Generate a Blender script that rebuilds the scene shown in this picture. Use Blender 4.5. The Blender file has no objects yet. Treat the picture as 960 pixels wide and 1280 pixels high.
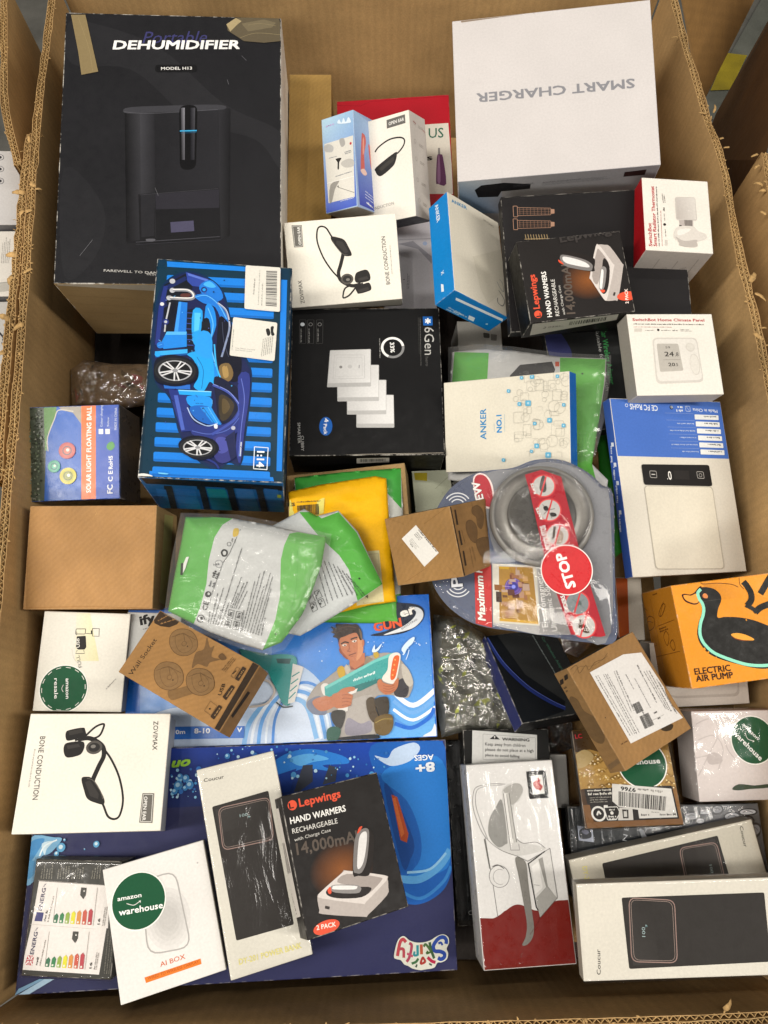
import bpy, bmesh, math, random
from mathutils import Vector, Matrix, noise
from mathutils.geometry import tessellate_polygon, delaunay_2d_cdt
random.seed(7)
SC = bpy.context.scene
COL = SC.collection
# ------------------------------------------------------------------ camera
F = 924.0; TILT = math.radians(17.7); CZ = 1.55
cd = bpy.data.cameras.new('camera'); cam = bpy.data.objects.new('camera', cd); COL.objects.link(cam)
cd.sensor_fit = 'VERTICAL'; cd.sensor_height = 36; cd.lens = 36 * F / 1280; cd.clip_start = .02; cd.clip_end = 60
cam.location = (0, 0, CZ); cam.rotation_euler = (TILT, 0, 0); SC.camera = cam
SC.view_settings.view_transform = 'Standard'; SC.view_settings.look = 'None'
SC.view_settings.exposure = 0; SC.view_settings.gamma = 1
SC.cycles.transparent_max_bounces = 24; SC.cycles.max_bounces = 7
SC.cycles.diffuse_bounces = 4; SC.cycles.caustics_reflective = False; SC.cycles.caustics_refractive = False
SC.cycles.sample_clamp_indirect = 4
# ------------------------------------------------------------------ light: warehouse ceiling, glint tubes added
W = bpy.data.worlds.new('World'); SC.world = W; W.use_nodes = True
W.node_tree.nodes['Background'].inputs[0].default_value = (1.0, .92, .80, 1)
W.node_tree.nodes['Background'].inputs[1].default_value = .105
def area(name, loc, target, sx, sy, power, col=(1, .945, .87)):
    l = bpy.data.lights.new(name, 'AREA'); l.shape = 'RECTANGLE'; l.size = sx; l.size_y = sy; l.energy = power; l.color = col
    o = bpy.data.objects.new(name, l); COL.objects.link(o); o.location = loc
    d = Vector(target) - Vector(loc); o.rotation_euler = d.to_track_quat('-Z', 'Y').to_euler()
area('ceiling_lamp', (-3.0, -.3, 4.3), (0, .1, .8), .5, 3.4, 190)
area('ceiling_lamp', (3.1, -.2, 4.3), (0, .1, .8), .5, 3.4, 136)
area('ceiling_lamp', (-.2, 4.7, 4.3), (0, .1, .8), 3.0, .5, 12)
area('ceiling_lamp', (-1.0, -3.4, 4.3), (0, .1, .8), 2.4, .5, 104)
area('glint_tube', (.35, 1.5, 4.6), (.3, 1.5, 0), .07, 1.5, 26)  # narrow tube added only for glints on film and gloss
area('glint_tube', (-.9, -.4, 4.6), (-.9, -.4, 0), .07, 1.5, 20)  # second added tube, also just for glints
# ------------------------------------------------------------------ pixels and rays
ct, st = math.cos(TILT), math.sin(TILT)
def ray(x, y):
    a, b = (x - 480) / F, -(y - 640) / F
    return Vector((a, ct * b + st, st * b - ct))
def at(x, y, H):
    d = ray(x, y); return d * (-H / d.z) + Vector((0, 0, CZ))
# ------------------------------------------------------------------ colour
KA = .84
def C(h, k=1.0):
    if not isinstance(h, str): return h
    h = h.lstrip('#')
    if len(h) == 3: h = ''.join(c * 2 for c in h)
    r = []
    for i in (0, 2, 4):
        v = int(h[i:i + 2], 16) / 255
        v = v / 12.92 if v <= .04045 else ((v + .055) / 1.055) ** 2.4
        r.append(v * KA * k)
    return (*r, 1.0)
def mixc(a, b, t):
    a, b = C(a), C(b); return tuple(a[i] * (1 - t) + b[i] * t for i in range(4))
# ------------------------------------------------------------------ materials
MATS = {}
def newmat(name):
    m = bpy.data.materials.new(name); m.use_nodes = True
    nt = m.node_tree; nt.nodes.clear()
    return m, nt, nt.nodes, nt.links
def N(nodes, t, **kw):
    n = nodes.new(t)
    for k, v in kw.items():
        if k.startswith('i_'): n.inputs[k[2:].replace('_', ' ')].default_value = v
        else: setattr(n, k, v)
    return n
def paper(name, rough=.45, coat=0., mott=.06, bump=.12, bscale=30, fine=.03, fiber=0., kraft=False, metallic=0., rib=0., spec=.3):
    """coated / uncoated carton stock; the colour comes from the printed attribute Col"""
    if name in MATS: return MATS[name]
    m, nt, ns, L = newmat(name)
    out = N(ns, 'ShaderNodeOutputMaterial'); p = N(ns, 'ShaderNodeBsdfPrincipled')
    L.new(p.outputs[0], out.inputs[0])
    att = N(ns, 'ShaderNodeAttribute', attribute_name='Col'); wear = N(ns, 'ShaderNodeAttribute', attribute_name='Wear')
    tc = N(ns, 'ShaderNodeTexCoord')
    n1 = N(ns, 'ShaderNodeTexNoise'); n1.inputs['Scale'].default_value = 14; n1.inputs['Detail'].default_value = 5
    n2 = N(ns, 'ShaderNodeTexNoise'); n2.inputs['Scale'].default_value = 420; n2.inputs['Detail'].default_value = 3
    L.new(tc.outputs['Object'], n1.inputs[0]); L.new(tc.outputs['Object'], n2.inputs[0])
    mr = N(ns, 'ShaderNodeMapRange'); L.new(n1.outputs[0], mr.inputs[0])
    mr.inputs[1].default_value = .3; mr.inputs[2].default_value = .7; mr.inputs[3].default_value = 1 - mott; mr.inputs[4].default_value = 1 + mott * .4
    mr2 = N(ns, 'ShaderNodeMapRange'); L.new(n2.outputs[0], mr2.inputs[0])
    mr2.inputs[1].default_value = .3; mr2.inputs[2].default_value = .7; mr2.inputs[3].default_value = 1 - fine * 2; mr2.inputs[4].default_value = 1 + fine
    mu = N(ns, 'ShaderNodeMath', operation='MULTIPLY'); L.new(mr.outputs[0], mu.inputs[0]); L.new(mr2.outputs[0], mu.inputs[1])
    sc = N(ns, 'ShaderNodeVectorMath', operation='SCALE'); L.new(att.outputs['Color'], sc.inputs[0]); L.new(mu.outputs[0], sc.inputs['Scale'])
    if kraft:      # stains and faint flute lines of unprinted board
        n5 = N(ns, 'ShaderNodeTexNoise'); n5.inputs['Scale'].default_value = 4.5; n5.inputs['Detail'].default_value = 7; n5.inputs['Roughness'].default_value = .62; n5.inputs['Distortion'].default_value = .8
        L.new(tc.outputs['Object'], n5.inputs[0]); m5 = N(ns, 'ShaderNodeMapRange'); L.new(n5.outputs[0], m5.inputs[0])
        m5.inputs[1].default_value = .32; m5.inputs[2].default_value = .68; m5.inputs[3].default_value = .76; m5.inputs[4].default_value = 1.10
        mp5 = N(ns, 'ShaderNodeMapping'); mp5.inputs['Rotation'].default_value = (0, 0, .785); w5 = N(ns, 'ShaderNodeTexWave', wave_type='BANDS', bands_direction='X'); w5.inputs['Scale'].default_value = rib or 45; w5.inputs['Distortion'].default_value = .8
        L.new(tc.outputs['Object'], mp5.inputs[0]); L.new(mp5.outputs[0], w5.inputs[0]); m6 = N(ns, 'ShaderNodeMapRange'); L.new(w5.outputs[1], m6.inputs[0]); m6.inputs[3].default_value = .955; m6.inputs[4].default_value = 1.02
        # long thin scuffs
        mp7 = N(ns, 'ShaderNodeMapping'); mp7.inputs['Scale'].default_value = (3, 55, 3); mp7.inputs['Rotation'].default_value = (.4, .3, .7); n7 = N(ns, 'ShaderNodeTexNoise'); n7.inputs['Scale'].default_value = 3; n7.inputs['Detail'].default_value = 3
        L.new(tc.outputs['Object'], mp7.inputs[0]); L.new(mp7.outputs[0], n7.inputs[0]); m7 = N(ns, 'ShaderNodeMapRange'); L.new(n7.outputs[0], m7.inputs[0]); m7.inputs[1].default_value = .66; m7.inputs[2].default_value = .74; m7.inputs[3].default_value = 1.0; m7.inputs[4].default_value = 1.16
        ma = N(ns, 'ShaderNodeMath', operation='MULTIPLY'); mb = N(ns, 'ShaderNodeMath', operation='MULTIPLY'); mc = N(ns, 'ShaderNodeMath', operation='MULTIPLY')
        L.new(m5.outputs[0], ma.inputs[0]); L.new(m6.outputs[0], ma.inputs[1]); L.new(ma.outputs[0], mb.inputs[0]); L.new(m7.outputs[0], mb.inputs[1]); L.new(mb.outputs[0], mc.inputs[0]); L.new(mu.outputs[0], mc.inputs[1]); L.new(mc.outputs[0], sc.inputs['Scale'])
    # worn edges
    n3 = N(ns, 'ShaderNodeTexNoise'); n3.inputs['Scale'].default_value = 90; n3.inputs['Detail'].default_value = 6; n3.inputs['Roughness'].default_value = .7
    L.new(tc.outputs['Object'], n3.inputs[0])
    mw = N(ns, 'ShaderNodeMath', operation='MULTIPLY'); L.new(wear.outputs['Fac'], mw.inputs[0])
    mw2 = N(ns, 'ShaderNodeMapRange'); L.new(n3.outputs[0], mw2.inputs[0]); mw2.inputs[1].default_value = .47; mw2.inputs[2].default_value = .60
    L.new(mw2.outputs[0], mw.inputs[1])
    mx = N(ns, 'ShaderNodeMix', data_type='RGBA'); L.new(mw.outputs[0], mx.inputs[0]); L.new(sc.outputs[0], mx.inputs[6])
    mx.inputs[7].default_value = (.36, .27, .17, 1) if kraft else (.50, .47, .42, 1)
    L.new(mx.outputs[2], p.inputs['Base Color'])
    p.inputs['Roughness'].default_value = rough; p.inputs['Coat Weight'].default_value = coat; p.inputs['Coat Roughness'].default_value = .12
    p.inputs['Metallic'].default_value = metallic; p.inputs['Specular IOR Level'].default_value = spec
    # scuffed gloss
    mg = N(ns, 'ShaderNodeMapRange'); L.new(n3.outputs[0], mg.inputs[0]); mg.inputs[1].default_value = .35; mg.inputs[2].default_value = .7
    mg.inputs[3].default_value = max(rough - .07, .05); mg.inputs[4].default_value = min(rough + .14, 1); L.new(mg.outputs[0], p.inputs['Roughness'])
    b0 = N(ns, 'ShaderNodeBump'); b0.inputs['Strength'].default_value = .5; b0.inputs['Distance'].default_value = .010
    nz = N(ns, 'ShaderNodeTexNoise'); nz.inputs['Scale'].default_value = 7; nz.inputs['Detail'].default_value = 1
    L.new(tc.outputs['Object'], nz.inputs[0]); L.new(nz.outputs[0], b0.inputs['Height'])
    b1 = N(ns, 'ShaderNodeBump'); L.new(b0.outputs[0], b1.inputs['Normal']); b1.inputs['Strength'].default_value = bump; b1.inputs['Distance'].default_value = .004
    nb = N(ns, 'ShaderNodeTexNoise'); nb.inputs['Scale'].default_value = bscale; nb.inputs['Detail'].default_value = 2
    L.new(tc.outputs['Object'], nb.inputs[0]); L.new(nb.outputs[0], b1.inputs['Height'])
    b2 = N(ns, 'ShaderNodeBump'); b2.inputs['Strength'].default_value = .10 if kraft else .025; b2.inputs['Distance'].default_value = .0006
    L.new(n2.outputs[0], b2.inputs['Height']); L.new(b1.outputs[0], b2.inputs['Normal'])
    last = b2
    if rib:
        wv = N(ns, 'ShaderNodeTexWave', wave_type='BANDS', bands_direction='X'); wv.inputs['Scale'].default_value = rib; wv.inputs['Distortion'].default_value = .6
        mp = N(ns, 'ShaderNodeMapping'); mp.inputs['Rotation'].default_value = (0, 0, .08)
        L.new(tc.outputs['Object'], mp.inputs[0]); L.new(mp.outputs[0], wv.inputs[0])
        b3 = N(ns, 'ShaderNodeBump'); b3.inputs['Strength'].default_value = .10; b3.inputs['Distance'].default_value = .001
        L.new(wv.outputs[1], b3.inputs['Height']); L.new(last.outputs[0], b3.inputs['Normal']); last = b3
    L.new(last.outputs[0], p.inputs['Normal'])
    MATS[name] = m; return m
def film(name='clear_film', amount=.10, scale=60, strength=.6, rough=.12, edge=.5, tint=(1, 1, 1), stretch=(1, 1, 1), haze=0.):
    if name in MATS: return MATS[name]
    m, nt, ns, L = newmat(name)
    out = N(ns, 'ShaderNodeOutputMaterial'); mix = N(ns, 'ShaderNodeMixShader'); tr = N(ns, 'ShaderNodeBsdfTransparent'); gl = N(ns, 'ShaderNodeBsdfGlossy')
    gl.inputs['Roughness'].default_value = rough; tr.inputs[0].default_value = (*tint, 1)
    tc = N(ns, 'ShaderNodeTexCoord'); mp = N(ns, 'ShaderNodeMapping'); mp.inputs['Scale'].default_value = stretch
    L.new(tc.outputs['Object'], mp.inputs[0])
    n1 = N(ns, 'ShaderNodeTexNoise'); n1.inputs['Scale'].default_value = scale; n1.inputs['Detail'].default_value = 5; n1.inputs['Distortion'].default_value = 1.2
    L.new(mp.outputs[0], n1.inputs[0])
    b = N(ns, 'ShaderNodeBump'); b.inputs['Strength'].default_value = strength; b.inputs['Distance'].default_value = .004
    L.new(n1.outputs[0], b.inputs['Height']); L.new(b.outputs[0], gl.inputs['Normal'])
    lw = N(ns, 'ShaderNodeLayerWeight'); lw.inputs[0].default_value = .35; L.new(b.outputs[0], lw.inputs['Normal'])
    mr = N(ns, 'ShaderNodeMapRange'); L.new(lw.outputs['Facing'], mr.inputs[0]); mr.inputs[3].default_value = amount; mr.inputs[4].default_value = amount + edge
    L.new(mr.outputs[0], mix.inputs[0]); L.new(tr.outputs[0], mix.inputs[1]); L.new(gl.outputs[0], mix.inputs[2])
    if haze:
        df = N(ns, 'ShaderNodeBsdfDiffuse'); df.inputs[0].default_value = (.62, .62, .6, 1)
        m2 = N(ns, 'ShaderNodeMixShader'); m2.inputs[0].default_value = haze
        L.new(mix.outputs[0], m2.inputs[1]); L.new(df.outputs[0], m2.inputs[2]); L.new(m2.outputs[0], out.inputs[0])
    else: L.new(mix.outputs[0], out.inputs[0])
    MATS[name] = m; return m
def finish(f):
    return {
        'matte': lambda: paper('matte_carton', .55, 0, .05, .10),
        'blackgloss': lambda: paper('black_gloss_carton', .34, .0, .05, .08, 18, .02, spec=.16),
        'gloss': lambda: paper('gloss_carton', .30, .10, .04, .10, 18),
        'satin': lambda: paper('satin_carton', .42, .0, .06, .10, 22, spec=.14),
        'dark': lambda: paper('dark_carton', .42, .0, .14, .06, 22, .03, spec=.12),
        'kraft': lambda: paper('kraft_carton', .85, 0, .20, .16, 25, .035, kraft=True, rib=60),
        'label': lambda: paper('label_paper', .5, 0, .03, .06),
        'bag': lambda: paper('poly_bag', .46, .10, .05, .22, 26, spec=.25),
        'foil': lambda: paper('dark_foil', .2, .6, .2, .9, 60, metallic=.3),
        'plastic': lambda: paper('grey_plastic', .25, .5, .04, .0),
        'metal': lambda: paper('satin_metal', .44, .1, .03, .0, metallic=.35),
    }[f]()
# ------------------------------------------------------------------ objects
def link(name, me, parent=None, mat=None):
    o = bpy.data.objects.new(name, me); COL.objects.link(o)
    if parent: o.parent = parent
    if mat and me: me.materials.append(mat)
    return o
def tag(o, label=None, cat=None, group=None, kind=None):
    if label: o['label'] = label
    if cat: o['category'] = cat
    if group: o['group'] = group
    if kind: o['kind'] = kind
    return o
def empty(name, M, label, cat, group=None):
    o = bpy.data.objects.new(name, None); COL.objects.link(o); o.matrix_world = M; o.empty_display_size = .02
    return tag(o, label, cat, group)
def rawmesh(name, V, Fc, cols=None, wear=None, smooth=False, facecols=None):
    me = bpy.data.meshes.new(name); me.from_pydata([tuple(v) for v in V], [], Fc)
    ca = me.color_attributes.new('Col', 'FLOAT_COLOR', 'CORNER')
    buf = []
    if facecols:
        for p in me.polygons: buf += list(facecols[p.index]) * p.loop_total
    elif cols:
        for l in me.loops: buf += cols[l.vertex_index]
    else: buf = [.5, .5, .5, 1] * len(me.loops)
    ca.data.foreach_set('color', buf)
    if smooth: me.polygons.foreach_set('use_smooth', [True] * len(me.polygons))
    return me
# text -------------------------------------------------------------
TC = {}
def glyphs(s, bold=0.0, shear=0.0):
    bold = 0
    k = (s, bold, shear)
    if k in TC: return TC[k]
    cu = bpy.data.curves.new('t', 'FONT'); cu.body = s; cu.resolution_u = 2; cu.offset = bold; cu.shear = shear; cu.fill_mode = 'FRONT'
    o = bpy.data.objects.new('t', cu); COL.objects.link(o)
    dg = bpy.context.evaluated_depsgraph_get(); ev = o.evaluated_get(dg); me = ev.to_mesh()
    vs = [(v.co.x, v.co.y) for v in me.vertices]; me.calc_loop_triangles(); ts = [tuple(t.vertices) for t in me.loop_triangles]
    ev.to_mesh_clear(); bpy.data.objects.remove(o); bpy.data.curves.remove(cu)
    x0 = min(v[0] for v in vs); x1 = max(v[0] for v in vs)
    vs = [((x - x0) / (x1 - x0), y / (x1 - x0)) for x, y in vs]      # width 1
    TC[k] = (vs, ts, .69 / (x1 - x0)); return TC[k]                    # third: cap height for width 1
def catmull(P, closed=False, n=6):
    P = [tuple(p) for p in P]; m = len(P); out = []
    rng = range(m) if closed else range(m - 1)
    g = (lambda i: P[i % m]) if closed else (lambda i: P[max(0, min(m - 1, i))])
    for i in rng:
        a, b, c, d = g(i - 1), g(i), g(i + 1), g(i + 2)
        for j in range(n):
            t = j / n
            out.append(tuple(.5 * ((2 * b[k]) + (-a[k] + c[k]) * t + (2 * a[k] - 5 * b[k] + 4 * c[k] - d[k]) * t * t + (-a[k] + 3 * b[k] - 3 * c[k] + d[k]) * t ** 3) for k in range(2)))
    if not closed: out.append(P[-1])
    return out
STEP = 1.7e-5
class Art:
    """flat print on a surface; points are given where the photo shows them and meet the surface there"""
    def __init__(s, surf, name, root, mat, level=0, label=None, clip=True):
        s.surf, s.name, s.root, s.mat, s.label = surf, name, root, mat, label
        s.V, s.T, s.K = [], [], []; s.lv = level; s.z = (0, 0, 1.0); s.src = None; s.clip = clip; s.sc = 1.0
    def zoom(s, x, y, k): s.z = (x, y, k); return s
    def using(s, surf, m, sc=1., off=(0, 0)): s.src = (surf, m, off); s.sc = sc; return s
    def loc(s, p):
        x, y = s.z[0] + p[0] / s.z[2], s.z[1] + p[1] / s.z[2]
        if s.src:
            u, v = s.src[0].loc(x, y); m = s.src[1]; o = s.src[2]
            return ((m[0] * u + m[1] * v) * s.sc + o[0], (m[2] * u + m[3] * v) * s.sc + o[1])
        return s.surf.loc(x, y)
    hold = False
    def up(s):
        if not s.hold: s.lv += 1
    def tri(s, pts, cols):
        """pts: local uv triangle"""
        if s.clip and s.surf.rect:
            x0, y0, x1, y1 = s.surf.rect
            if any(p[0] < x0 or p[0] > x1 or p[1] < y0 or p[1] > y1 for p in pts):
                poly = [(p[0], p[1], c) for p, c in zip(pts, cols)]
                for ax, lim, sg in ((0, x0, 1), (0, x1, -1), (1, y0, 1), (1, y1, -1)):
                    o = []
                    for i in range(len(poly)):
                        a, b = poly[i - 1], poly[i]; da, db = sg * (a[ax] - lim), sg * (b[ax] - lim)
                        if (da < 0) != (db < 0):
                            t = da / (da - db); o.append((a[0] + (b[0] - a[0]) * t, a[1] + (b[1] - a[1]) * t, tuple(a[2][k] + (b[2][k] - a[2][k]) * t for k in range(4))))
                        if db >= 0: o.append(b)
                    poly = o
                    if not poly: return
                b0 = len(s.V)
                for q in poly: s.V.append(s.surf.pos(q[0], q[1], s.lv * STEP + 8e-5)); s.K.append(q[2])
                for i in range(1, len(poly) - 1): s.T.append((b0, b0 + i, b0 + i + 1))
                return
        b0 = len(s.V)
        for p, c in zip(pts, cols): s.V.append(s.surf.pos(p[0], p[1], s.lv * STEP + 8e-5)); s.K.append(c)
        s.T.append((b0, b0 + 1, b0 + 2))
    def fill(s, uv, col):
        """uv local polygon, col one or list"""
        cols = [C(c) for c in col] if isinstance(col, list) else [C(col)] * len(uv)
        for t in tessellate_polygon([[Vector((u, v, 0)) for u, v in uv]]):
            a, b, c = (uv[i] for i in t)
            if (b[0] - a[0]) * (c[1] - a[1]) - (b[1] - a[1]) * (c[0] - a[0]) < 0: t = (t[0], t[2], t[1])
            s.tri([uv[i] for i in t], [cols[i] for i in t])
        s.up()
    def poly(s, pts, col): s.fill([s.loc(p) for p in pts], col)
    def blob(s, pts, col, n=5): s.fill([s.loc(p) for p in catmull(pts, True, n)], col)
    def rr(s, q, r, col, n=4):
        """rounded quad; r in mm"""
        u = [s.loc(p) for p in q]; s.fill(s._rr(u, r, n), col)
    def _rr(s, u, r, n=4):
        r = r * .001 * s.sc; out = []; m = len(u)
        for i in range(m):
            a, b, c = Vector(u[i - 1]), Vector(u[i]), Vector(u[(i + 1) % m])
            d1 = (a - b).normalized(); d2 = (c - b).normalized(); p1 = b + d1 * r; p2 = b + d2 * r
            for j in range(n + 1):
                t = j / n; out.append(tuple((p1 * (1 - t) ** 2 + b * 2 * t * (1 - t) + p2 * t * t)))
        return out
    def stroke(s, uv, w, col, closed=False):
        w = w * .0005 * s.sc; c = C(col); m = len(uv); L = []; R = []
        for i in range(m):
            a = Vector(uv[i - 1] if (i or closed) else uv[0]); b = Vector(uv[(i + 1) % m] if (i < m - 1 or closed) else uv[-1])
            d = (b - a); d = d.normalized() if d.length > 1e-9 else Vector((1, 0)); n = Vector((-d.y, d.x)) * w
            p = Vector(uv[i]); L.append(tuple(p + n)); R.append(tuple(p - n))
        for i in range(m if closed else m - 1):
            j = (i + 1) % m
            s.tri([R[i], R[j], L[j]], [c] * 3); s.tri([R[i], L[j], L[i]], [c] * 3)
        s.up()
    def line(s, pts, w, col, closed=False): s.stroke([s.loc(p) for p in pts], w, col, closed)
    def curve(s, pts, w, col, closed=False, n=6): s.stroke([s.loc(p) for p in catmull(pts, closed, n)], w, col, closed)
    def rrline(s, q, r, w, col): s.stroke(s._rr([s.loc(p) for p in q], r), w, col, True)
    def mm(s, p, q):
        a, b = s.loc(p), s.loc(q); return math.hypot(a[0] - b[0], a[1] - b[1]) * 1000
    def disc(s, c, r, col, ring=None, n=28, col2=None, a0=0, a1=360):
        """c px centre, r mm radius (or (rx, ry)); ring = line width in mm"""
        u = s.loc(c); rx, ry = (r if isinstance(r, tuple) else (r, r)); rx *= .001 * s.sc; ry *= .001 * s.sc
        pts = [(u[0] + rx * math.cos(math.radians(a0 + (a1 - a0) * i / n)), u[1] + ry * math.sin(math.radians(a0 + (a1 - a0) * i / n))) for i in range(n + (a1 - a0 < 360))]
        if ring: s.stroke(pts, ring, col, a1 - a0 >= 360)
        elif col2:
            a, b = C(col), C(col2)
            for k in range(5):
                t0, t1 = k / 5, (k + 1) / 5; f = lambda t: tuple(a[i] + (b[i] - a[i]) * t for i in range(4))
                for i in range(n):
                    p, q = pts[i], pts[(i + 1) % n]; g = lambda w, t: (u[0] + (w[0] - u[0]) * t, u[1] + (w[1] - u[1]) * t)
                    s.tri([g(p, t0), g(p, t1), g(q, t1)], [f(t0), f(t1), f(t1)]); s.tri([g(p, t0), g(q, t1), g(q, t0)], [f(t0), f(t1), f(t0)])
            s.up()
        else: s.fill(pts, col)
    def grad(s, q, c4, n=8, amp=None):
        """bilinear colour over a quad TL TR BR BL"""
        u = [Vector(s.loc(p)) for p in q]; c = [C(x) for x in c4]
        P = lambda i, j: tuple((u[0] * (1 - i) + u[1] * i) * (1 - j) + (u[3] * (1 - i) + u[2] * i) * j)
        K = lambda i, j: tuple((c[0][k] * (1 - i) + c[1][k] * i) * (1 - j) + (c[3][k] * (1 - i) + c[2][k] * i) * j for k in range(4))
        for a in range(n):
            for b in range(n):
                i0, i1, j0, j1 = a / n, (a + 1) / n, b / n, (b + 1) / n
                s.tri([P(i0, j1), P(i1, j1), P(i1, j0)], [K(i0, j1), K(i1, j1), K(i1, j0)])
                s.tri([P(i0, j1), P(i1, j0), P(i0, j0)], [K(i0, j1), K(i1, j0), K(i0, j0)])
        s.up()
    def text(s, t, p0, p1, col, h=None, bold=.0, shear=0., shadow=None):
        """baseline from p0 to p1; h: cap height / width"""
        g, tr, ch = glyphs(t, bold, shear); a, b = Vector(s.loc(p0)), Vector(s.loc(p1)); d = b - a; n = Vector((-d.y, d.x))
        k = 1 if h is None else h / ch
        if shadow:
            q_ = .05 * ch / .69
            for ox, oy in ((q_, 0), (-q_, 0), (0, q_), (0, -q_), (q_ * .7, q_ * .7), (-q_ * .7, -q_ * .7), (q_ * .7, -q_ * .7), (-q_ * .7, q_ * .7)):
                P = [tuple(a + d * (x + ox) + n * (y * k + oy)) for x, y in g]
                for q in tr: s.tri([P[i] for i in q], [C(shadow)] * 3)
                s.lv += .5
            s.up()
        c = C(col); o = min(bold, .06) * .6 * ch / .69
        for ox, oy in (((-o, -o), (o, o), (-o, o), (o, -o)) if o else ((0, 0),)):
            P = [tuple(a + d * (x + ox) + n * (y * k + oy * min(k, 1.5))) for x, y in g]
            for q in tr: s.tri([P[i] for i in q], [c] * 3)
            s.lv += .6
        s.up()
    def greek(s, p0, p1, h, col, rows=1, pitch=1.7, fillr=.9, ragged=.25):
        """lines of print too small to read; h letter height mm; rows go downwards from p0-p1"""
        a, b = Vector(s.loc(p0)), Vector(s.loc(p1)); d = b - a; Ln = d.length; d.normalize(); n = Vector((-d.y, d.x)); h *= .001 * s.sc; c = C(col)
        for r in range(rows):
            x = 0; end = Ln * (1 - ragged * random.random() if rows > 1 else 1); o = a - n * (h * pitch * r)
            while x < end:
                wl = random.randint(2, 8)
                for _ in range(wl):
                    if x > end: break
                    w = h * random.uniform(.35, .6); hh = h * random.choice((.66, .66, 1, .7)); y0 = random.choice((0, 0, 0, .0)) * h
                    p = o + d * x + n * y0
                    q = [p, p + d * w, p + d * w + n * hh, p + n * hh]
                    if random.random() < .5: q = [p, p + d * w * .45, p + d * w + n * hh, p + n * hh]
                    q = [tuple(v) for v in q]; s.tri(q[:3], [c] * 3); s.tri([q[0], q[2], q[3]], [c] * 3)
                    x += w + h * .13
                x += h * .45
        s.up()
    def bars(s, q, col='111', n=38):
        """barcode in quad TL TR BR BL, bars perpendicular to TL-TR"""
        u = [Vector(s.loc(p)) for p in q]; c = C(col); x = 0; tot = 0; ws = []
        for i in range(n): ws.append((random.choice((1, 1, 2, 3)), random.choice((1, 1, 2, 2)))); tot += sum(ws[-1])
        for w, g in ws:
            a, b = x / tot, (x + w) / tot; x += w + g
            T0, T1 = u[0].lerp(u[1], a), u[0].lerp(u[1], b); B0, B1 = u[3].lerp(u[2], a), u[3].lerp(u[2], b)
            s.tri([tuple(B0), tuple(B1), tuple(T1)], [c] * 3); s.tri([tuple(B0), tuple(T1), tuple(T0)], [c] * 3)
        s.up()
    def done(s):
        if not s.T: return
        # tri orientation
        me = rawmesh(s.name, s.V, s.T, cols=s.K); o = link(s.name, me, s.root, s.mat)
        if s.label: o['label'] = s.label
        return o
class Face:
    def __init__(s, M, o, eu, ev, n, rect):
        s.M, s.Mi = M, M.inverted(); s.o, s.eu, s.ev, s.n, s.rect = Vector(o), Vector(eu), Vector(ev), Vector(n), rect
    def loc(s, x, y):
        a = s.Mi @ Vector((0, 0, CZ)); d = s.Mi.to_3x3() @ ray(x, y)
        t = (s.o - a).dot(s.n) / d.dot(s.n); p = a + d * t - s.o
        return (p.dot(s.eu), p.dot(s.ev))
    def pos(s, u, v, off): return s.o + s.eu * u + s.ev * v + s.n * off
THINGS = {}
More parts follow.
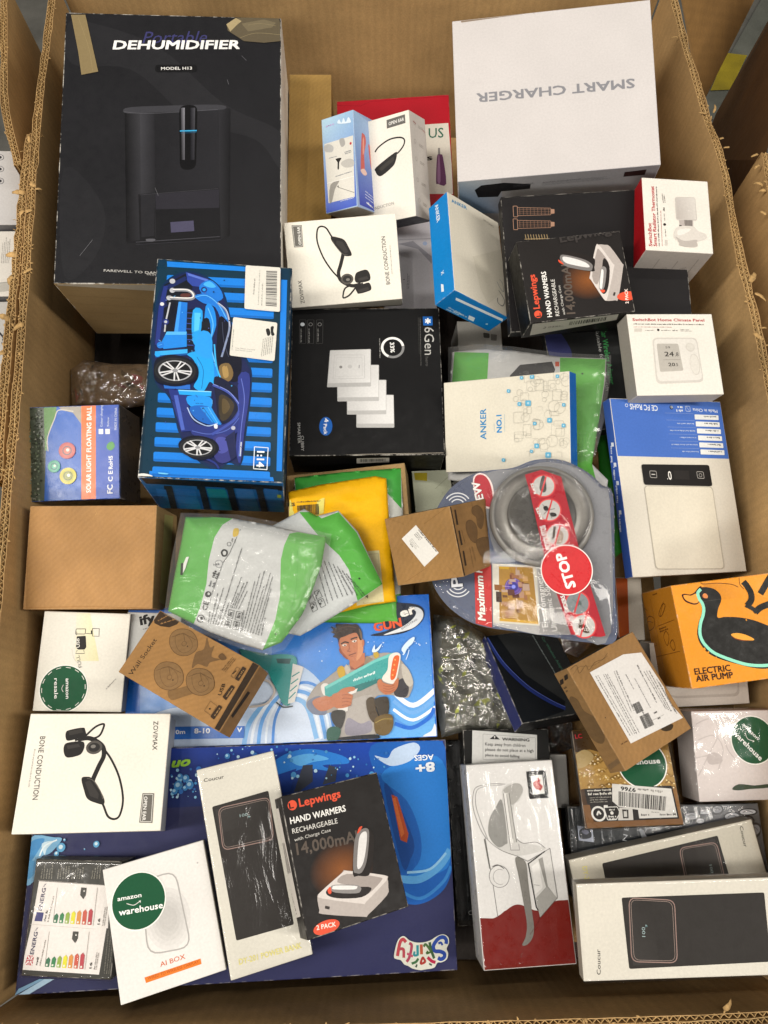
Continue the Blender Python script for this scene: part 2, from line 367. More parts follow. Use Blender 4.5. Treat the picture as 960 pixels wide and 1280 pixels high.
class Carton:
    def __init__(s, key, name, label, cat='box', base='eeeae0', sides=None, fin='satin', wear=.6, bevel=.9, group=None, body='carton', dz=0):
        v = P[key]; M = Matrix(((v[3], v[4], v[5], v[0]), (v[6], v[7], v[8], v[1]), (v[9], v[10], v[11], v[2] + CZ + dz), (0, 0, 0, 1)))
        s.M = M; s.w, s.h, s.t = v[12], v[13], v[14]; w, h, t = s.w, s.h, s.t
        s.root = empty(name, M @ Matrix.Translation((0, 0, -t)), label, cat, group); THINGS[key] = s
        s.Z = Matrix.Translation((0, 0, t))    # children live in the top-face frame
        s.arts = []; s.fin = fin
        i = bevel * .001
        rw, rh = w / 2 - i * .9, h / 2 - i * .9
        s.faces = {'T': Face(M, (0, 0, 0), (1, 0, 0), (0, 1, 0), (0, 0, 1), (-rw, -rh, rw, rh)),
                   'F': Face(M, (0, -h / 2, 0), (1, 0, 0), (0, 0, 1), (0, -1, 0), (-rw, -t + i, rw, -i)),
                   'R': Face(M, (w / 2, 0, 0), (0, 1, 0), (0, 0, 1), (1, 0, 0), (-rh, -t + i, rh, -i)),
                   'L': Face(M, (-w / 2, 0, 0), (0, -1, 0), (0, 0, 1), (-1, 0, 0), (-rh, -t + i, rh, -i)),
                   'K': Face(M, (0, h / 2, 0), (-1, 0, 0), (0, 0, 1), (0, 1, 0), (-rw, -t + i, rw, -i))}
        bm = bmesh.new(); bmesh.ops.create_cube(bm, size=1)
        for q in bm.verts: q.co = Vector((q.co.x * w, q.co.y * h, (q.co.z - .5) * t))
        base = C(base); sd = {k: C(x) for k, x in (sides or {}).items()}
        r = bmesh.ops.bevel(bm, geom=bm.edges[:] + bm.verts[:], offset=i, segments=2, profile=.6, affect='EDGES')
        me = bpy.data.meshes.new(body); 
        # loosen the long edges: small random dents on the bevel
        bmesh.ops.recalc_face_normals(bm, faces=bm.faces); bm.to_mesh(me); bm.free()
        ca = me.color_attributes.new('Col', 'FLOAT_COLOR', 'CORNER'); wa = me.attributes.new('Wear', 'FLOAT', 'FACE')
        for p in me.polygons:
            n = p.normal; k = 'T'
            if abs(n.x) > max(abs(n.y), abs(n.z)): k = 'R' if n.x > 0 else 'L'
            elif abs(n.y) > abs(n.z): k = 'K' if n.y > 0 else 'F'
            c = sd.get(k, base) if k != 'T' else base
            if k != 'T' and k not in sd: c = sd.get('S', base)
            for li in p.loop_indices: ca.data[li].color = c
            flat = max(abs(n.x), abs(n.y), abs(n.z)) > .999
            wa.data[p.index].value = 0 if flat else wear
            p.use_smooth = not flat
        s.body = link(body, me, s.root, finish(fin)); s.body.matrix_parent_inverse = Matrix(); s.body.location = (0, 0, t)
    def art(s, face='T', name='cover_print', fin=None, level=0, label=None):
        a = Art(s.faces[face], name, s.root, finish(fin or s.fin), level, label); a.t = s.t; s.arts.append(a); return a
    def done(s, film_=None, seam=True):
        for a in s.arts:
            o = a.done()
            if o: o.location = (0, 0, s.t)
        if film_: s.wrap(*film_)
        return s.root
    def wrap(s, matname='clear_film', off=1.3, amp=.9, sub=26):
        """thin plastic skin with creases"""
        w, h, t = s.w / 2 + off * .001, s.h / 2 + off * .001, s.t
        bm = bmesh.new(); g = bmesh.ops.create_grid(bm, x_segments=sub, y_segments=sub, size=1)
        for q in bm.verts:
            x, y = q.co.x, q.co.y; a = max(abs(x), abs(y))
            X, Y = x * w * 1.0, y * h * 1.0; z = off * .001
            if a > .93:
                k = (a - .93) / .07; z -= k * t * .9
            nz = noise.noise(Vector((X * 40, Y * 14, s.w * 50))) ; nz2 = noise.noise(Vector((X * 120, Y * 90, s.h * 90)))
            z += (nz * .6 + nz2 * .4) * amp * .0007
            f = 1 / .93 if a < .93 else 1 / a
            q.co = Vector((X * f, Y * f, z)) if a >= .93 else Vector((X / .93, Y / .93, z))
        me = bpy.data.meshes.new('shrink_wrap'); bm.to_mesh(me); bm.free(); me.polygons.foreach_set('use_smooth', [True] * len(me.polygons))
        o = link('shrink_wrap', me, s.root, MATS[matname]); o.location = (0, 0, t)
class Sheet:
    """flexible sheet or bag lying over what is under it; height field H(x, y)"""
    def __init__(s, outline, H, pillow=0., wr=1.5, wf=(30, 30), seed=0, edge=14, res=2.6, slope=(0, 0), ctr=None):
        s.out = outline; s.H0, s.pil, s.wr, s.wf, s.seed, s.edge, s.res, s.slope = H, pillow, wr, wf, seed, edge, res, slope
        s.ctr = ctr or (sum(p[0] for p in outline) / len(outline), sum(p[1] for p in outline) / len(outline)); s.rect = None; s.k = H / F
    def dist(s, x, y):
        m = 1e9; P = s.out
        for i in range(len(P)):
            (ax, ay), (bx, by) = P[i - 1], P[i]; dx, dy = bx - ax, by - ay
            t = max(0, min(1, ((x - ax) * dx + (y - ay) * dy) / (dx * dx + dy * dy + 1e-9)))
            m = min(m, math.hypot(x - ax - t * dx, y - ay - t * dy))
        return m
    def H(s, x, y):
        d = min(1, s.dist(x, y) / s.edge); b = math.sin(d * math.pi / 2)
        q = Vector((x / s.wf[0], y / s.wf[1], s.seed)); n = noise.noise(q) ; n2 = noise.noise(q * 2.3 + Vector((5, 1, 2)))
        rid = 1 - abs(noise.noise(q * 1.3 + Vector((9, 9, 3)))) * 2; rid += .18 * (1 - abs(noise.noise(q * 3.1 + Vector((2, 7, 1)))) * 3)
        return s.H0 + s.slope[0] * (x - s.ctr[0]) + s.slope[1] * (y - s.ctr[1]) - s.pil * .001 * b - (n * .8 + n2 * .4 + rid * .5) * s.wr * .001
    def loc(s, x, y): return (x * s.k, -y * s.k)
    def pos(s, u, v, off):
        x, y = u / s.k, -v / s.k; return at(x, y, s.H(x, y) - off - .0002)
    def build(s, name, mat, regions, base, parent=None, thick=1.2):
        pts = []; edges = []
        def ring(P):
            b0 = len(pts); n0 = 0
            for i in range(len(P)):
                a, b = P[i], P[(i + 1) % len(P)]; n = max(1, int(math.hypot(b[0] - a[0], b[1] - a[1]) / (s.res * 1.6)))
                for j in range(n): pts.append(Vector((a[0] + (b[0] - a[0]) * j / n, a[1] + (b[1] - a[1]) * j / n))); n0 += 1
            for i in range(n0): edges.append((b0 + i, b0 + (i + 1) % n0))
            return n0
        n0 = ring(s.out); B = [tuple(p) for p in pts[:n0]]
        for R, c in regions: ring(R)
        x0, x1 = min(p[0] for p in s.out), max(p[0] for p in s.out); y0, y1 = min(p[1] for p in s.out), max(p[1] for p in s.out)
        y = y0; k = 0
        while y < y1:
            x = x0 + (k % 2) * s.res / 2
            while x < x1:
                if inside(x, y, s.out) and s.dist(x, y) > s.res * .6: pts.append(Vector((x, y)))
                x += s.res
            y += s.res * .87; k += 1
        vs, es, fs, *_ = delaunay_2d_cdt(pts, edges, [], 0, 1e-4)
        tri = []; fc = []
        for f in fs:
            cx = sum(vs[i].x for i in f) / len(f); cy = sum(vs[i].y for i in f) / len(f)
            if not inside(cx, cy, s.out): continue
            c = base
            for R, cc in regions:
                if inside(cx, cy, R): c = cc
            tri.append(tuple(reversed(f))); fc.append(C(c))
        me = rawmesh(name, [at(v.x, v.y, s.H(v.x, v.y)) for v in vs], tri, facecols=fc, smooth=True)
        o = link(name, me, parent, mat)
        if thick:
            md = o.modifiers.new('thick', 'SOLIDIFY'); md.thickness = thick * .001; md.offset = -1
        s.obj = o; return o
def inside(x, y, P):
    r = False; j = len(P) - 1
    for i in range(len(P)):
        a, b = P[i], P[j]
        if (a[1] > y) != (b[1] > y) and x < (b[0] - a[0]) * (y - a[1]) / (b[1] - a[1]) + a[0]: r = not r
        j = i
    return r
def tube(pts, r, n=6, taper=1.):
    """verts, faces of a tube through 3D points"""
    V = []; Fc = []
    for i, p in enumerate(pts):
        p = Vector(p); a = Vector(pts[max(0, i - 1)]); b = Vector(pts[min(len(pts) - 1, i + 1)]); d = (b - a).normalized()
        u = d.orthogonal().normalized(); w = d.cross(u); rr = r * (1 - (1 - taper) * i / (len(pts) - 1))
        for k in range(n):
            t = 2 * math.pi * k / n; V.append(p + (u * math.cos(t) + w * math.sin(t)) * rr)
    for i in range(len(pts) - 1):
        for k in range(n): Fc.append((i * n + k, i * n + (k + 1) % n, (i + 1) * n + (k + 1) % n, (i + 1) * n + k))
    return V, Fc
film('clear_film', .03, 38, .5, .13, .24, stretch=(1, .35, 1))
film('crinkle_film', .14, 60, 1.0, .10, .7, haze=.03)
film('bag_film', .03, 30, .5, .16, .3, haze=.07)
film('shell_plastic', .012, 22, .35, .05, .16)
P = {
 'dehumidifier': (-0.25092, 0.67683, -0.7, 0.99826, -0.01963, 0.05567, 0.02866, 0.98564, -0.16638, -0.05161, 0.16769, 0.98449, 0.25754, 0.34481, 0.15),
 'tan': (-0.10006, 0.76486, -0.8, 0.9997, -0.01534, 0.01928, 0.01664, 0.99746, -0.06926, -0.01816, 0.06956, 0.99741, 0.05786, 0.24882, 0.15),
 'red': (0.01456, 0.77807, -0.82, 0.99826, -0.0302, -0.05059, 0.02157, 0.98635, -0.16327, 0.05483, 0.16189, 0.98528, 0.15653, 0.17203, 0.08),
 'bluewhite': (-0.05581, 0.69427, -0.74503, 0.83418, -0.04129, -0.54995, -0.20206, 0.90497, -0.37443, 0.51315, 0.42346, 0.74657, 0.04933, 0.11326, 0.04623),
 'zovi_up': (-0.01114, 0.69305, -0.76004, 0.86961, -0.08178, -0.48692, -0.16252, 0.88382, -0.43869, 0.46623, 0.46063, 0.75529, 0.10603, 0.12309, 0.04472),
 'zovi_mid': (-0.04888, 0.5543, -0.75003, 0.99668, -0.07995, -0.01547, 0.07002, 0.93839, -0.33841, 0.04157, 0.3362, 0.94087, 0.1342, 0.10143, 0.03199),
 'grey': (0.0319, 0.60879, -0.83, 0.99907, -0.04298, 0.00278, 0.04307, 0.99722, -0.06085, -0.00016, 0.06091, 0.99814, 0.06815, 0.13637, 0.06),
 'anker_blue': (0.11315, 0.56735, -0.75505, 0.7945, -0.02781, 0.60662, -0.02411, 0.99672, 0.07726, -0.60678, -0.07601, 0.79123, 0.08829, 0.14639, 0.03402),
 'charger': (0.20607, 0.76036, -0.7, 0.99288, -0.02182, -0.11714, -0.00243, 0.97918, -0.203, 0.11913, 0.20183, 0.97215, 0.23928, 0.21162, 0.12),
 'styler': (0.24854, 0.54554, -0.735, 0.99799, -0.06237, 0.01108, 0.06322, 0.96964, -0.23622, 0.00399, 0.23644, 0.97164, 0.21318, 0.16293, 0.018),
 'lep_up': (0.21211, 0.49692, -0.69992, 0.98914, -0.13833, 0.04961, 0.14492, 0.9742, -0.17303, -0.0244, 0.17834, 0.98367, 0.11866, 0.09555, 0.04364),
 'thermostat': (0.33421, 0.57874, -0.70007, 0.99834, 0.03178, 0.04804, -0.02808, 0.99673, -0.07581, -0.0503, 0.07433, 0.99596, 0.07768, 0.09398, 0.0666),
 'climate': (0.32181, 0.41474, -0.72531, 0.99045, -0.06116, 0.12357, 0.07524, 0.99077, -0.11273, -0.11553, 0.12095, 0.98591, 0.10156, 0.09522, 0.02504),
 'cwa1': (0.24575, 0.42407, -0.79, 0.99258, -0.09429, -0.07674, 0.09121, 0.99491, -0.04275, 0.08039, 0.03543, 0.99613, 0.09124, 0.142, 0.02),
 'silver': (0.12692, 0.49866, -0.86, 0.99684, -0.00817, 0.07904, 0.00495, 0.99915, 0.04086, -0.07931, -0.04034, 0.99603, 0.05914, 0.08452, 0.05),
 'anker1': (0.13373, 0.34133, -0.7499, 0.87373, -0.03097, -0.48543, -0.14736, 0.93422, -0.32482, 0.46356, 0.35534, 0.81169, 0.14543, 0.10327, 0.02698),
 'scale': (0.32823, 0.27866, -0.77525, 0.95286, -0.07317, 0.29447, 0.1099, 0.98782, -0.11018, -0.28282, 0.13735, 0.94929, 0.15037, 0.19884, 0.01391),
 'solar': (-0.35184, 0.31733, -0.77498, 0.99907, -0.03759, 0.02116, 0.04148, 0.97173, -0.23243, -0.01183, 0.23309, 0.97238, 0.10646, 0.10783, 0.07448),
 'car': (-0.17526, 0.38398, -0.69978, 0.99311, 0.00621, 0.11702, 0.00156, 0.99781, -0.06619, -0.11718, 0.06592, 0.99092, 0.14615, 0.24861, 0.12758),
 'sixgen': (-0.02071, 0.41467, -0.78495, 0.99971, -0.01576, 0.01827, 0.01636, 0.99931, -0.03349, -0.01773, 0.03378, 0.99927, 0.17887, 0.18995, 0.05878),
 'brown': (-0.31275, 0.19401, -0.76506, 0.99991, -0.00527, -0.01226, 0.00336, 0.98858, -0.15067, 0.01291, 0.15062, 0.98851, 0.13738, 0.11081, 0.07512),
 'kraftopen': (-0.041, 0.25341, -0.81, 0.99049, -0.07592, -0.11476, 0.06962, 0.99589, -0.05801, 0.11869, 0.04947, 0.9917, 0.13968, 0.11368, 0.08),
 'kraftlabel': (0.03885, 0.19128, -0.71481, 0.82007, -0.19812, -0.53688, -0.00578, 0.93525, -0.35394, 0.57224, 0.29336, 0.76582, 0.07707, 0.07008, 0.08422),
 'pump': (0.3515, 0.11144, -0.72498, 0.99178, -0.12798, 0.00137, 0.1273, 0.98536, -0.11342, 0.01316, 0.11266, 0.99355, 0.12303, 0.10079, 0.08459),
 'tray': (0.33921, 0.07648, -0.81, 0.99879, -0.04748, 0.01255, 0.04904, 0.97783, -0.20358, -0.00261, 0.20395, 0.97898, 0.10285, 0.06894, 0.03),
 'kraftship': (0.23862, 0.04592, -0.7402, 0.85874, -0.45596, 0.2338, 0.44466, 0.88985, 0.10219, -0.25464, 0.01621, 0.9669, 0.08753, 0.10603, 0.02831),
 'resale': (-0.31763, 0.08699, -0.78993, 0.99098, 0.02153, 0.13225, -0.00987, 0.99606, -0.08818, -0.13363, 0.08608, 0.98729, 0.08864, 0.10251, 0.04982),
 'zovi_bl': (-0.27903, -0.02144, -0.75491, 0.98725, -0.0244, 0.1573, 0.00825, 0.9947, 0.10249, -0.15897, -0.09989, 0.98222, 0.13319, 0.10854, 0.05231),
 'socket': (-0.19241, 0.07425, -0.73997, 0.87029, 0.4796, -0.11216, -0.46402, 0.87472, 0.13978, 0.16515, -0.06961, 0.98381, 0.12521, 0.0715, 0.03284),
 'watergun': (-0.11382, 0.07867, -0.81, 0.99757, -0.04564, -0.05273, 0.04095, 0.99538, -0.08685, 0.05645, 0.08448, 0.99483, 0.33323, 0.14946, 0.05),
 'skirfy': (-0.13844, -0.10499, -0.805, 0.99652, -0.02945, 0.07799, 0.02959, 0.99956, -0.00061, -0.07794, 0.00292, 0.99695, 0.41545, 0.21497, 0.06),
 'coucur_m': (-0.12352, -0.10074, -0.765, 0.95449, -0.24149, 0.17499, 0.23834, 0.97039, 0.03911, -0.17926, 0.00438, 0.98379, 0.07516, 0.18389, 0.02),
 'lep_low': (-0.03688, -0.09165, -0.75001, 0.91644, -0.24549, 0.31601, 0.21085, 0.96743, 0.14007, -0.34011, -0.06173, 0.93836, 0.09795, 0.12128, 0.02911),
 'aibox': (-0.20219, -0.14974, -0.76, 0.95327, -0.26763, 0.14021, 0.25934, 0.96289, 0.07473, -0.155, -0.03488, 0.9873, 0.09273, 0.11212, 0.025),
 'bulb': (-0.28986, -0.1506, -0.77, 0.99433, 0.0085, -0.10598, -0.0113, 0.9996, -0.02584, 0.10572, 0.0269, 0.99403, 0.0859, 0.09858, 0.03),
 'blackslim': (0.08417, -0.0839, -0.86, 0.9984, -0.0472, 0.03123, 0.04779, 0.99869, -0.01845, -0.03032, 0.01991, 0.99934, 0.02377, 0.18474, 0.05),
 'warning': (0.12978, -0.02049, -0.82, 0.9999, -0.01191, 0.00819, 0.01206, 0.99975, -0.01872, -0.00797, 0.01882, 0.99979, 0.09115, 0.07889, 0.05),
 'holder': (0.12941, -0.10302, -0.775, 0.99791, -0.05832, 0.02791, 0.05813, 0.99828, 0.0078, -0.02831, -0.00616, 0.99958, 0.08644, 0.17893, 0.05),
 'whitesliver': (0.17568, -0.03364, -0.84, 0.99999, 0.00106, 0.00454, -0.00094, 0.99965, -0.02636, -0.00457, 0.02635, 0.99964, 0.04193, 0.05391, 0.05),
 'lights': (0.24351, -0.0268, -0.79, 0.98715, -0.0332, -0.15631, 0.05487, 0.98913, 0.13644, 0.15008, -0.14326, 0.97824, 0.09396, 0.09471, 0.02),
 'lilac': (0.36319, -0.00678, -0.78518, 0.99436, -0.01105, 0.10548, 0.0215, 0.99491, -0.09847, -0.10386, 0.10018, 0.98953, 0.10352, 0.08689, 0.03429),
 'engine': (0.28695, -0.09878, -0.815, 0.99984, -0.01763, 0.00075, 0.01763, 0.99981, -0.00837, -0.0006, 0.00838, 0.99996, 0.19628, 0.08626, 0.03),
 'coucur_ur': (0.27805, -0.12142, -0.79, 0.98097, -0.19125, 0.03363, 0.1935, 0.97727, -0.08659, -0.0163, 0.09144, 0.99568, 0.18788, 0.0739, 0.02),
 'coucur_lr': (0.26728, -0.14903, -0.72019, 0.99947, -0.03244, -0.00294, 0.0319, 0.99319, -0.11207, 0.00655, 0.11191, 0.9937, 0.19532, 0.07755, 0.01457),
 'cwa2': (0.16731, 0.07744, -0.815, 0.92179, -0.28502, 0.26282, 0.15754, 0.89477, 0.41782, -0.35425, -0.34374, 0.86968, 0.09066, 0.10496, 0.02),
 'ify': (-0.24996, 0.10886, -0.8, 0.9994, 0.02592, 0.02311, -0.02506, 0.999, -0.03694, -0.02404, 0.03634, 0.99905, 0.05917, 0.06213, 0.05),
 'orange': (0.27832, 0.15035, -0.83, 0.99963, 0.02522, -0.01042, -0.02547, 0.99937, -0.0247, 0.00979, 0.02496, 0.99964, 0.02968, 0.07084, 0.05),
 'nb1': (-0.52386, 0.70608, -0.8, 0.95312, -0.18266, 0.24123, 0.18833, 0.98211, -0.00044, -0.23683, 0.04585, 0.97047, 0.08038, 0.11742, 0.06),
 'nb2': (-0.52259, 0.60163, -0.82, 0.99629, -0.05109, 0.06927, 0.05879, 0.99172, -0.11415, -0.06287, 0.1178, 0.99105, 0.0783, 0.0932, 0.05),
 'nb3': (-0.52018, 0.50247, -0.84, 0.99193, -0.09188, 0.0874, 0.1003, 0.99018, -0.09738, -0.0776, 0.10536, 0.9914, 0.06972, 0.10216, 0.05),
 'pale': (0.0594, 0.28969, -0.84, 0.9928, -0.08121, 0.08805, 0.07546, 0.99491, 0.06675, -0.09303, -0.05962, 0.99388, 0.04726, 0.06488, 0.04),
 'blister': (0.1504, 0.19687, -0.745, 0.99173, 0.03339, -0.12394, -0.04336, 0.99596, -0.07865, 0.12081, 0.08337, 0.98917, 0.16698, 0.1782, 0.003),
 'deep1': (-0.38715, 0.50071, -0.93, 0.99816, -0.0496, 0.03478, 0.04988, 0.99873, -0.0074, -0.03437, 0.00912, 0.99937, 0.1437, 0.22472, 0.05),
 'deep2': (0.11677, 0.14702, -0.9, 0.99982, -0.01724, 0.00728, 0.01683, 0.99842, 0.05366, -0.0082, -0.05352, 0.99853, 0.15656, 0.28626, 0.05),
 'deep3': (0.32161, -0.0688, -0.9, 0.99894, 0.02717, 0.03727, -0.02326, 0.99455, -0.10162, -0.03982, 0.10064, 0.99413, 0.24726, 0.2723, 0.05),
 'deep4': (0.13767, 0.47316, -0.92, 0.99996, 0.00435, -0.00731, -0.00413, 0.99953, 0.03032, 0.00744, -0.03029, 0.99951, 0.2312, 0.27329, 0.05),
 'deep5': (0.14214, -0.09482, -0.92, 0.99962, 0.0097, 0.0257, -0.00946, 0.99991, -0.00964, -0.02579, 0.00939, 0.99962, 0.17471, 0.25333, 0.05),
}
# =================================================================== THE SETTING
def structure(name, V, Fc, col, fin):
    me = rawmesh(name, V, Fc, cols=[C(col)] * len(V)); o = link(name, me, None, finish(fin)); o['kind'] = 'structure'; return o
concrete = paper('concrete_floor', .7, 0, .3, .2, 12, .08)
me = rawmesh('warehouse_floor', [(-6, -6, 0), (6, -6, 0), (6, 6, 0), (-6, 6, 0)], [(0, 1, 2, 3)], cols=[C('5c5b56')] * 4)
o = link('warehouse_floor', me, None, concrete); o['kind'] = 'structure'
# grey strap-like band with a yellow stretch that shows between the cartons
def band(name, q, H, col, kind=True):
    V = [at(x, y, h) for (x, y), h in zip(q, H)]
    me = rawmesh(name, V, [(3, 2, 1, 0)], cols=[C(col)] * 4); o = link(name, me, None, concrete); o['kind'] = 'structure'; return o
band('grey_floor_stripe', [(968, -30), (1010, -10), (893, 150), (872, 140)], [1.545] * 4, '5a5c55')
band('yellow_floor_stripe', [(908, 66), (934, 69), (913, 112), (888, 113)], [1.541] * 4, '8c7c18')

# ------------------------------------------------------------------ corrugated carton walls
KR, KR2, KR3 = 'bf9b68', 'cdab75', 'c09c66'
kraftmat = paper('board_kraft', .8, 0, .14, .10, 8, .06, kraft=True, rib=38)
flutemat = paper('board_fluting', .85, 0, .2, .1, 30, .1, kraft=True)
def offset_path(P, d):
    out = []
    for i in range(len(P)):
        a = P[max(0, i - 1)]; b = P[min(len(P) - 1, i + 1)]; t = Vector((b[0] - a[0], b[1] - a[1])).normalized()
        out.append((P[i][0] - t.y * d, P[i][1] + t.x * d))
    return out
def resample(P, step):
    out = []
    for i in range(len(P) - 1):
        a, b = Vector(P[i]), Vector(P[i + 1]); n = max(1, int((b - a).length / step))
        for j in range(n): out.append(tuple(a.lerp(b, j / n)))
    out.append(tuple(P[-1])); return out
def sheet_strip(name, path, top, bot, th, col, parent, mat, rough=.0015, seed=0, bow=0.):
    """upright sheet following path; top edge ragged"""
    V = []; Fc = []; m = len(path); q = offset_path(path, th); rows = 7 if top - bot > .1 else 2
    for side, Q in ((0, path), (1, q)):
        for i, p in enumerate(Q):
            r = noise.noise(Vector((p[0] * 60, p[1] * 60, seed))) * rough + max(0, noise.noise(Vector((p[0] * 22, p[1] * 22, seed * .1))) - .25) * -rough * 4 + noise.noise(Vector((p[0] * 300, p[1] * 300, seed))) * rough * .6
            for k in range(rows):
                t = k / (rows - 1); z = (top + r) * (1 - t) + bot * t
                bb = bow * math.sin(t * math.pi) ** 3 * noise.noise(Vector((p[0] * 3, p[1] * 3, seed + t * 1.5)))
                V.append((p[0] + bb, p[1] + bb * .3, z))
    R = rows
    for i in range(m - 1):
        for k in range(R - 1):
            a = i * R + k; Fc.append((a, a + 1, a + R + 1, a + R)); b = m * R + a; Fc.append((b, b + R, b + R + 1, b + 1))
        a, b = i * R, m * R + i * R; Fc.append((a, a + R, b + R, b))
    me = rawmesh(name, V, Fc, cols=[C(col)] * len(V)); return link(name, me, parent, mat)
def flute_strip(path, d0, d1, top, depth, period, col, parent, th=.00035, seed=0):
    """zigzag paper medium between two liners"""
    L = sum((Vector(path[i + 1]) - Vector(path[i])).length for i in range(len(path) - 1)); n = int(L / period * 4)
    cum = [0]
    for i in range(len(path) - 1): cum.append(cum[-1] + (Vector(path[i + 1]) - Vector(path[i])).length)
    pts = []; j = 0
    A, B = offset_path(path, d0), offset_path(path, d1)
    for i in range(n + 1):
        s_ = L * i / n
        while j < len(cum) - 2 and cum[j + 1] < s_: j += 1
        t = (s_ - cum[j]) / (cum[j + 1] - cum[j] + 1e-9)
        a = Vector(A[j]).lerp(Vector(A[j + 1]), t); b = Vector(B[j]).lerp(Vector(B[j + 1]), t)
        w = .5 - .5 * math.cos(i * math.pi / 2); w = max(0, min(1, w + random.uniform(-.16, .16)))
        pts.append(tuple(a.lerp(b, w)))
    return sheet_strip('fluting', pts, top, top - depth, th, col, parent, flutemat, .0012, seed)
def fringe(path, top, n, parent, seed, big=(), spread=.008, col='cda66c', nrm=1):
    """torn liner paper curling along the cut edge"""
    rnd = random.Random(seed); V = []; Fc = []; K = []
    def curl(p, d, ln, wd, lift):
        b0 = len(V); m = 9 if ln > .007 else 5; side = Vector((-d.y, d.x, 0)); turn = rnd.uniform(.6, 2.8); tw = rnd.uniform(-.6, .6); bend = rnd.uniform(-1.2, 1.2)
        q = Vector((p[0], p[1], top - .001)); hd = Vector((d.x, d.y, 0)); el = rnd.uniform(.2, .9)
        for i in range(m):
            t = i / (m - 1); w = wd * (.55 + .45 * math.sin(t * 3)) * rnd.uniform(.7, 1.15) * (1 - .5 * t); s2 = (side + Vector((0, 0, tw * t))).normalized() * w
            V.append(q - s2); V.append(q + s2); c = C(col, rnd.uniform(.75, 1.0)); K.extend([c, c])
            h2 = Matrix.Rotation(bend * t, 3, 'Z') @ hd; e = el - turn * t
            q = q + (h2 * math.cos(e) + Vector((0, 0, math.sin(e) * .7))) * (ln / (m - 1))
        for i in range(m - 1): a = b0 + 2 * i; Fc.append((a, a + 1, a + 3, a + 2))
    for i in range(n):
        j = rnd.randrange(len(path) - 1); p = Vector(path[j]).lerp(Vector(path[j + 1]), rnd.random())
        t = (Vector(path[j + 1]) - Vector(path[j])).normalized(); ang = rnd.gauss(0, .9); d = Matrix.Rotation(ang, 2) @ t if rnd.random() < .5 else Matrix.Rotation(ang, 2) @ Vector((-t.y, t.x)) * nrm * rnd.choice((1, 1, -1))
        p = p + Vector((-t.y, t.x)) * nrm * rnd.choice((0, 0, spread * .5, spread, spread))
        curl(p, d, rnd.uniform(.0015, .006), rnd.uniform(.0004, .0018), rnd.uniform(.0, .002))
    for (x, y, dx, dy, ln, wd) in big:
        p = at(x, y, CZ - top); e = at(x + dx, y + dy, CZ - top); d = Vector((e.x - p.x, e.y - p.y)).normalized()
        curl((p.x, p.y), d, ln, wd, .004)
    me = rawmesh('torn_fringe', V, Fc, cols=K, smooth=True); o = link('torn_fringe', me, parent, flutemat); o['kind'] = 'stuff'
    md = o.modifiers.new('t', 'SOLIDIFY'); md.thickness = .0003
def carton_wall(root, pxs, H, bot, nrm, seed, tears=60, big=(), thick=.0095, bow=.0, T=None, flutes=True):
    """double-wall board: three liners, two flutings; pxs where the photo shows the inner edge of the rim"""
    top = CZ - H; P = [at(x, y, H) for x, y in pxs]; P = resample([(p.x, p.y) for p in P], .02); P = resample(catmull(P[::3] + [P[-1]], False, 4), .012)
    s = nrm; th = .0007
    wall = sheet_strip('wall_panel', P, top - .0, bot, s * th, KR, root, kraftmat, .0022, seed, bow)
    h = thick / 2
    for d in (h, thick):
        sheet_strip('liner', offset_path(P, s * d), top - .0006, bot if d == thick else top - .05, s * th, KR2 if d != thick else KR, wall, kraftmat, .003, seed + d * 900)
    flute_strip(P, s * th * 1.2, s * (h - .0002), top - .0006, .022, .0074, KR3, wall, th=.0007, seed=seed)
    flute_strip(P, s * (h + th * 1.2), s * (thick - .0002), top - .0006, .022, .0058, KR3, wall, th=.0007, seed=seed + 2)
    fringe(P, top + .0005, tears, wall, seed, big, thick, nrm=s)
    return wall
root = tag(bpy.data.objects.new('pallet_carton', None), 'open heavy double walled brown pallet carton holding all the boxed goods', 'carton'); COL.objects.link(root)
RH = .74
LEFT = [(72, -18), (62, 60), (53, 130), (46, 215), (40, 300), (33, 400), (26, 500), (17, 590), (2, 760), (-15, 950), (-30, 1150), (-40, 1284)]
RIGHT = [(833, -22), (850, 48), (877, 140), (896, 186), (909, 260), (922, 325), (940, 400), (954, 470), (970, 560), (985, 700), (1002, 850), (1013, 1000), (1017, 1263)]
carton_wall(root, LEFT[::-1], RH, .45, 1, 1, 150, [(44, 232, -14, -6, .016, .005), (40, 262, -12, 4, .014, .004), (40, 335, -8, 6, .012, .003), (44, 236, 12, -3, .010, .002), (30, 405, -8, 2, .014, .004)], bow=.010)
carton_wall(root, RIGHT[::-1], RH, .45, -1, 4, 110, [(884, 142, -14, 2, .012, .0016), (892, 140, 6, -8, .012, .002), (900, 173, 10, -2, .010, .0018), (905, 184, 8, 2, .01, .0016), (938, 352, 5, -8, .020, .005), (944, 366, 10, 4, .016, .003), (848, 46, -18, 0, .014, .0012), (944, 415, 4, 8, .014, .004)], bow=.008)
carton_wall(root, [(74, -20), (300, -22), (560, -22), (831, -24)], RH, .45, 1, 7, 10, bow=.006)
carton_wall(root, [(-40, 1286), (300, 1284), (700, 1274), (880, 1268), (1017, 1261)], RH, .45, -1, 9, 120, [(905, 1262, 10, -6, .012, .003)], bow=.004)
